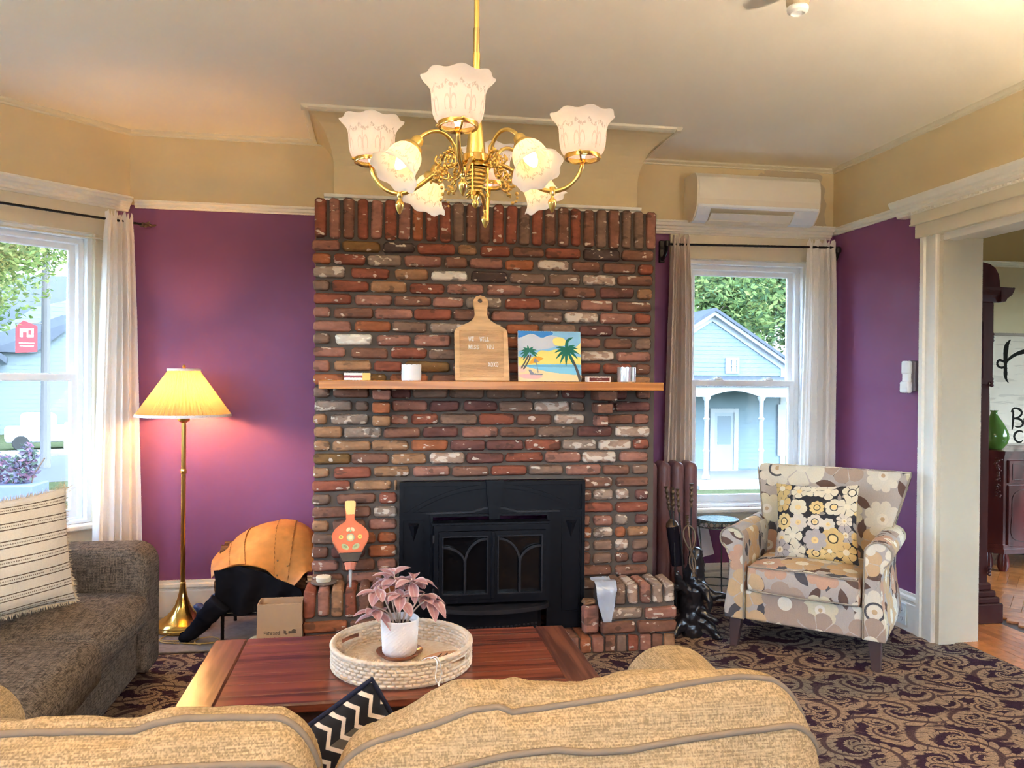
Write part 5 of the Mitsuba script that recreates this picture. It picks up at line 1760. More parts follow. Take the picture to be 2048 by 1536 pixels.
for s in (-1, 1):
    hp.append(tube(spline([(LX + s * .02, LY, 1.20), (LX + s * .055, LY, 1.27), (LX + s * .05, LY, 1.36), (LX, LY, 1.435)], 20), .0022, 6))
obj('harp', cat(hp), 'brass', fl, smooth=True)


def f_pleat(p, n, uv):
    return M3(0.93, 0.77, 0.46)


scene['pleated_silk'] = {'type': 'principledthin', 'base_color': rgb((0.205, 0.168, 0.098)), 'roughness': 0.7, 'diff_trans': 0.95, 'spec_trans': 0.0}
nsh, npl_ = 432, 12
a = np.arange(nsh) * 2 * PI / nsh
zz = np.linspace(0, 1, npl_)
rsh = .245 + (.083 - .245) * zz
P_ = []
for i in range(npl_):
    r = rsh[i] * (1 + .040 * np.abs(((a * 72 / (2 * PI)) % 1) * 2 - 1) * (1 - .35 * zz[i])) - .006
    P_.append(np.column_stack([LX + r * np.cos(a), LY + r * np.sin(a), np.full(nsh, 1.182 + .248 * zz[i])]))
sk = obj('shade', grid(np.array(P_), cv=True, flip=True), 'pleated_silk', fl, smooth=False)
tr_ = []
for r, z, h in ((.246, 1.176, .014), (.0845, 1.424, .012)):
    tr_.append(lathe([(r - .001, z), (r + .003, z), (r + .003 - .004 * (z < 1.3), z + h), (r - .002 - .004 * (z < 1.3), z + h)], 72, (LX, LY, 0), closed=True))
obj('shade_trim', cat(tr_), 'vc_matte', sk, color=(.72, .70, .66))
sp_ = [rod((LX, LY, 1.43), (LX + .084 * math.cos(q), LY + .084 * math.sin(q), 1.432), .0018, 6) for q in (0.4, 2.5, 4.6)]
obj('spider', cat(sp_), 'brass', fl)
obj('finial', lathe([(.001, 1.428), (.007, 1.430), (.004, 1.438), (.010, 1.446), (.006, 1.456), (.001, 1.458)], 16, (LX, LY, 0)), 'brass', fl, smooth=50)
pr = np.array([(.001, 0), (.012, .001), (.014, .02), (.026, .05), (.030, .075), (.024, .098), (.001, .108)]) * [1, .9]
obj('bulb', lathe(pr, 24, (LX, LY, 1.215)), 'vc_matte', fl, smooth=True, color=(.9, .8, .6), emitter={'type': 'area', 'radiance': rgb((LAMP, LAMP * .52, LAMP * .17))})

# pad, cord
tag(obj('floor_mat', softbox(-1.66, -.40, 4.185, 4.785, .0005, .014, .006, 6), 'mat_felt', smooth=30), 'flat grey felt mat under the floor lamp and log rack', 'mat')


def f_felt(p, n, uv):
    return M3(0.27, 0.245, 0.235) * (0.8 + .4 * fbm(p.x * 40, p.y * 40, 1.0, octaves=3))


scene['mat_felt'] = diffuse(mikit.proc(f_felt))
cpts = [(-1.30, 4.52, .02), (-1.18, 4.40, .020), (-1.05, 4.33, .02), (-.95, 4.37, .02), (-.98, 4.45, .022), (-1.10, 4.42, .024), (-1.12, 4.34, .020), (-1.0, 4.29, .02), (-.88, 4.27, .02), (-.82, 4.30, .02), (-.86, 4.36, .022), (-.93, 4.33, .024), (-.90, 4.25, .02)]
tag(obj('lamp_cord', tube(spline(cpts, 90), .0035, 6), 'vc_satin', smooth=True, color=(.62, .45, .16)), 'gold lamp cord coiled on the grey mat in front of the floor lamp', 'cord')

# two unseen uplights, set beyond the frame to brighten ceiling and room
for (x, y, lb_) in ((2.45, 1.0, 'unseen brass torchiere out of view at the right, placed to brighten the ceiling'), (-1.05, .30, 'unseen brass torchiere out of view at the left, placed to brighten the ceiling')):
    tk_ = thing('unseen_torchiere', lb_, 'lamp')
    obj('stand', cat([lathe([(.001, 0), (.13, 0), (.13, .02), (.02, .05), (.012, .09), (.012, 1.70), (.001, 1.70)], 24, (x, y, 0))]), 'brass', tk_, smooth=40)
    obj('bowl', lathe([(.012, 1.68), (.06, 1.70), (.13, 1.75), (.165, 1.80), (.160, 1.80), (.12, 1.757), (.001, 1.715)], 32, (x, y, 0)), 'brass', tk_, smooth=40)
    obj('lamp_disc', lathe([(.140, 1.778), (.001, 1.780)], 32, (x, y, 0)), 'vc_matte', tk_, color=(.9, .88, .8), emitter={'type': 'area', 'radiance': rgb((UNSEEN_TORCH, UNSEEN_TORCH * .86, UNSEEN_TORCH * .66))})
# detector
dk = thing('ceiling_detector', 'small round detector on the ceiling at the top of the picture', 'detector')
obj('base', lathe([(.001, H_CEIL), (.040, H_CEIL), (.040, 2.735), (.036, 2.722), (.001, 2.722)], 32, (1.448, 2.612, 0)), 'vc_satin', dk, smooth=30, color=(.42, .33, .22))
obj('face', lathe([(.001, 2.722), (.036, 2.722), (.038, 2.716), (.035, 2.706), (.024, 2.699), (.020, 2.704), (.001, 2.705)], 32, (1.448, 2.612, 0)), 'vc_satin', dk, smooth=30, color=(.80, .78, .74))
# ------------------------------------------------------------------ curtains and rods
def f_linen_white(p, n, uv):
    return M3(0.86, 0.83, 0.79) * (0.93 + .12 * weave(p, 400.0))


def f_linen_sand(p, n, uv):
    return M3(0.72, 0.615, 0.535) * (0.92 + .14 * weave(p, 400.0))


for nm_, f_ in (('curtain_white', f_linen_white), ('curtain_sand', f_linen_sand)):
    scene[nm_] = {'type': 'principledthin', 'base_color': mikit.proc(f_), 'roughness': 0.8, 'diff_trans': 0.45, 'spec_trans': 0.0}


def curtain(fr, ut0, ut1, ub0, ub1, zt, zb, d, folds, seed, zrod):
    nu, nv = 140, 46
    r_ = np.random.default_rng(seed)
    ph = r_.uniform(0, 6)
    s = np.linspace(0, 1, nu)
    P_ = []
    for j, t in enumerate(np.linspace(0, 1, nv) ** 1.0):
        z = zt + (zb - zt) * t
        k = t ** .8
        a, b = ut0 + (ub0 - ut0) * k, ut1 + (ub1 - ut1) * k
        warp = s + .035 * np.sin(2 * PI * s * 1.3 + ph + 1.2 * t) * np.sin(PI * s)
        f = folds * (1 + .0 * t)
        amp = .010 + .017 * min(1, t * 4)
        wave = np.sin(2 * PI * f * s + ph + .5 * np.sin(3 * t + ph)) + .35 * np.sin(2 * PI * f * 2.3 * s + 2 * ph + 2 * t)
        head = math.exp(-((z - zrod) / .022) ** 2)
        dd = d + amp * wave * (1 - .6 * head) + .006 * np.sin(9 * s + 4 * t)
        zr = z + (.012 * np.sin(2 * PI * folds * 1.7 * s + ph) + .008 * np.sin(2 * PI * folds * 3.1 * s)) * max(0, 1 - t * 18)
        u = a + (b - a) * warp
        P_.append([fr(u[i], dd[i], zr[i]) for i in range(nu)])
    return grid(np.array(P_))


tag(obj('curtain', curtain(F_BAY, .195, .050, .255, -.010, 2.285, .03, .125, 4.5, 5, 2.24), 'curtain_white', smooth=True), 'white linen curtain at the right side of the left bay window', 'curtain')
tag(obj('curtain', curtain(F_BACK, 1.792, 1.905, 1.735, 1.955, 2.295, .03, .110, 5, 9, 2.245), 'curtain_sand', smooth=True), 'sand coloured linen curtain left of the right window, behind the radiator', 'curtain')
tag(obj('curtain', curtain(F_BACK, 2.700, 2.900, 2.672, 2.915, 2.300, .03, .105, 5, 15, 2.25), 'curtain_white', smooth=True), 'off-white linen curtain between the right window and the purple corner', 'curtain')
scene['black_metal'] = princ((0.018, 0.016, 0.018), 0.3, 0.6, 0.5)
rk = thing('curtain_rod', 'dark metal curtain rod above the right window with black brackets', 'curtain rod')
obj('rod', rod(F_BACK(1.745, .105, 2.243), F_BACK(2.93, .105, 2.262), .0075, 12), 'black_metal', rk, smooth=30)
for u in (1.755, 2.915):
    obj('bracket', cat([cbox(u - .018, u + .018, YB - .024, YB - .001, 2.14, 2.28, .004), tube(spline([F_BACK(u, .02, 2.16), F_BACK(u, .07, 2.18), F_BACK(u, .105, 2.235)], 10), .011, 8), lathe([(.001, -.022), (.018, -.016), (.020, 0), (.018, .016), (.001, .022)], 12, F_BACK(u, .105, 2.246))]), 'black_metal', rk, smooth=30)
rk = thing('curtain_rod', 'upper dark curtain rod with a leafy bronze finial across the left bay window', 'curtain rod')
obj('rod', rod(F_BAY(1.22, .115, 2.236), F_BAY(-.005, .115, 2.248), .0068, 12), 'black_metal', rk, smooth=30)
fn_ = []
rs = np.random.default_rng(4)
for i in range(26):
    s_ = rs.random()
    o = F_BAY(-.012 - .075 * s_, .105, 2.252) + rs.normal(0, .007, 3)
    q = trimesh.creation.icosphere(1, rs.uniform(.005, .010) * (1.2 - .6 * s_))
    q.apply_scale((1.3, 1, .8))
    fn_.append(mov(q, o))
obj('finial', cat(fn_), 'vc_satin', rk, smooth=True, color=(.10, .055, .03))
rk = thing('curtain_rod', 'thin white sash rod below the dark one across the left bay window', 'curtain rod')
obj('rod', tube([F_BAY(1.2, .040, 2.136), F_BAY(.19, .040, 2.146), F_BAY(.165, .034, 2.146), F_BAY(.160, .005, 2.146)], .0048, 8), 'vc_satin', rk, smooth=True, color=(.74, .68, .55))

# ------------------------------------------------------------------ wall mounted air conditioner
acu = thing('air_conditioner', 'white wall mounted split air conditioner above the right window', 'air conditioner')
yw = YB
A0, A1 = 1.905, 2.725
prof_ = [(0, 2.392), (.090, 2.386), (.140, 2.392), (.172, 2.424), (.207, 2.470), (.214, 2.530), (.216, 2.600), (.206, 2.650), (.180, 2.676), (.130, 2.684), (0, 2.684)]
out_ = sg.Polygon(prof_)
side_ = out_.buffer(-.006, join_style=1).buffer(.006)
slot = sg.Polygon([(.100, 2.37), (.150, 2.37), (.235, 2.462), (.196, 2.462), (.100, 2.42)])
u0, u1 = A0 + .098, A1 - .168
ppp = lambda shp, xa, xb: prism(list(shp.exterior.coords)[:-1], (xa, yw - .001, 0), (0, -1, 0), (0, 0, 1), (1, 0, 0), xb - xa)
obj('body', cat([ppp(side_, A0, u0), ppp(side_.difference(slot), u0, u1), ppp(side_, u1, A1)]), 'vc_satin', acu, smooth=25, color=(.76, .71, .60))
fp = [(.200, 2.476), (.220, 2.535), (.2225, 2.600), (.214, 2.642), (.204, 2.642), (.192, 2.48)]
obj('front_panel', prism(fp, (A0 + .012, yw, 0), (0, -1, 0), (0, 0, 1), (1, 0, 0), A1 - A0 - .024), 'vc_satin', acu, smooth=25, color=(.80, .75, .64))
obj('air_outlet', ppp(sg.Polygon([(.099, 2.375), (.103, 2.375), (.103, 2.418), (.194, 2.458), (.194, 2.463), (.099, 2.422)]), u0 + .001, u1 - .001), 'vc_matte', acu, color=(.76, .71, .60))
obj('flap', cat([prism([(.112, 2.386), (.150, 2.398), (.190, 2.430), (.186, 2.434), (.146, 2.404), (.112, 2.392)], (u0 + .006, yw, 0), (0, -1, 0), (0, 0, 1), (1, 0, 0), u1 - u0 - .012)]), 'vc_satin', acu, smooth=30, color=(.76, .71, .60))
obj('flap_edge', prism([(.108, 2.381), (.151, 2.391), (.152, 2.397), (.110, 2.387)], (u0 + .003, yw, 0), (0, -1, 0), (0, 0, 1), (1, 0, 0), u1 - u0 - .006), 'vc_satin', acu, color=(.76, .71, .60))
obj('lower_strip', cat([prism([(.198, 2.458), (.210, 2.466), (.213, 2.480), (.200, 2.476)], (A0 + .01, yw, 0), (0, -1, 0), (0, 0, 1), (1, 0, 0), A1 - A0 - .02)]), 'vc_satin', acu, color=(.80, .84, .88))
for (a, b) in ((A0 + .010, u0 - .003), (u1 + .003, A1 - .010)):
    obj('corner_panel', prism([(.100, 2.383), (.142, 2.389), (.176, 2.421), (.204, 2.459), (.200, 2.462), (.172, 2.426), (.140, 2.394), (.100, 2.388)], (a, yw - .001, 0), (0, -1, 0), (0, 0, 1), (1, 0, 0), b - a), 'vc_satin', acu, color=(.74, .80, .86))
obj('badge', place(lathe([(.010, 0), (.013, 0), (.013, .001), (.010, .001)], 20, closed=True), (A1 - .075, yw - .1745, 2.4225), (1, 0, 0), (0, -.62, .78), (0, -.78, -.62)), 'vc_satin', acu, color=(.45, .5, .55))
tm = text_mesh('DAIKIN', .0085, .0006, True)
obj('lettering', place(tm, (A0 + .045, yw - .2052, 2.488), (1, 0, 0), (0, -.32, .95), (0, -.95, -.32)), 'vc_matte', acu, color=(.52, .46, .38))
# bare plaster left round the unit
pt_ = [(2.40, 2.69), (2.425, 2.745), (2.452, 2.742), (2.475, 2.768), (2.70, 2.768), (2.80, 2.762), (2.86, 2.745), (2.852, 2.70), (2.885, 2.66), (2.872, 2.61), (2.892, 2.56), (2.878, 2.50), (2.885, 2.45), (2.87, 2.404), (2.62, 2.404), (2.62, 2.69)]
obj('bare_patch', front(sg.Polygon(catmull(pt_, 4)).buffer(0), YB - .0002, .0014), 'vc_matte', 'wall_back', color=(.52, .44, .32))

# ------------------------------------------------------------------ radiator, tools, small table
rd = thing('radiator', 'mauve brown cast iron radiator between the fireplace and the right window', 'radiator')
for i in range(5):
    xc = 1.520 + .0845 * i
    o = [(-.039, .06), (.039, .06), (.039, .83)] + [(.039 * math.cos(t), .83 + .045 * math.sin(t)) for t in np.linspace(0, PI, 12)][1:-1] + [(-.039, .83)]
    m = soft_prism(np.array(o), .15, .035, 6)
    obj('section', mov(m, (xc, 4.515, .03)), 'radiator_paint', rd, smooth=True)
scene['radiator_paint'] = princ((0.155, 0.080, 0.082), 0.35, 0.0, 0.5)
for x in (1.53, 1.84):
    obj('foot', cbox(x - .03, x + .03, 4.53, 4.65, 0, .10, .01), 'radiator_paint', rd)

import manifold3d as m3


def blob(chains, res=.012, it=8):
    """thick tapering limbs joined into one smooth body: chains of (x, y, z, r)"""
    out_ = m3.Manifold()
    for c in chains:
        for p, q in zip(c[:-1], c[1:]):
            s = [m3.Manifold.sphere(w[3], 14).translate(tuple(w[:3])) for w in (p, q)]
            out_ += m3.Manifold.batch_hull(s)
    me = out_.refine_to_length(res).to_mesh()
    m = trimesh.Trimesh(me.vert_properties[:, :3], me.tri_verts, process=True)
    trimesh.smoothing.filter_taubin(m, iterations=it)
    return m


rt = blob([[(1.69, 4.10, .02, .055), (1.685, 4.11, .14, .060), (1.70, 4.10, .26, .062), (1.705, 4.10, .36, .052), (1.702, 4.09, .455, .036)],
           [(1.69, 4.11, .10, .05), (1.60, 4.10, .05, .035), (1.57, 4.07, .012, .022)], [(1.69, 4.10, .12, .045), (1.77, 4.05, .06, .028), (1.805, 4.02, .012, .020)], [(1.68, 4.12, .2, .05), (1.74, 4.2, .09, .03), (1.77, 4.25, .015, .02)],
           [(1.70, 4.10, .28, .045), (1.755, 4.08, .25, .028), (1.80, 4.06, .225, .022), (1.845, 4.03, .235, .014)], [(1.75, 4.08, .25, .024), (1.775, 4.05, .19, .014), (1.77, 4.04, .15, .008)],
           [(1.69, 4.10, .24, .045), (1.63, 4.08, .27, .030), (1.60, 4.06, .31, .022), (1.585, 4.05, .35, .012)], [(1.62, 4.08, .28, .026), (1.575, 4.06, .27, .016), (1.555, 4.05, .30, .010)],
           [(1.70, 4.09, .30, .05), (1.72, 4.04, .29, .03), (1.735, 4.0, .26, .018), (1.73, 3.97, .22, .01)], [(1.70, 4.1, .16, .04), (1.74, 4.03, .13, .022), (1.785, 3.99, .11, .010)]])
v = rt.vertices + rt.vertex_normals * ((nfbm(rt.vertices * 28, 3, 2) - .5) * .030)[:, None]
v[:, 2] = np.maximum(v[:, 2], .0005)
scene['black_root'] = princ((0.012, 0.011, 0.013), 0.24, 0, 0.6)
tag(obj('root_sculpture', trimesh.Trimesh(v, rt.faces), 'black_root', smooth=True), 'gnarled glossy black root sculpture on the carpet right of the brick hearth', 'sculpture')
scene['tool_brass'] = princ((0.105, 0.066, 0.038), 0.34, 0.6, 0.5)
scene['tool_iron'] = princ((0.03, 0.027, 0.027), 0.4, 0.6, 0.5)


def turned(L):
    z = np.linspace(0, 1, 40)
    r = .0085 + .0028 * np.sin(z * 26) * (z > .1) + .003 * np.exp(-((z - .95) / .05) ** 2)
    return lathe([(.001, 0)] + [(a, b * L) for a, b in zip(r, z)] + [(.001, L)], 14)


def tool(name, label, foot, top, hl, head, mat='tool_brass'):
    foot, top = np.array(foot, float), np.array(top, float)
    d = (top - foot) / np.linalg.norm(top - foot)
    a, b = frame(d)
    k = thing(name, label, name.replace('_', ' '))
    obj('handle', place(turned(hl), top - d * hl, a, b, d), mat, k, smooth=50)
    obj('shaft', rod(foot, top - d * hl, .0048, 8), 'tool_iron' if head != 'tongs' else mat, k, smooth=30)
    if head == 'brush':
        obj('ferrule', lathe([(.001, .60), (.020, .60), (.038, .645), (.012, .66), (.001, .66)], 16, (top[0] * .75 + foot[0] * .25, top[1], 0)) if False else place(lathe([(.001, 0), (.036, 0), (.030, .02), (.008, .04), (.001, .04)], 16), foot + d * .22, a, b, d), mat, k, smooth=40)
        obj('bristles', place(lathe([(.001, 0), (.036, 0), (.034, .22), (.001, .22)], 24), foot, a, b, d), 'vc_matte', k, smooth=40, color=(.012, .010, .014), kind='stuff')
    if head == 'shovel':
        m = softbox(-.045, .045, -.004, .004, 0, .15, .004, 6)
        obj('blade', place(m, foot - d * .02, (1, 0, 0), np.cross(d, (1, 0, 0)), d), 'tool_iron', k)
    if head == 'poker':
        obj('hook', tube(spline([foot + d * .05, foot + d * .03 + a * .018, foot + d * .07 + a * .03], 8), .005, 6), 'tool_iron', k)
    if head == 'tongs':
        for s in (-1, 1):
            obj('tong_arm', tube(spline([top - d * hl, top - d * (hl + .03) + np.array([s * .030, 0, 0]), top - d * (hl + .09) + np.array([s * .026, 0, 0]), foot + d * .15 + np.array([s * .010, 0, 0]), foot + np.array([s * .014, 0, 0])], 24), .0052, 8), mat, k, smooth=True)
    return k


tool('hearth_brush', 'long black hearth brush with a turned brass handle standing by the radiator', (1.655, 4.22, .36), (1.585, 4.24, .800), .135, 'brush')
tool('fire_poker', 'iron poker with a turned brass handle, middle of the three handles together', (1.635, 4.19, .10), (1.612, 4.205, .797), .130, 'poker')
tool('ash_shovel', 'iron ash shovel with a turned brass handle, right one of the three handles together', (1.690, 4.185, .12), (1.634, 4.19, .792), .130, 'shovel')
tool('fire_tongs', 'brass fire tongs with a forked loop hanging above the root sculpture', (1.668, 4.02, .34), (1.655, 4.10, .66), .055, 'tongs')
tool('toasting_fork', 'tall fork with a turned wooden handle set apart from the other fire tools', (1.712, 4.185, .30), (1.704, 4.16, .825), .135, 'poker')

sd = thing('plant_stand', 'small round wire plant stand with a speckled blue glass top by the armchair', 'side table')
SX, SY = 2.050, 4.585


def f_speck(p, n, uv):
    f, s, w = voronoi(p.x * 90, p.y * 90)
    return mix((0.12, 0.30, 0.36), (0.30, 0.52, 0.60), w) * (.6 + .4 * smoothstep(0.02, .1, s - f))


scene['speckled_glass'] = princ(mikit.proc(f_speck), 0.12, 0, 0.6)
scene['verdigris'] = princ((0.10, 0.12, 0.11), 0.45, 0.3, 0.5)
obj('top', lathe([(.001, .535), (.118, .535), (.122, .541), (.118, .547), (.001, .547)], 40, (SX, SY, 0)), 'speckled_glass', sd, smooth=30)
ap = [lathe([(.121, .500), (.124, .500), (.124, .506), (.121, .506)], 48, (SX, SY, 0), closed=True), lathe([(.121, .540), (.126, .540), (.126, .549), (.121, .549)], 48, (SX, SY, 0), closed=True)]
for i in range(22):
    q = i * 2 * PI / 22
    c = np.array([SX + .122 * math.cos(q), SY + .122 * math.sin(q), .523])
    tt = np.array([-math.sin(q), math.cos(q), 0])
    ap.append(tube([c + tt * .015 * math.cos(w) + EZ * .016 * math.sin(w) for w in np.linspace(0, 2 * PI, 12, endpoint=False)], .0022, 5, closed=True))
obj('pierced_apron', cat(ap), 'verdigris', sd)
for i in range(3):
    q = .9 + i * 2 * PI / 3
    d = np.array([math.cos(q), math.sin(q), 0])
    c = np.array([SX, SY, 0])
    obj('leg', tube(spline([c + d * .115 + EZ * .51, c + d * .100 + EZ * .25, c + d * .125 + EZ * .004], 16), .0045, 8), 'verdigris', sd, smooth=True)
obj('ring', tube([np.array([SX + .105 * math.cos(w), SY + .105 * math.sin(w), .16]) for w in np.linspace(0, 2 * PI, 40, endpoint=False)], .004, 6, closed=True), 'verdigris', sd, smooth=True)
m = front(sg.Polygon([(0, 0), (.085, .02), (.045, .205), (-.030, .22)]), 0, .0012)
tag(obj('paper_card', mov(rot(m, -.12, (1, 0, 0)), (2.012, 4.735, .275)), 'vc_matte', color=(.72, .70, .72)), 'white paper card hanging behind the plant stand', 'card')
cb = [(2.10, 4.55, .02), (2.22, 4.60, .03), (2.28, 4.70, .02), (2.18, 4.76, .02), (2.05, 4.70, .03), (2.08, 4.60, .04), (2.2, 4.58, .05), (2.33, 4.64, .03), (2.36, 4.74, .02)]
tag(obj('white_cable', tube(spline(cb, 60), .006, 6), 'vc_satin', smooth=True, color=(.70, .70, .68)), 'loops of pale cable on the floor behind the armchair', 'cable')

# ------------------------------------------------------------------ things on the right wall
ik = thing('wall_intercom', 'white handset in its cradle on the purple wall beside the opening', 'intercom')
obj('cradle', cbox(XR - .022, XR, 3.962, 4.012, 1.345, 1.515, .004), 'vc_satin', ik, color=(.10, .085, .10))
obj('handset', cat([softbox(XR - .046, XR - .018, 3.985, 4.050, 1.440, 1.515, .010, 5), softbox(XR - .042, XR - .018, 3.990, 4.046, 1.392, 1.445, .008, 5), softbox(XR - .050, XR - .018, 3.984, 4.056, 1.335, 1.400, .010, 5)]), 'vc_satin', ik, smooth=35, color=(.82, .82, .80))
ok = thing('wall_outlet', 'white outlet with four sockets on the baseboard behind the armchair', 'outlet')
F_R2 = lambda a, b, z: np.array([XR - .020 - b, a, z])
obj('plate', local(cbox(4.010, 4.118, 0, .007, .030, .150, .003), F_R2), 'vc_satin', ok, color=(.74, .78, .76))
for a in (4.038, 4.090):
    for z in (.062, .115):
        s = obj('socket', local(softbox(a - .016, a + .016, .006, .0095, z - .017, z + .017, .002, 4), F_R2), 'vc_satin', ok, color=(.78, .80, .78))
        obj('slot', cat([local(box(a - .008, a - .0055, .009, .0101, z - .004, z + .008), F_R2), local(box(a + .0055, a + .008, .009, .0101, z - .004, z + .008), F_R2), local(box(a - .003, a + .003, .009, .0101, z - .012, z - .007), F_R2)]), 'vc_matte', s, color=(.03, .03, .03))
# ------------------------------------------------------------------ log rack, logs, leather carrier, jacket, kindling box
def f_bark(p, n, uv):
    g = fbm(p.x * 14, p.y * 90, p.z * 90, octaves=3)
    return mix((0.20, 0.095, 0.045), (0.07, 0.035, 0.022), smoothstep(.3, .7, g))


scene['bark'] = diffuse(mikit.proc(f_bark))
lr = thing('log_rack', 'black metal log rack full of split logs left of the fireplace', 'log rack')
MB = .0145
for x in (-.80, -.455):
    obj('hoop', tube(spline([(x, 4.285, MB + .003), (x, 4.288, .15), (x, 4.294, .26), (x, 4.300, .33)], 14), .009, 8), 'black_metal', lr, smooth=True)
    obj('hoop', tube(spline([(x, 4.655, MB + .003), (x, 4.652, .15), (x, 4.648, .28), (x, 4.640, .38)], 14), .009, 8), 'black_metal', lr, smooth=True)
    obj('cross_bar', rod((x, 4.285, .155), (x, 4.655, .155), .008, 8), 'black_metal', lr)
for y in (4.31, 4.63):
    obj('rail', rod((-.80, y, .150), (-.455, y, .150), .008, 8), 'black_metal', lr)
rg_ = np.random.default_rng(31)
LOGS = [f'split log in the {a} of the black rack, {b}' for a, b in (('bottom row', 'nearest the room'), ('bottom row', 'in the middle'), ('bottom row', 'against the wall'), ('second row', 'nearest the room'), ('second row', 'in the middle'), ('second row', 'against the wall'),
        ('third row', 'nearest the room'), ('third row', 'in the middle'), ('third row', 'against the wall'), ('top row', 'under the leather'), ('top row', 'against the wall'))]
k = -1
for row, (z, ys) in enumerate(((.208, (4.36, 4.46, 4.565)), (.292, (4.365, 4.465, 4.57)), (.374, (4.40, 4.49, 4.575)), (.445, (4.47, 4.555)))):
    for y in ys:
        k += 1
        L = rg_.uniform(.20, .235)

        xc = -.628 + rg_.uniform(-.012, .012)
        n_ = 7
        aa_ = np.sort(rg_.uniform(0, 2 * PI, n_) * .25 + np.arange(n_) * 2 * PI / n_)
        rr_ = rg_.uniform(.033, .043, n_)
        P_ = [[[xc + s * L + rg_.uniform(-.004, .004), y + r * math.cos(a), z + r * math.sin(a)] for a, r in zip(aa_, rr_)] for s in (-1, -.3, .4, 1)]
        tag(obj('split_log', fix(capped(np.array(P_))), 'bark'), LOGS[k], 'log', 'logs in the rack')


def f_leather(p, n, uv):
    return M3(0.50, 0.205, 0.050) * (.80 + .4 * fbm(p.x * 30, p.y * 30, p.z * 30, octaves=3))


scene['tan_leather'] = princ(mikit.proc(f_leather), 0.42, 0, 0.4)
lc = thing('leather_log_carrier', 'tan leather log carrier draped over the log rack', 'log carrier')
back_ = spline([(-.80, 4.655, .47), (-.66, 4.66, .530), (-.53, 4.665, .565), (-.445, 4.66, .55), (-.37, 4.65, .475)], 60)
ridge = spline([(-.865, 4.50, .435), (-.71, 4.52, .545), (-.54, 4.53, .592), (-.44, 4.52, .575), (-.345, 4.50, .485)], 60)
mid_ = spline([(-.875, 4.37, .400), (-.71, 4.38, .490), (-.56, 4.385, .512), (-.44, 4.38, .478), (-.345, 4.37, .400)], 60)
fro = spline([(-.855, 4.272, .355), (-.755, 4.265, .415), (-.66, 4.262, .418), (-.555, 4.262, .372), (-.468, 4.262, .296), (-.405, 4.265, .345), (-.360, 4.29, .375)], 60)
from scipy.interpolate import CubicSpline
S4 = CubicSpline([0, .3, .65, 1], np.stack([back_, ridge, mid_, fro]))
tt = np.linspace(0, 1, 40)
G = S4(tt)
G[..., 2] += (nfbm(G * 9, 3, 5) - .5) * .022
obj('hide', cat([grid(G.transpose(1, 0, 2), flip=True), grid((G - [0, 0, .004]).transpose(1, 0, 2))]), 'tan_leather', lc, smooth=True)
for u0, u1 in ((.20, .33), (.60, .76)):
    i0, i1 = int(u0 * 59), int(u1 * 59)
    B = G[:, i0:i1 + 1] + np.array([0, -.002, .005])
    obj('strap', grid(B.transpose(1, 0, 2), flip=True), 'tan_leather', lc, smooth=True)
    st_ = []
    for ii in (i0, i1):
        for j in range(0, 39):
            if j % 2 == 0:
                st_.append(tube([G[j, ii] + [0, -.002, .0065], G[j + 1, ii] + [0, -.002, .0065]], .0013, 5))
    obj('stitching', cat(st_), 'vc_matte', lc, color=(.30, .12, .035), kind='stuff')
rv = []
for i in (37, 43):
    for j in (33, 38):
        q = trimesh.creation.icosphere(1, .005)
        rv.append(mov(q, G[j, i] + [0, -.006, .006]))
obj('rivet', cat(rv), 'vc_gloss', lc, color=(.20, .09, .03), kind='stuff')
# black jacket hanging in front of the rack, one sleeve on the mat
jk = thing('black_jacket', 'black jacket hanging from the front of the log rack with a sleeve on the mat', 'jacket')
U, V = np.meshgrid(np.linspace(0, 1, 46), np.linspace(0, 1, 30), indexing='ij')
top = np.interp(U, [0, .3, .6, 1], [.395, .42, .37, .29])
bot = np.interp(U, [0, .25, .5, 1], [.150, .175, .170, .172])
Xj = -.840 + .435 * U + .01 * np.sin(V * 5)
Zj = top + (bot - top) * V
Yj = 4.262 - .018 * np.sin(U * 19 + 1.5 * V) * (.3 + V) - .014 * np.sin(U * 8 - 2 * V) + .01 * V
Pj = np.stack([Xj, Yj, Zj], -1)
Pj[..., 1] += (nfbm(Pj * 14, 3, 3) - .5) * .03 - .012
obj('body', cat([grid(Pj), grid(Pj + [0, .012, 0], flip=True)]), 'vc_matte', jk, smooth=True, color=(.012, .012, .015))
slv = spline([(-.80, 4.235, .24), (-.86, 4.25, .175), (-.915, 4.285, .11), (-.965, 4.31, .055), (-1.005, 4.325, .036)], 24)
m = tube(slv, np.linspace(.055, .030, 24), 20)
v = m.vertices + m.vertex_normals * ((nfbm(m.vertices * 22, 3, 6) - .5) * .03)[:, None]
obj('sleeve', trimesh.Trimesh(v, m.faces), 'vc_matte', jk, smooth=True, color=(.013, .014, .020))
m = blob([[(-.90, 4.34, .14, .035), (-.84, 4.33, .20, .045), (-.80, 4.31, .25, .04)], [(-.90, 4.34, .14, .035), (-.93, 4.36, .18, .025)]], .01, 5)
v = m.vertices + m.vertex_normals * ((nfbm(m.vertices * 25, 3, 8) - .5) * .03)[:, None]
obj('lining', trimesh.Trimesh(v, m.faces), 'vc_satin', jk, smooth=True, color=(.022, .042, .12), label='navy blue lining')
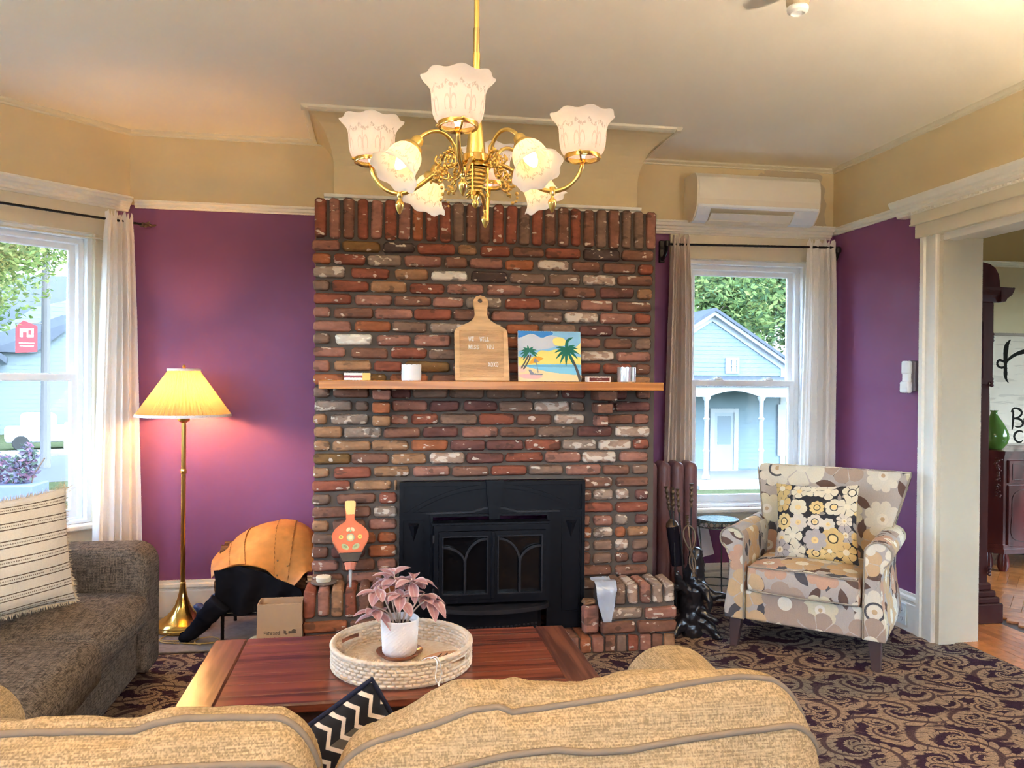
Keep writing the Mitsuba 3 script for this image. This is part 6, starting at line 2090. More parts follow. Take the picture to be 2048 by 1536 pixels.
# kindling box
kb = thing('kindling_box', 'brown cardboard kindling box printed Fatwood standing behind the coffee table', 'box')
K0, K1, KY = -.566, -.362, 3.862
obj('carton', cat([cbox(K0, K1, KY, KY + .004, 0, .322, .001), cbox(K0, K1, KY + .116, KY + .12, 0, .322, .001), cbox(K0, K0 + .004, KY, KY + .12, 0, .322, .001), cbox(K1 - .004, K1, KY, KY + .12, 0, .322, .001), cbox(K0, K1, KY, KY + .12, .0, .004, .001), cbox(K0 - .001, K1 + .001, KY - .0012, KY, 0, .213, .0005)]), 'vc_matte', kb, color=(.43, .285, .175))
tm = text_mesh('Fatwood', .0165, .0006, True)
b = tm.bounds
tm.apply_scale((.072 / (b[1][0] - b[0][0]), 1, 1))
obj('lettering', fix(place(tm, (K0 + .030, KY - .0012, .178), (1, 0, 0), (0, 0, 1), (0, -1, 0))), 'vc_matte', kb, color=(.09, .06, .045))
ic = [sg.Point(0, .008).buffer(.006), sg.Polygon([(-.006, .02), (.002, .004), (.012, -.002), (.006, -.006), (-.006, 0)]), sg.Polygon([(.016, -.002), (.05, .0), (.05, .018), (.034, .020), (.030, .010), (.016, .012)])]
obj('print', front(mov_ := shapely.affinity.translate(shapely.union_all(ic), K0 + .128, .182), KY - .0012, .0006), 'vc_matte', kb, color=(.12, .08, .055))
for i, (x, dx) in enumerate(((-.548, .022), (-.372, -.006))):
    tag(obj('kindling_stick', fix(place(cbox(-.005, .005, -.006, .006, 0, .26, .001), (x, KY + .06, .12), (1, 0, -dx / .1), (0, 1, 0), (dx, 0, .26))), 'vc_matte', color=(.62, .42, .27)), ('pale kindling stick leaning at the left in the cardboard box', 'pale kindling stick upright at the right edge of the cardboard box')[i], 'stick')
m = blob([[(-.63, 4.03, .03, .03), (-.60, 4.05, .08, .032)], [(-.66, 4.06, .022, .022), (-.60, 4.0, .02, .02)]], .01, 4)
v = m.vertices + m.vertex_normals * ((nfbm(m.vertices * 40, 3, 8) - .5) * .03)[:, None]
v[:, 2] = np.maximum(v[:, 2], .0006)
tag(obj('crumpled_cloth', trimesh.Trimesh(v, m.faces), 'vc_matte', smooth=True, color=(.36, .37, .26)), 'crumpled pale green cloth on the floor left of the cardboard box', 'cloth')
# ------------------------------------------------------------------ the next room, seen through the opening
X2 = 7.0
YB2 = 5.80
F_BACK2 = lambda u, d, z: np.array([u, YB2 - d, z])
F_EAST = lambda u, d, z: np.array([X2 - d, u, z])
scene['paint_cream_wall'] = diffuse((0.66, 0.55, 0.36))
scene['paint_frieze'] = diffuse((0.52, 0.38, 0.19))
struct('wall_next_back', cat([box(3.62, X2 + .1, YB2, YB2 + .12, -.05, 2.375)]), 'paint_cream_wall')
struct('wall_next_frieze', cat([box(3.62, X2 + .1, YB2, YB2 + .12, 2.375, H_CEIL + .05)]), 'paint_frieze')
struct('wall_next_right', holed(YN, YB2 + .1, -.05, H_CEIL + .05, (1.2, 4.6, .5, 2.3), -.12, 0, F_EAST), 'paint_cream_wall')
struct('wall_next_left', cat([box(3.62, 3.74, YB + .02, YB2 + .02, -.05, H_CEIL + .02), box(XR2 - .02, 3.64, YB + .0, YB + .13, -.05, H_CEIL + .02)]), 'paint_cream_wall')
window(7, F_EAST, (1.2, 4.6, .5, 2.3), 'unseen large window out of view, placed to light the next room')  # never in view, sized to give the next room its daylight
trim(railp, F_BACK2, 3.74, X2)
struct('baseboard_next', strip(basep, F_BACK2, 3.74, X2), 'paint_trim')


def f_floor2(p, n, uv):
    s = uv.y * 31
    g = fbm(uv.x * 9 + s, p.x * 22 + s, p.y * 22, octaves=3)
    c = mix((0.52, 0.20, 0.060), (0.37, 0.125, 0.034), uv.y)
    return c * (.72 + .5 * g)


scene['oak_floor'] = princ(mikit.proc(f_floor2), 0.22, 0, 0.5)
fl2 = struct('floor_next_room', cat([box(3.10, X2 + .1, YN - .2, YB + .1, -.06, -.012), box(3.62, X2 + .1, YB, YB2 + .1, -.06, -.012)]), 'dark_wood', label='orange varnished strip and herringbone wood floor')
r2 = np.random.default_rng(77)


def plank(c, L, w, a):
    m = cbox(-L / 2 + .0008, L / 2 - .0008, -w / 2 + .0008, w / 2 - .0008, -.0125, -.0005 + r2.uniform(-.0005, .0004), .0012)
    q = m.vertices.copy()
    m = mov(rotz(m, a), (c[0], c[1], 0))
    uv_ = np.column_stack([q[:, 0] + r2.uniform(0, 9), np.full(len(q), r2.random())])
    obj('plank', m, 'oak_floor', fl2, uv=uv_)


w = .057
for i in range(8):
    x = 3.105 + w * (i + .5)
    y = 2.3 + r2.uniform(0, .5)
    while y < YB - .02:
        L = min(r2.uniform(.55, 1.0), YB - y)
        if L > .05:
            plank((x, y + L / 2), L, w, PI / 2)
        y += L
x0 = 3.105 + 6 * w
hw, kk = .062, 5


def herring(bx0, by0, w, h):
    """one block of the herringbone, laid at 45 degrees, where the opening can show it"""
    c = rotz(box(bx0, bx0 + w, by0, by0 + h, 0, .01), PI / 4)
    c = c.vertices.mean(0) + [3.9, 3.4, 0]
    if c[0] < x0 + .20 or c[0] > 5.4 or c[1] > YB2 - .12 or (c[1] > YB - .1 and c[0] < 3.9) or c[0] < .60 * c[1] + .3 or c[0] > .95 * c[1] + .1 or c[1] < 3.4:
        return
    plank(c, max(w, h), min(w, h), PI / 4 if w > h else 3 * PI / 4)


for r in range(-60, 60):
    for m_ in range(-12, 12):
        herring((r + 2 * kk * m_) * hw, r * hw, kk * hw, hw)
        herring(r * hw, (r - 2 * kk + 1 + 2 * kk * m_) * hw, hw, kk * hw)


def f_mahog(p, n, uv):
    g = fbm(p.x * 10, p.y * 10, p.z * 2.5, octaves=3)
    return mix((0.115, 0.022, 0.020), (0.050, 0.010, 0.010), smoothstep(.3, .7, g))


scene['mahogany'] = princ(mikit.proc(f_mahog), 0.2, 0, 0.5)
scene['clock_wood'] = princ((0.055, 0.018, 0.016), 0.22, 0, 0.5)
gc = thing('grandfather_clock', 'dark mahogany longcase clock half hidden behind the opening', 'clock')
cx_, y0, y1 = 3.372, 4.06, 4.30


def blk(nm, hw_, a, b, z0, z1, c=.006, mat='clock_wood', par=gc):
    return obj(nm, cbox(max(cx_ - hw_, XR2 + .004), cx_ + hw_, a, b, z0, z1, c), mat, par)


blk('plinth', .203, y0 - .01, y1, 0, .115, .006)
blk('plinth_step', .190, y0, y1, .115, .150, .01)
blk('plinth_step', .172, y0 + .01, y1, .150, .185, .012)
blk('plinth_step', .150, y0 + .02, y1, .185, .230, .012)
tk = obj('trunk', cat([cbox(max(cx_ - .128, XR2 + .004), cx_ - .075, y0 + .03, y1 - .01, .225, 1.40, .004), cbox(cx_ + .065, cx_ + .128, y0 + .03, y1 - .01, .225, 1.40, .004), cbox(cx_ - .1, cx_ + .1, y1 - .04, y1 - .01, .225, 1.40), cbox(cx_ - .1, cx_ + .1, y0 + .03, y0 + .06, .225, .40), cbox(cx_ - .1, cx_ + .1, y0 + .03, y0 + .06, 1.345, 1.40)]), 'clock_wood', gc)
obj('trunk_glass', box(cx_ - .08, cx_ + .068, y0 + .044, y0 + .048, .39, 1.35), 'black_glass', gc)
obj('hood', cat([cbox(cx_ + .062, cx_ + .132, y0 + .01, y1, 1.40, 1.865, .004), cbox(max(cx_ - .132, XR2 + .004), cx_ - .062, y0 + .01, y1, 1.40, 1.865, .004), cbox(cx_ - .1, cx_ + .1, y0 + .01, y1, 1.745, 1.865), cbox(cx_ - .1, cx_ + .1, y1 - .05, y1, 1.40, 1.75), cbox(cx_ - .1, cx_ + .1, y0 + .01, y1, 1.385, 1.425)]), 'clock_wood', gc)
dl = sg.box(-.062, 1.44, .024, 1.66).union(sg.Polygon(catmull([(.024, 1.62), (.018, 1.68), (-.01, 1.722), (-.062, 1.735), (-.062, 1.6)], 6)).buffer(0))
obj('pale_arch', front(shapely.affinity.translate(dl, cx_, 0), y0 + .08, .004), 'vc_satin', gc, color=(.40, .50, .55))  # pale blue arched shape behind the hood glass
obj('dial_glass', box(cx_ - .063, cx_ + .063, y0 + .030, y0 + .0305, 1.425, 1.745), 'pane', gc)
obj('pale_lower_arch', front(shapely.affinity.translate(sg.Polygon(catmull([(-.06, 1.345), (.020, 1.345), (.022, 1.325), (.012, 1.300), (-.02, 1.285), (-.06, 1.28)], 5)).buffer(0), cx_, 0), y0 + .043, .003), 'vc_satin', gc, color=(.42, .52, .56))  # small pale blue shape at the top of the trunk glass
cr = prism([(0, 1.860), (.030, 1.862), (.040, 1.880), (.070, 1.900), (.084, 1.925), (.090, 1.942), (0, 1.945)], (cx_ + .125, y0 - .05, 0), (1, 0, 0), (0, 0, 1), (0, 1, 0), y1 - y0 + .05)
cf = prism([(0, 1.860), (.030, 1.862), (.040, 1.880), (.05, 1.900), (.058, 1.925), (.060, 1.942), (0, 1.945)], (XR2 + .004, y0 + .01, 0), (0, -1, 0), (0, 0, 1), (1, 0, 0), .38)
obj('cornice', cat([cr, cf, box(XR2 + .004, cx_ + .19, y0 - .04, y1, 1.925, 1.944)]), 'clock_wood', gc)
bell = [(.160, 1.944), (.158, 1.985), (.150, 2.025), (.128, 2.060), (.092, 2.082), (.04, 2.092)]
bp_ = [(q, z) for q, z in bell] + [(-q, z) for q, z in bell[::-1]]
bp_ = [(max(cx_ + q, XR2 + .004), z) for q, z in bp_]
obj('bell_top', front(sg.Polygon(bp_).buffer(0), y1, y1 - y0 + .0), 'mahogany', gc)
for z in (1.66, 1.40, .30):
    obj('carved_bracket', cat([mov(trimesh.creation.icosphere(2, .011), (cx_ + .130, y0 + .02, z + s)) for s in (-.018, 0, .018)]), 'clock_wood', gc, smooth=True)

sb = thing('sideboard', 'dark red mahogany sideboard with carved corner and drawers in the next room', 'sideboard')
SX0, SX1, SY0, SY1 = 4.425, 6.1, 5.16, 5.62
can = .115
pl_ = [(SX0, SY1), (SX0, SY0 + can), (SX0 + can, SY0), (SX1, SY0), (SX1, SY1)]
obj('top', mov(extr(sg.Polygon(pl_).buffer(.022, join_style=2), .030), (0, 0, .862)), 'mahogany', sb)
obj('carcass', mov(extr(sg.Polygon(pl_).buffer(-.002, join_style=2), .70), (0, 0, .165)), 'mahogany', sb)
obj('base_moulding', cat([mov(extr(sg.Polygon(pl_).buffer(.022, join_style=2), .035), (0, 0, .135)), mov(extr(sg.Polygon(pl_).buffer(.010, join_style=2), .03), (0, 0, .17))]), 'mahogany', sb)
obj('cornice_bead', mov(extr(sg.Polygon(pl_).buffer(.010, join_style=2), .022), (0, 0, .842)), 'mahogany', sb)
for q in ((SX0 + .03, SY1 - .04), (SX0 + .05, SY0 + can * .7), (SX0 + can + .03, SY0 + .03), (SX1 - .05, SY0 + .05), (SX1 - .05, SY1 - .05)):
    obj('foot', lathe([(.001, 0), (.030, 0), (.042, .04), (.038, .09), (.030, .137), (.001, .137)], 16, (q[0], q[1], 0)), 'mahogany', sb, smooth=40)
cv = []
rc = np.random.default_rng(12)
for i in range(46):
    z = .84 - .30 * i / 46
    s = mov(trimesh.creation.icosphere(1, .010 * (1.25 - .6 * i / 46)), (SX0 + can * .75 + rc.normal(0, .010), SY0 + can * .25 - .004 + rc.normal(0, .010), z))
    cv.append(s)
obj('carved_pendant', cat(cv), 'mahogany', sb, smooth=True)
for x in np.arange(SX0 + can + .03, SX1 - .4, .47):
    d = obj('drawer', cbox(x, x + .44, SY0 - .014, SY0 + .01, .655, .825, .008), 'mahogany', sb)
    obj('drawer_bead', front(sg.box(x + .03, .68, x + .41, .80).difference(sg.box(x + .036, .686, x + .404, .794)), SY0 - .0135, .004), 'clock_wood', d)
    d = obj('door', cbox(x, x + .44, SY0 - .012, SY0 + .01, .185, .640, .008), 'mahogany', sb)
    ell = sg.Polygon(catmull([(x + .04, .25), (x + .22, .215), (x + .40, .25), (x + .41, .42), (x + .39, .58), (x + .22, .615), (x + .05, .58), (x + .03, .42)], 8))
    obj('door_bead', front(ell.difference(ell.buffer(-.007)), SY0 - .0115, .005), 'clock_wood', d)
gv = thing('green_vase', 'glossy green pear shaped vase on the sideboard', 'vase')
scene['green_glaze'] = princ((0.070, 0.150, 0.030), 0.09, 0, 0.6)
VX, VY, VZ = 4.590, 5.32, .8925
obj('body', lathe([(.001, 0), (.052, 0), (.066, .012), (.090, .045), (.102, .085), (.100, .120), (.085, .160), (.060, .205), (.036, .240), (.024, .262), (.020, .278), (.026, .290), (.028, .294), (.020, .294), (.014, .28), (.001, .27)], 48, (VX, VY, VZ)), 'green_glaze', gv, smooth=50)
sn = thing('lettered_sign', 'large off-white sign with black brush lettering leaning on the wall above the sideboard', 'sign')
GX0, GX1, GZ0, GH = 4.850, 6.00, .8925, .90
la = math.radians(4)
obj('panel', leaning(cbox(0, GX1 - GX0, 0, GH, .004, .018, .001), GX0, 5.690, GZ0, la), 'sign_paint', sn)


def f_sign(p, n, uv):
    s = smoothstep(.58, .66, fbm(p.x * 6, p.y * 6, p.z * 34, octaves=3))
    return mix((0.70, 0.62, 0.52), (0.50, 0.43, 0.35), s * .6)


scene['sign_paint'] = diffuse(mikit.proc(f_sign))
fr_ = sg.box(-.012, -.010, GX1 - GX0 + .012, GH + .010).difference(sg.box(.012, .012, GX1 - GX0 - .012, GH - .012))
obj('frame', leaning(extr(fr_, .034), GX0, 5.690, GZ0, la), 'vc_matte', sn, color=(.36, .30, .25))


def stroke(pts, wd):
    p = spline([(x - GX0, z - GZ0, 0) for x, z in pts], 40)[:, :2]
    return shapely.union_all([sg.LineString(p[i:i + 2]).buffer(max(.002, w_)) for i, w_ in zip(range(39), np.interp(np.linspace(0, 1, 39), np.linspace(0, 1, len(wd)), wd))])


ink = [stroke([(5.085, 1.745), (5.062, 1.72), (5.035, 1.60), (5.030, 1.50), (5.045, 1.405), (5.05, 1.40)], [.006, .022, .020, .014, .018, .004]),
       stroke([(5.03, 1.545), (4.985, 1.520), (4.955, 1.548), (4.975, 1.580), (5.02, 1.568), (5.08, 1.60), (5.16, 1.64), (5.26, 1.66), (5.33, 1.645)], [.008, .010, .010, .010, .012, .015, .018, .014, .008]),
       stroke([(5.27, 1.78), (5.25, 1.66), (5.24, 1.55), (5.26, 1.45), (5.31, 1.43)], [.008, .018, .016, .012, .006]),
       stroke([(5.40, 1.56), (5.36, 1.50), (5.40, 1.44), (5.45, 1.52), (5.455, 1.44), (5.50, 1.45)], [.01, .012, .012, .01, .012, .006]),
       stroke([(5.52, 1.53), (5.53, 1.30)], [.012, .008]), stroke([(5.52, 1.50), (5.58, 1.53), (5.59, 1.46), (5.53, 1.44)], [.008, .012, .01, .008]),
       stroke([(5.085, 1.165), (5.075, 1.05), (5.070, 1.02)], [.008, .010, .006]), stroke([(5.07, 1.16), (5.13, 1.185), (5.165, 1.155), (5.13, 1.115), (5.09, 1.105), (5.15, 1.095), (5.17, 1.06), (5.13, 1.035), (5.10, 1.04)], [.006, .008, .010, .008, .006, .008, .010, .008, .005]),
       stroke([(5.165, .995), (5.12, 1.0), (5.085, .965), (5.10, .925), (5.16, .925)], [.006, .009, .010, .009, .005]), stroke([(5.22, 1.14), (5.20, 1.06), (5.26, 1.05), (5.27, 1.13)], [.008] * 4), stroke([(5.22, .99), (5.19, .95), (5.23, .92), (5.27, .96), (5.23, .99)], [.008] * 5)]
for g in ink:
    obj('letter', leaning(mov(extr(g, .0008), (0, 0, .0181)), GX0, 5.690, GZ0, la), 'vc_matte', sn, color=(.018, .018, .016))
# ------------------------------------------------------------------ outside the windows
GZ = -2.0


def f_ground(p, n, uv):
    g = fbm(p.x * .7, p.y * .7, 1.0, octaves=4)
    d = fbm(p.x * 14, p.y * 14, 2.0, octaves=2)
    return mix((0.06, 0.08, 0.035), (0.085, 0.09, 0.05), g) * (.7 + .6 * d)


scene['lawn'] = diffuse(mikit.proc(f_ground))
struct('ground_lawn', box(-90, 90, -60, 120, GZ - .2, GZ), 'lawn')
scene['asphalt'] = diffuse((0.13, 0.135, 0.14))
scene['concrete'] = diffuse((0.23, 0.228, 0.215))
rot_s = lambda m: rotz(m, .42, (-12, 36))
struct('ground_street', rot_s(box(-60, 12, 27, 36, GZ, GZ + .02)), 'asphalt', label='grey street in front of the bay window')
struct('ground_sidewalk', cat([rot_s(box(-60, 12, 22.5, 24.6, GZ, GZ + .05)), rot_s(box(-60, 12, 37.2, 39.2, GZ, GZ + .05)), rot_s(box(-60, 12, 36.0, 36.3, GZ, GZ + .12))]), 'concrete')


def pcolor(c, k=.12, s=7.0):
    return c


scene['clapboard_blue'] = diffuse((0.155, 0.200, 0.225))
scene['clapboard_grey'] = diffuse((0.165, 0.195, 0.215))
scene['white_trim'] = diffuse((0.31, 0.32, 0.33))
scene['roof_shingle'] = diffuse((0.085, 0.095, 0.115))
scene['dim_pane'] = princ((0.16, 0.19, 0.22), 0.08, 0, 0.5)


def clap(x0, x1, y, z0, z1, step, clip=None, depth=.02):
    """clapboards facing -y as a list of boards (meshes), optionally cut by a shapely outline in x-z"""
    out_ = []
    z = z0
    while z < z1 - 1e-6:
        b = sg.box(x0, z, x1, min(z + step, z1))
        if clip is not None:
            b = b.intersection(clip)
        if not b.is_empty and b.area > 1e-4:
            m = extr(b, depth)
            v = m.vertices.copy()
            t = np.clip((v[:, 1] - z) / step, 0, 1)
            v[:, 2] = np.where(v[:, 2] > depth / 2, depth * (1.0 - .8 * t) + .005, v[:, 2])
            out_.append(fix(place(trimesh.Trimesh(v, m.faces, process=False), (0, y, 0), (1, 0, 0), (0, 0, 1), (0, -1, 0))))
        z += step
    return out_


hs = thing('gable_house', 'pale blue clapboard cottage with a white gable, porch and brick chimney outside the right window', 'house')
HY = 26.0
ax, az = 11.33, 3.78
ex, ez_ = 14.10, 2.02
lx = 2 * ax - ex
gable = sg.Polygon([(lx, GZ), (lx, ez_ + .05), (ax, az - .12), (ex, ez_ + .05), (ex, GZ)])
obj('wall', front(gable, HY + .3, .28), 'clapboard_blue', hs)
z = 1.30
for m in clap(lx, ex, HY, 1.55, az, .145, gable):
    obj('clapboard', m, 'clapboard_blue', hs)
for m in clap(lx, ex, HY, GZ + .3, 1.2, .145, gable):
    obj('clapboard', m, 'clapboard_blue', hs)


def rake(s, nm, off, wdt, y, d, mat):
    a = np.array([ax, az + off]); b = np.array([ax + s * (ex + .28 - ax), ez_ - .16 + off])
    n_ = np.array([-(b - a)[1], (b - a)[0]]); n_ /= np.linalg.norm(n_); n_ *= np.sign(n_[1])
    obj(nm, front(sg.Polygon([a, b, b - n_ * wdt, a - n_ * wdt]), y, d), mat, hs)


for s in (-1, 1):
    rake(s, 'rake_board', 0, .30, HY - .01, .06, 'white_trim')
    rake(s, 'rake_shadow_board', -.02, .12, HY - .06, .22, 'white_trim')
    rake(s, 'roof', .10, .10, HY + 9.0, 9.35, 'roof_shingle')
obj('corner_board', front(sg.box(ex - .20, GZ, ex, ez_ + .1), HY - .01, .05), 'white_trim', hs)
wk = obj('window', front(sg.box(11.83, 1.62, 12.33, 2.17).difference(sg.box(11.91, 1.69, 12.25, 2.10)).union(sg.box(12.07, 1.69, 12.09, 2.10)).union(sg.box(11.91, 1.885, 12.25, 1.905)), HY - .01, .06), 'white_trim', hs)
obj('window_pane', front(sg.box(11.9, 1.68, 12.26, 2.11), HY - .02, .012), 'dim_pane', wk)
ck = obj('chimney', cbox(10.45, 11.30, HY + 2.2, HY + 2.9, 3.2, 4.05, .01), 'vc_matte', hs, color=(.42, .24, .20))
obj('chimney_cap', cbox(10.40, 11.36, HY + 2.15, HY + 2.95, 4.05, 4.15, .01), 'vc_matte', ck, color=(.40, .25, .22))
# porch
PYF = HY - 2.2
obj('porch_roof', fix(trimesh.convex.convex_hull(np.array([(lx - .4, HY, 1.52), (ex + .8, HY, 1.52), (lx - .4, PYF - .2, 1.28), (ex + .8, PYF - .2, 1.28), (lx - .4, HY, 1.40), (ex + .8, HY, 1.40), (lx - .4, PYF - .2, 1.18), (ex + .8, PYF - .2, 1.18)]))), 'roof_shingle', hs)
sp_x = PYF / HY
arch_ = sg.box(lx - .3, .86, ex + .7, 1.19).difference(sg.Polygon([(11.15 * sp_x, .85)] + [(11.15 * sp_x + 2.0 * sp_x * t, .85 + .20 * math.sin(PI * t)) for t in np.linspace(0, 1, 16)] + [(13.15 * sp_x, .85)]))
obj('porch_beam', front(arch_, PYF, .12), 'white_trim', hs)
for x in (9.1, 11.13, 13.16, 15.0):
    x *= sp_x
    c = obj('porch_column', lathe([(.001, -1.75), (.13, -1.75), (.13, -1.65), (.075, -1.55), (.085, -.9), (.11, -.85), (.075, -.78), (.065, .1), (.11, .16), (.065, .22), (.07, .72), (.13, .82), (.13, .87), (.001, .87)], 16, (x, PYF - .08, 0)), 'white_trim', hs, smooth=40)
obj('porch_floor', box(lx - .3, ex + .7, PYF - .3, HY, -1.95, -1.76), 'concrete', hs)
obj('porch_step', cbox(10.6 * sp_x, 12.9 * sp_x, PYF - .75, PYF - .3, -2.0, -1.88), 'concrete', hs)
dk = obj('door', front(sg.box(11.28, -1.76, 12.32, .40).difference(sg.box(11.44, -1.74, 12.16, .26)), HY - .03, .06), 'white_trim', hs)
obj('door_leaf', front(sg.box(11.43, -1.75, 12.17, .27), HY - .03, .03), 'vc_matte', dk, color=(.26, .29, .31))
obj('door_pane', front(sg.box(11.55, -.85, 12.05, .14), HY - .06, .006), 'dim_pane', dk)
wk = obj('window', front(sg.box(13.80, -1.25, 14.75, .55).difference(sg.box(13.95, -1.1, 14.6, .40)), HY - .03, .06), 'white_trim', hs)
obj('window_pane', front(sg.box(13.94, -1.12, 14.62, .42), HY - .03, .02), 'dim_pane', wk)

# grey house across the street and what stands before it
h2 = thing('grey_house', 'pale grey clapboard house with a dark roof across the street outside the bay window', 'house')


def H2(m):
    return rotz(mov(m, (-22.4, 46.6, 0)), .38, (-22.4, 46.6))


F2 = lambda sh, y, d: H2(front(sh, y, d))
ga = sg.Polygon([(-10, GZ), (-10, 3.2), (-4.6, 7.6), (.9, 3.0), (.9, GZ)])
gb = sg.Polygon([(.9, GZ), (.9, 3.0), (3.6, 5.2), (9, 6.8), (14, 5.0), (14, GZ)])
obj('wall', cat([F2(ga, .3, .3), F2(gb, 1.2, .3)]), 'clapboard_grey', h2)
cl = [H2(m) for m in clap(-10, .9, 0, GZ + .3, 7.6, .24, ga)] + [H2(m) for m in clap(.9, 14, .9, GZ + .3, 6.8, .24, gb)]
for m in cl:
    obj('clapboard', m, 'clapboard_grey', h2)
for a, b, y in (((-4.6, 7.75), (2.3, 1.95), -.1), ((-4.6, 7.75), (-11, 2.5), -.1)):
    a, b = np.array(a), np.array(b)
    obj('roof', H2(front(sg.Polygon([a, b, b + [0, .35], a + [0, .35]]), 9.0, 9.5)), 'roof_shingle', h2)
obj('roof', H2(fix(trimesh.convex.convex_hull(np.array([(-1.5, 2.2, 5.4), (3.6, .5, 2.6), (6.2, .7, 4.8), (2.8, 3.0, 7.2), (9, 3.0, 7.4), (1.2, .5, 2.6)])))), 'roof_shingle', h2)
for x, z in ((5.4, 2.2), (-7.4, 3.2), (-7.0, -.8)):
    wk = obj('window', F2(sg.box(x, z, x + 1.5, z + 2.0).difference(sg.box(x + .18, z + .18, x + 1.32, z + 1.82)).union(sg.box(x, z + .95, x + 1.5, z + 1.05)), (.9 if x > .9 else 0) - .03, .08), 'white_trim', h2)
    obj('window_pane', F2(sg.box(x + .15, z + .15, x + 1.35, z + 1.85), (.9 if x > .9 else 0) - .03, .02), 'dim_pane', h2)
up = thing('utility_pole', 'grey wooden utility pole beside the street outside the bay window', 'pole')
ux, uy = -11.95, 31.0
obj('shaft', tube([(ux, uy, GZ), (ux, uy, 3.6), (ux, uy, 9.5)], [.17, .14, .10], 10), 'vc_matte', up, color=(.17, .165, .17))
bn = thing('red_banner', 'red street banner with a white emblem and lettering on the utility pole', 'banner')
bxc, bz = -12.55, 2.70
by = uy - .1
obj('cloth', cat([front(sg.Polygon([(bxc - .36, bz - .55), (bxc + .36, bz - .50), (bxc + .36, bz + .42), (bxc - .1, bz + .62), (bxc - .36, bz + .40)]), by, .02)]), 'vc_matte', bn, color=(.62, .10, .12))
em = sg.box(bxc - .22, bz + .02, bxc + .24, bz + .34).difference(sg.box(bxc - .12, bz + .02, bxc + .02, bz + .20)).difference(sg.box(bxc + .06, bz + .1, bxc + .16, bz + .26))
obj('emblem', cat([front(em, by - .02, .01), front(sg.box(bxc - .24, bz - .22, bxc + .26, bz - .17), by - .02, .01), front(sg.box(bxc - .22, bz - .32, bxc + .24, bz - .28), by - .02, .01)]), 'vc_matte', bn, color=(.85, .83, .80))
obj('arm', rod((bxc - .4, by + .02, bz + .52), (ux, by + .02, bz + .52), .03, 6), 'vc_matte', bn, color=(.3, .3, .3))
cr_ = thing('white_pickup', 'white vehicle parked across the street at the edge of the bay window', 'car')
cc_ = [rotz(softbox(-16.6, -13.2, 38.2, 39.9, GZ + .35, GZ + 1.05, .18, 6), .42, (-14.9, 39)), rotz(softbox(-16.0, -14.6, 38.3, 39.8, GZ + .9, GZ + 1.65, .22, 6), .42, (-14.9, 39))]
obj('body', cat(cc_), 'vc_satin', cr_, smooth=True, color=(.40, .41, .42))
for x in (-16.0, -13.9):
    for y in (38.25, 39.75):
        obj('wheel', rotz(place(lathe([(.001, -.11), (.30, -.11), (.33, -.06), (.33, .06), (.30, .11), (.001, .11)], 18), (x, y, GZ + .34), (1, 0, 0), (0, 0, 1), (0, -1, 0)), .42, (-14.9, 39)), 'vc_matte', cr_, color=(.05, .05, .05))
ps = thing('bollard', 'short white post on the far sidewalk outside the bay window', 'post')
obj('shaft', lathe([(.001, GZ), (.10, GZ), (.10, GZ + 1.25), (.06, GZ + 1.35), (.001, GZ + 1.36)], 14, (-13.2, 36.4, 0)), 'vc_matte', ps, color=(.82, .82, .80))
# porch railing close to the bay window
rl2 = thing('porch_railing', 'white porch railing with square balusters below the bay window', 'railing')
ry = 6.9
obj('top_rail', cat([cbox(-4.9, -1.6, ry - .06, ry + .10, .20, .285, .006)]), 'white_trim', rl2)
obj('bottom_rail', cbox(-4.9, -1.6, ry - .02, ry + .03, -.62, -.55), 'white_trim', rl2)
for i in range(26):
    x = -4.85 + .125 * i
    obj('baluster', cbox(x - .022, x + .022, ry - .022, ry + .022, -.55, .20, .003), 'white_trim', rl2)
struct('ground_porch', box(-5.5, -1.55, 5.1, 7.2, -.9, -.75), 'concrete')

# planter with a bush
scene['leaf_vc'] = {'type': 'principledthin', 'base_color': VC, 'roughness': 0.5, 'diff_trans': 0.8, 'spec_trans': 0.0}
pk = thing('planter_bush', 'small purple leaved bush in a dark planter outside the bay window', 'bush')
pbx, pby = -5.55, 12.3
obj('planter', cat([cbox(pbx - .75, pbx + .75, pby - .3, pby + .3, -.62, -.16, .02)]), 'vc_matte', pk, color=(.13, .15, .22))
obj('stand', cbox(pbx - .7, pbx + .7, pby - .25, pby + .25, GZ, -.62), 'vc_matte', pk, color=(.40, .38, .36))


def leaves(r, n, cen, ax3, size, cols, hollow=.25):
    """a cloud of n folded leaves in clumps inside ellipsoids"""
    V, F, C = [], [], []
    cen = np.atleast_2d(cen)
    ax3 = np.atleast_2d(ax3)
    k = r.integers(len(cen), size=n)
    d = r.normal(size=(n, 3))
    d /= np.linalg.norm(d, axis=1, keepdims=True)
    rad = (hollow + (1 - hollow) * r.random(n)) ** .6
    pos = cen[k] + d * ax3[k] * rad[:, None]
    q = r.normal(size=(n, 3)); q[:, 2] *= .6
    q /= np.linalg.norm(q, axis=1, keepdims=True)
    w = np.cross(q, r.normal(size=(n, 3)))
    w /= np.linalg.norm(w, axis=1, keepdims=True)
    nn_ = np.cross(q, w)
    s = size * r.uniform(.6, 1.3, n)[:, None]
    P_ = np.stack([pos - q * s, pos + w * s * .45 + nn_ * s * .12, pos + q * s, pos - w * s * .45 + nn_ * s * .12], 1)
    f = np.arange(n)[:, None] * 4
    F = np.vstack([f + [0, 1, 2], f + [0, 2, 3]])
    c = np.asarray(cols)[r.integers(len(cols), size=n)] * r.uniform(.8, 1.2, (n, 1))
    return trimesh.Trimesh(P_.reshape(-1, 3), F, process=False), np.repeat(c, 4, 0)


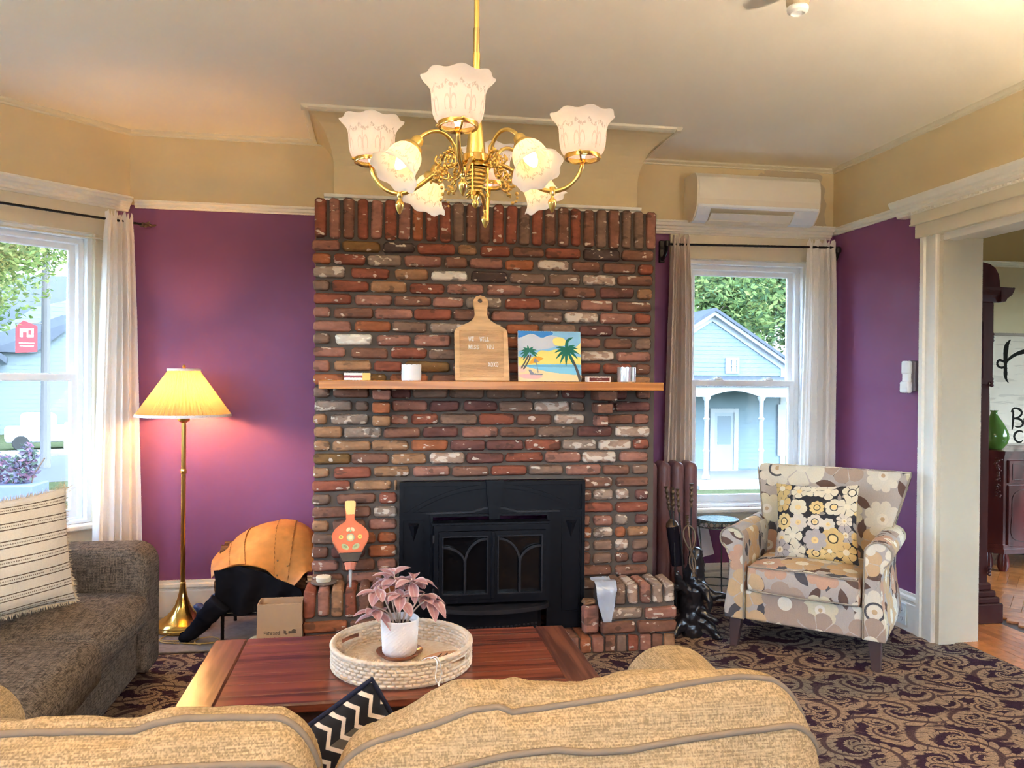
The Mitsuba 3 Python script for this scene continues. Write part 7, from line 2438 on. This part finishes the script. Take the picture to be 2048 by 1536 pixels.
def crown(key, r, n, cen, ax3, size, cols, name='foliage', hollow=.25):
    m, c = leaves(r, n, cen, ax3, size, cols, hollow)
    scene[f'{key}__{name}' if f'{key}__{name}' not in scene else numbered(f'{key}__{name}')] = mikit.ply(m, 'leaf_vc', color=c)


ro = np.random.default_rng(5)
crown(pk, ro, 900, [(pbx - .35, pby, .02), (pbx, pby, .06), (pbx + .35, pby, .0), (pbx + .55, pby, .12)], [(.4, .3, .26), (.4, .3, .26), (.35, .3, .22), (.16, .16, .30)], .055, [(.13, .12, .17), (.18, .14, .19), (.10, .13, .10), (.24, .13, .18)])
for i in range(5):
    q = pbx - .4 + .25 * i
    obj('stem', tube([(q, pby, -.3), (q + .05, pby, -.05), (q + .1 * (i - 2), pby, .2)], .012, 5), 'vc_matte', pk, color=(.15, .10, .08))


def tree(label, x, y, h, cr, cz, n, size, cols, seed, spread=1.0, nb=9):
    k = thing('leafy_tree', label, 'tree')
    r = np.random.default_rng(seed)
    base = np.array([x, y, GZ])
    br = [tube([base, base + [.2, 0, h * .35], base + [0, .1, h * .75]], [.20, .15, .06], 8)]
    cen, axs = [], []
    for i in range(nb):
        a = r.uniform(0, 2 * PI)
        d = r.uniform(.2, 1) * cr
        c = np.array([x + d * math.cos(a) * spread, y + d * math.sin(a), cz + r.uniform(-.55, .6) * cr])
        cen.append(c)
        axs.append(np.array([1, 1, .7]) * r.uniform(.35, .6) * cr)
        br.append(tube(spline([base + [0, 0, h * .3], (base + [0, 0, h * .55]) * .5 + c * .5, c], 8), np.linspace(.07, .015, 8), 6))
    obj('trunk', cat(br), 'vc_matte', k, color=(.14, .115, .095))
    crown(k, r, n, cen, axs, size, cols)


G1 = [(.12, .18, .055), (.17, .23, .075), (.09, .14, .055), (.23, .28, .10)]
G2 = [(.115, .18, .07), (.16, .23, .08), (.08, .135, .065), (.23, .28, .10)]
tree('tall leafy maple filling the upper half of the bay window', -11.6, 19.5, 9.0, 4.8, 5.4, 60000, .085, G1, 2, 1.0, 14)
tree('broad green tree over the street beyond the bay window', -14.5, 28.0, 11.0, 5.4, 7.4, 40000, .15, G1, 6, 1.2, 14)
tree('dense green tree behind the blue cottage outside the right window', 17.0, 36.0, 12, 6.0, 6.2, 60000, .15, G2, 3, 1.0, 16)
tree('large light green tree rising behind the cottage chimney', 13.5, 40.0, 14, 6.4, 8.2, 50000, .16, G2, 4, 1.0, 14)
tree('leafy tree right of the blue cottage', 21.5, 33.0, 11, 5.4, 5.6, 30000, .15, G2, 8, 1.0, 12)
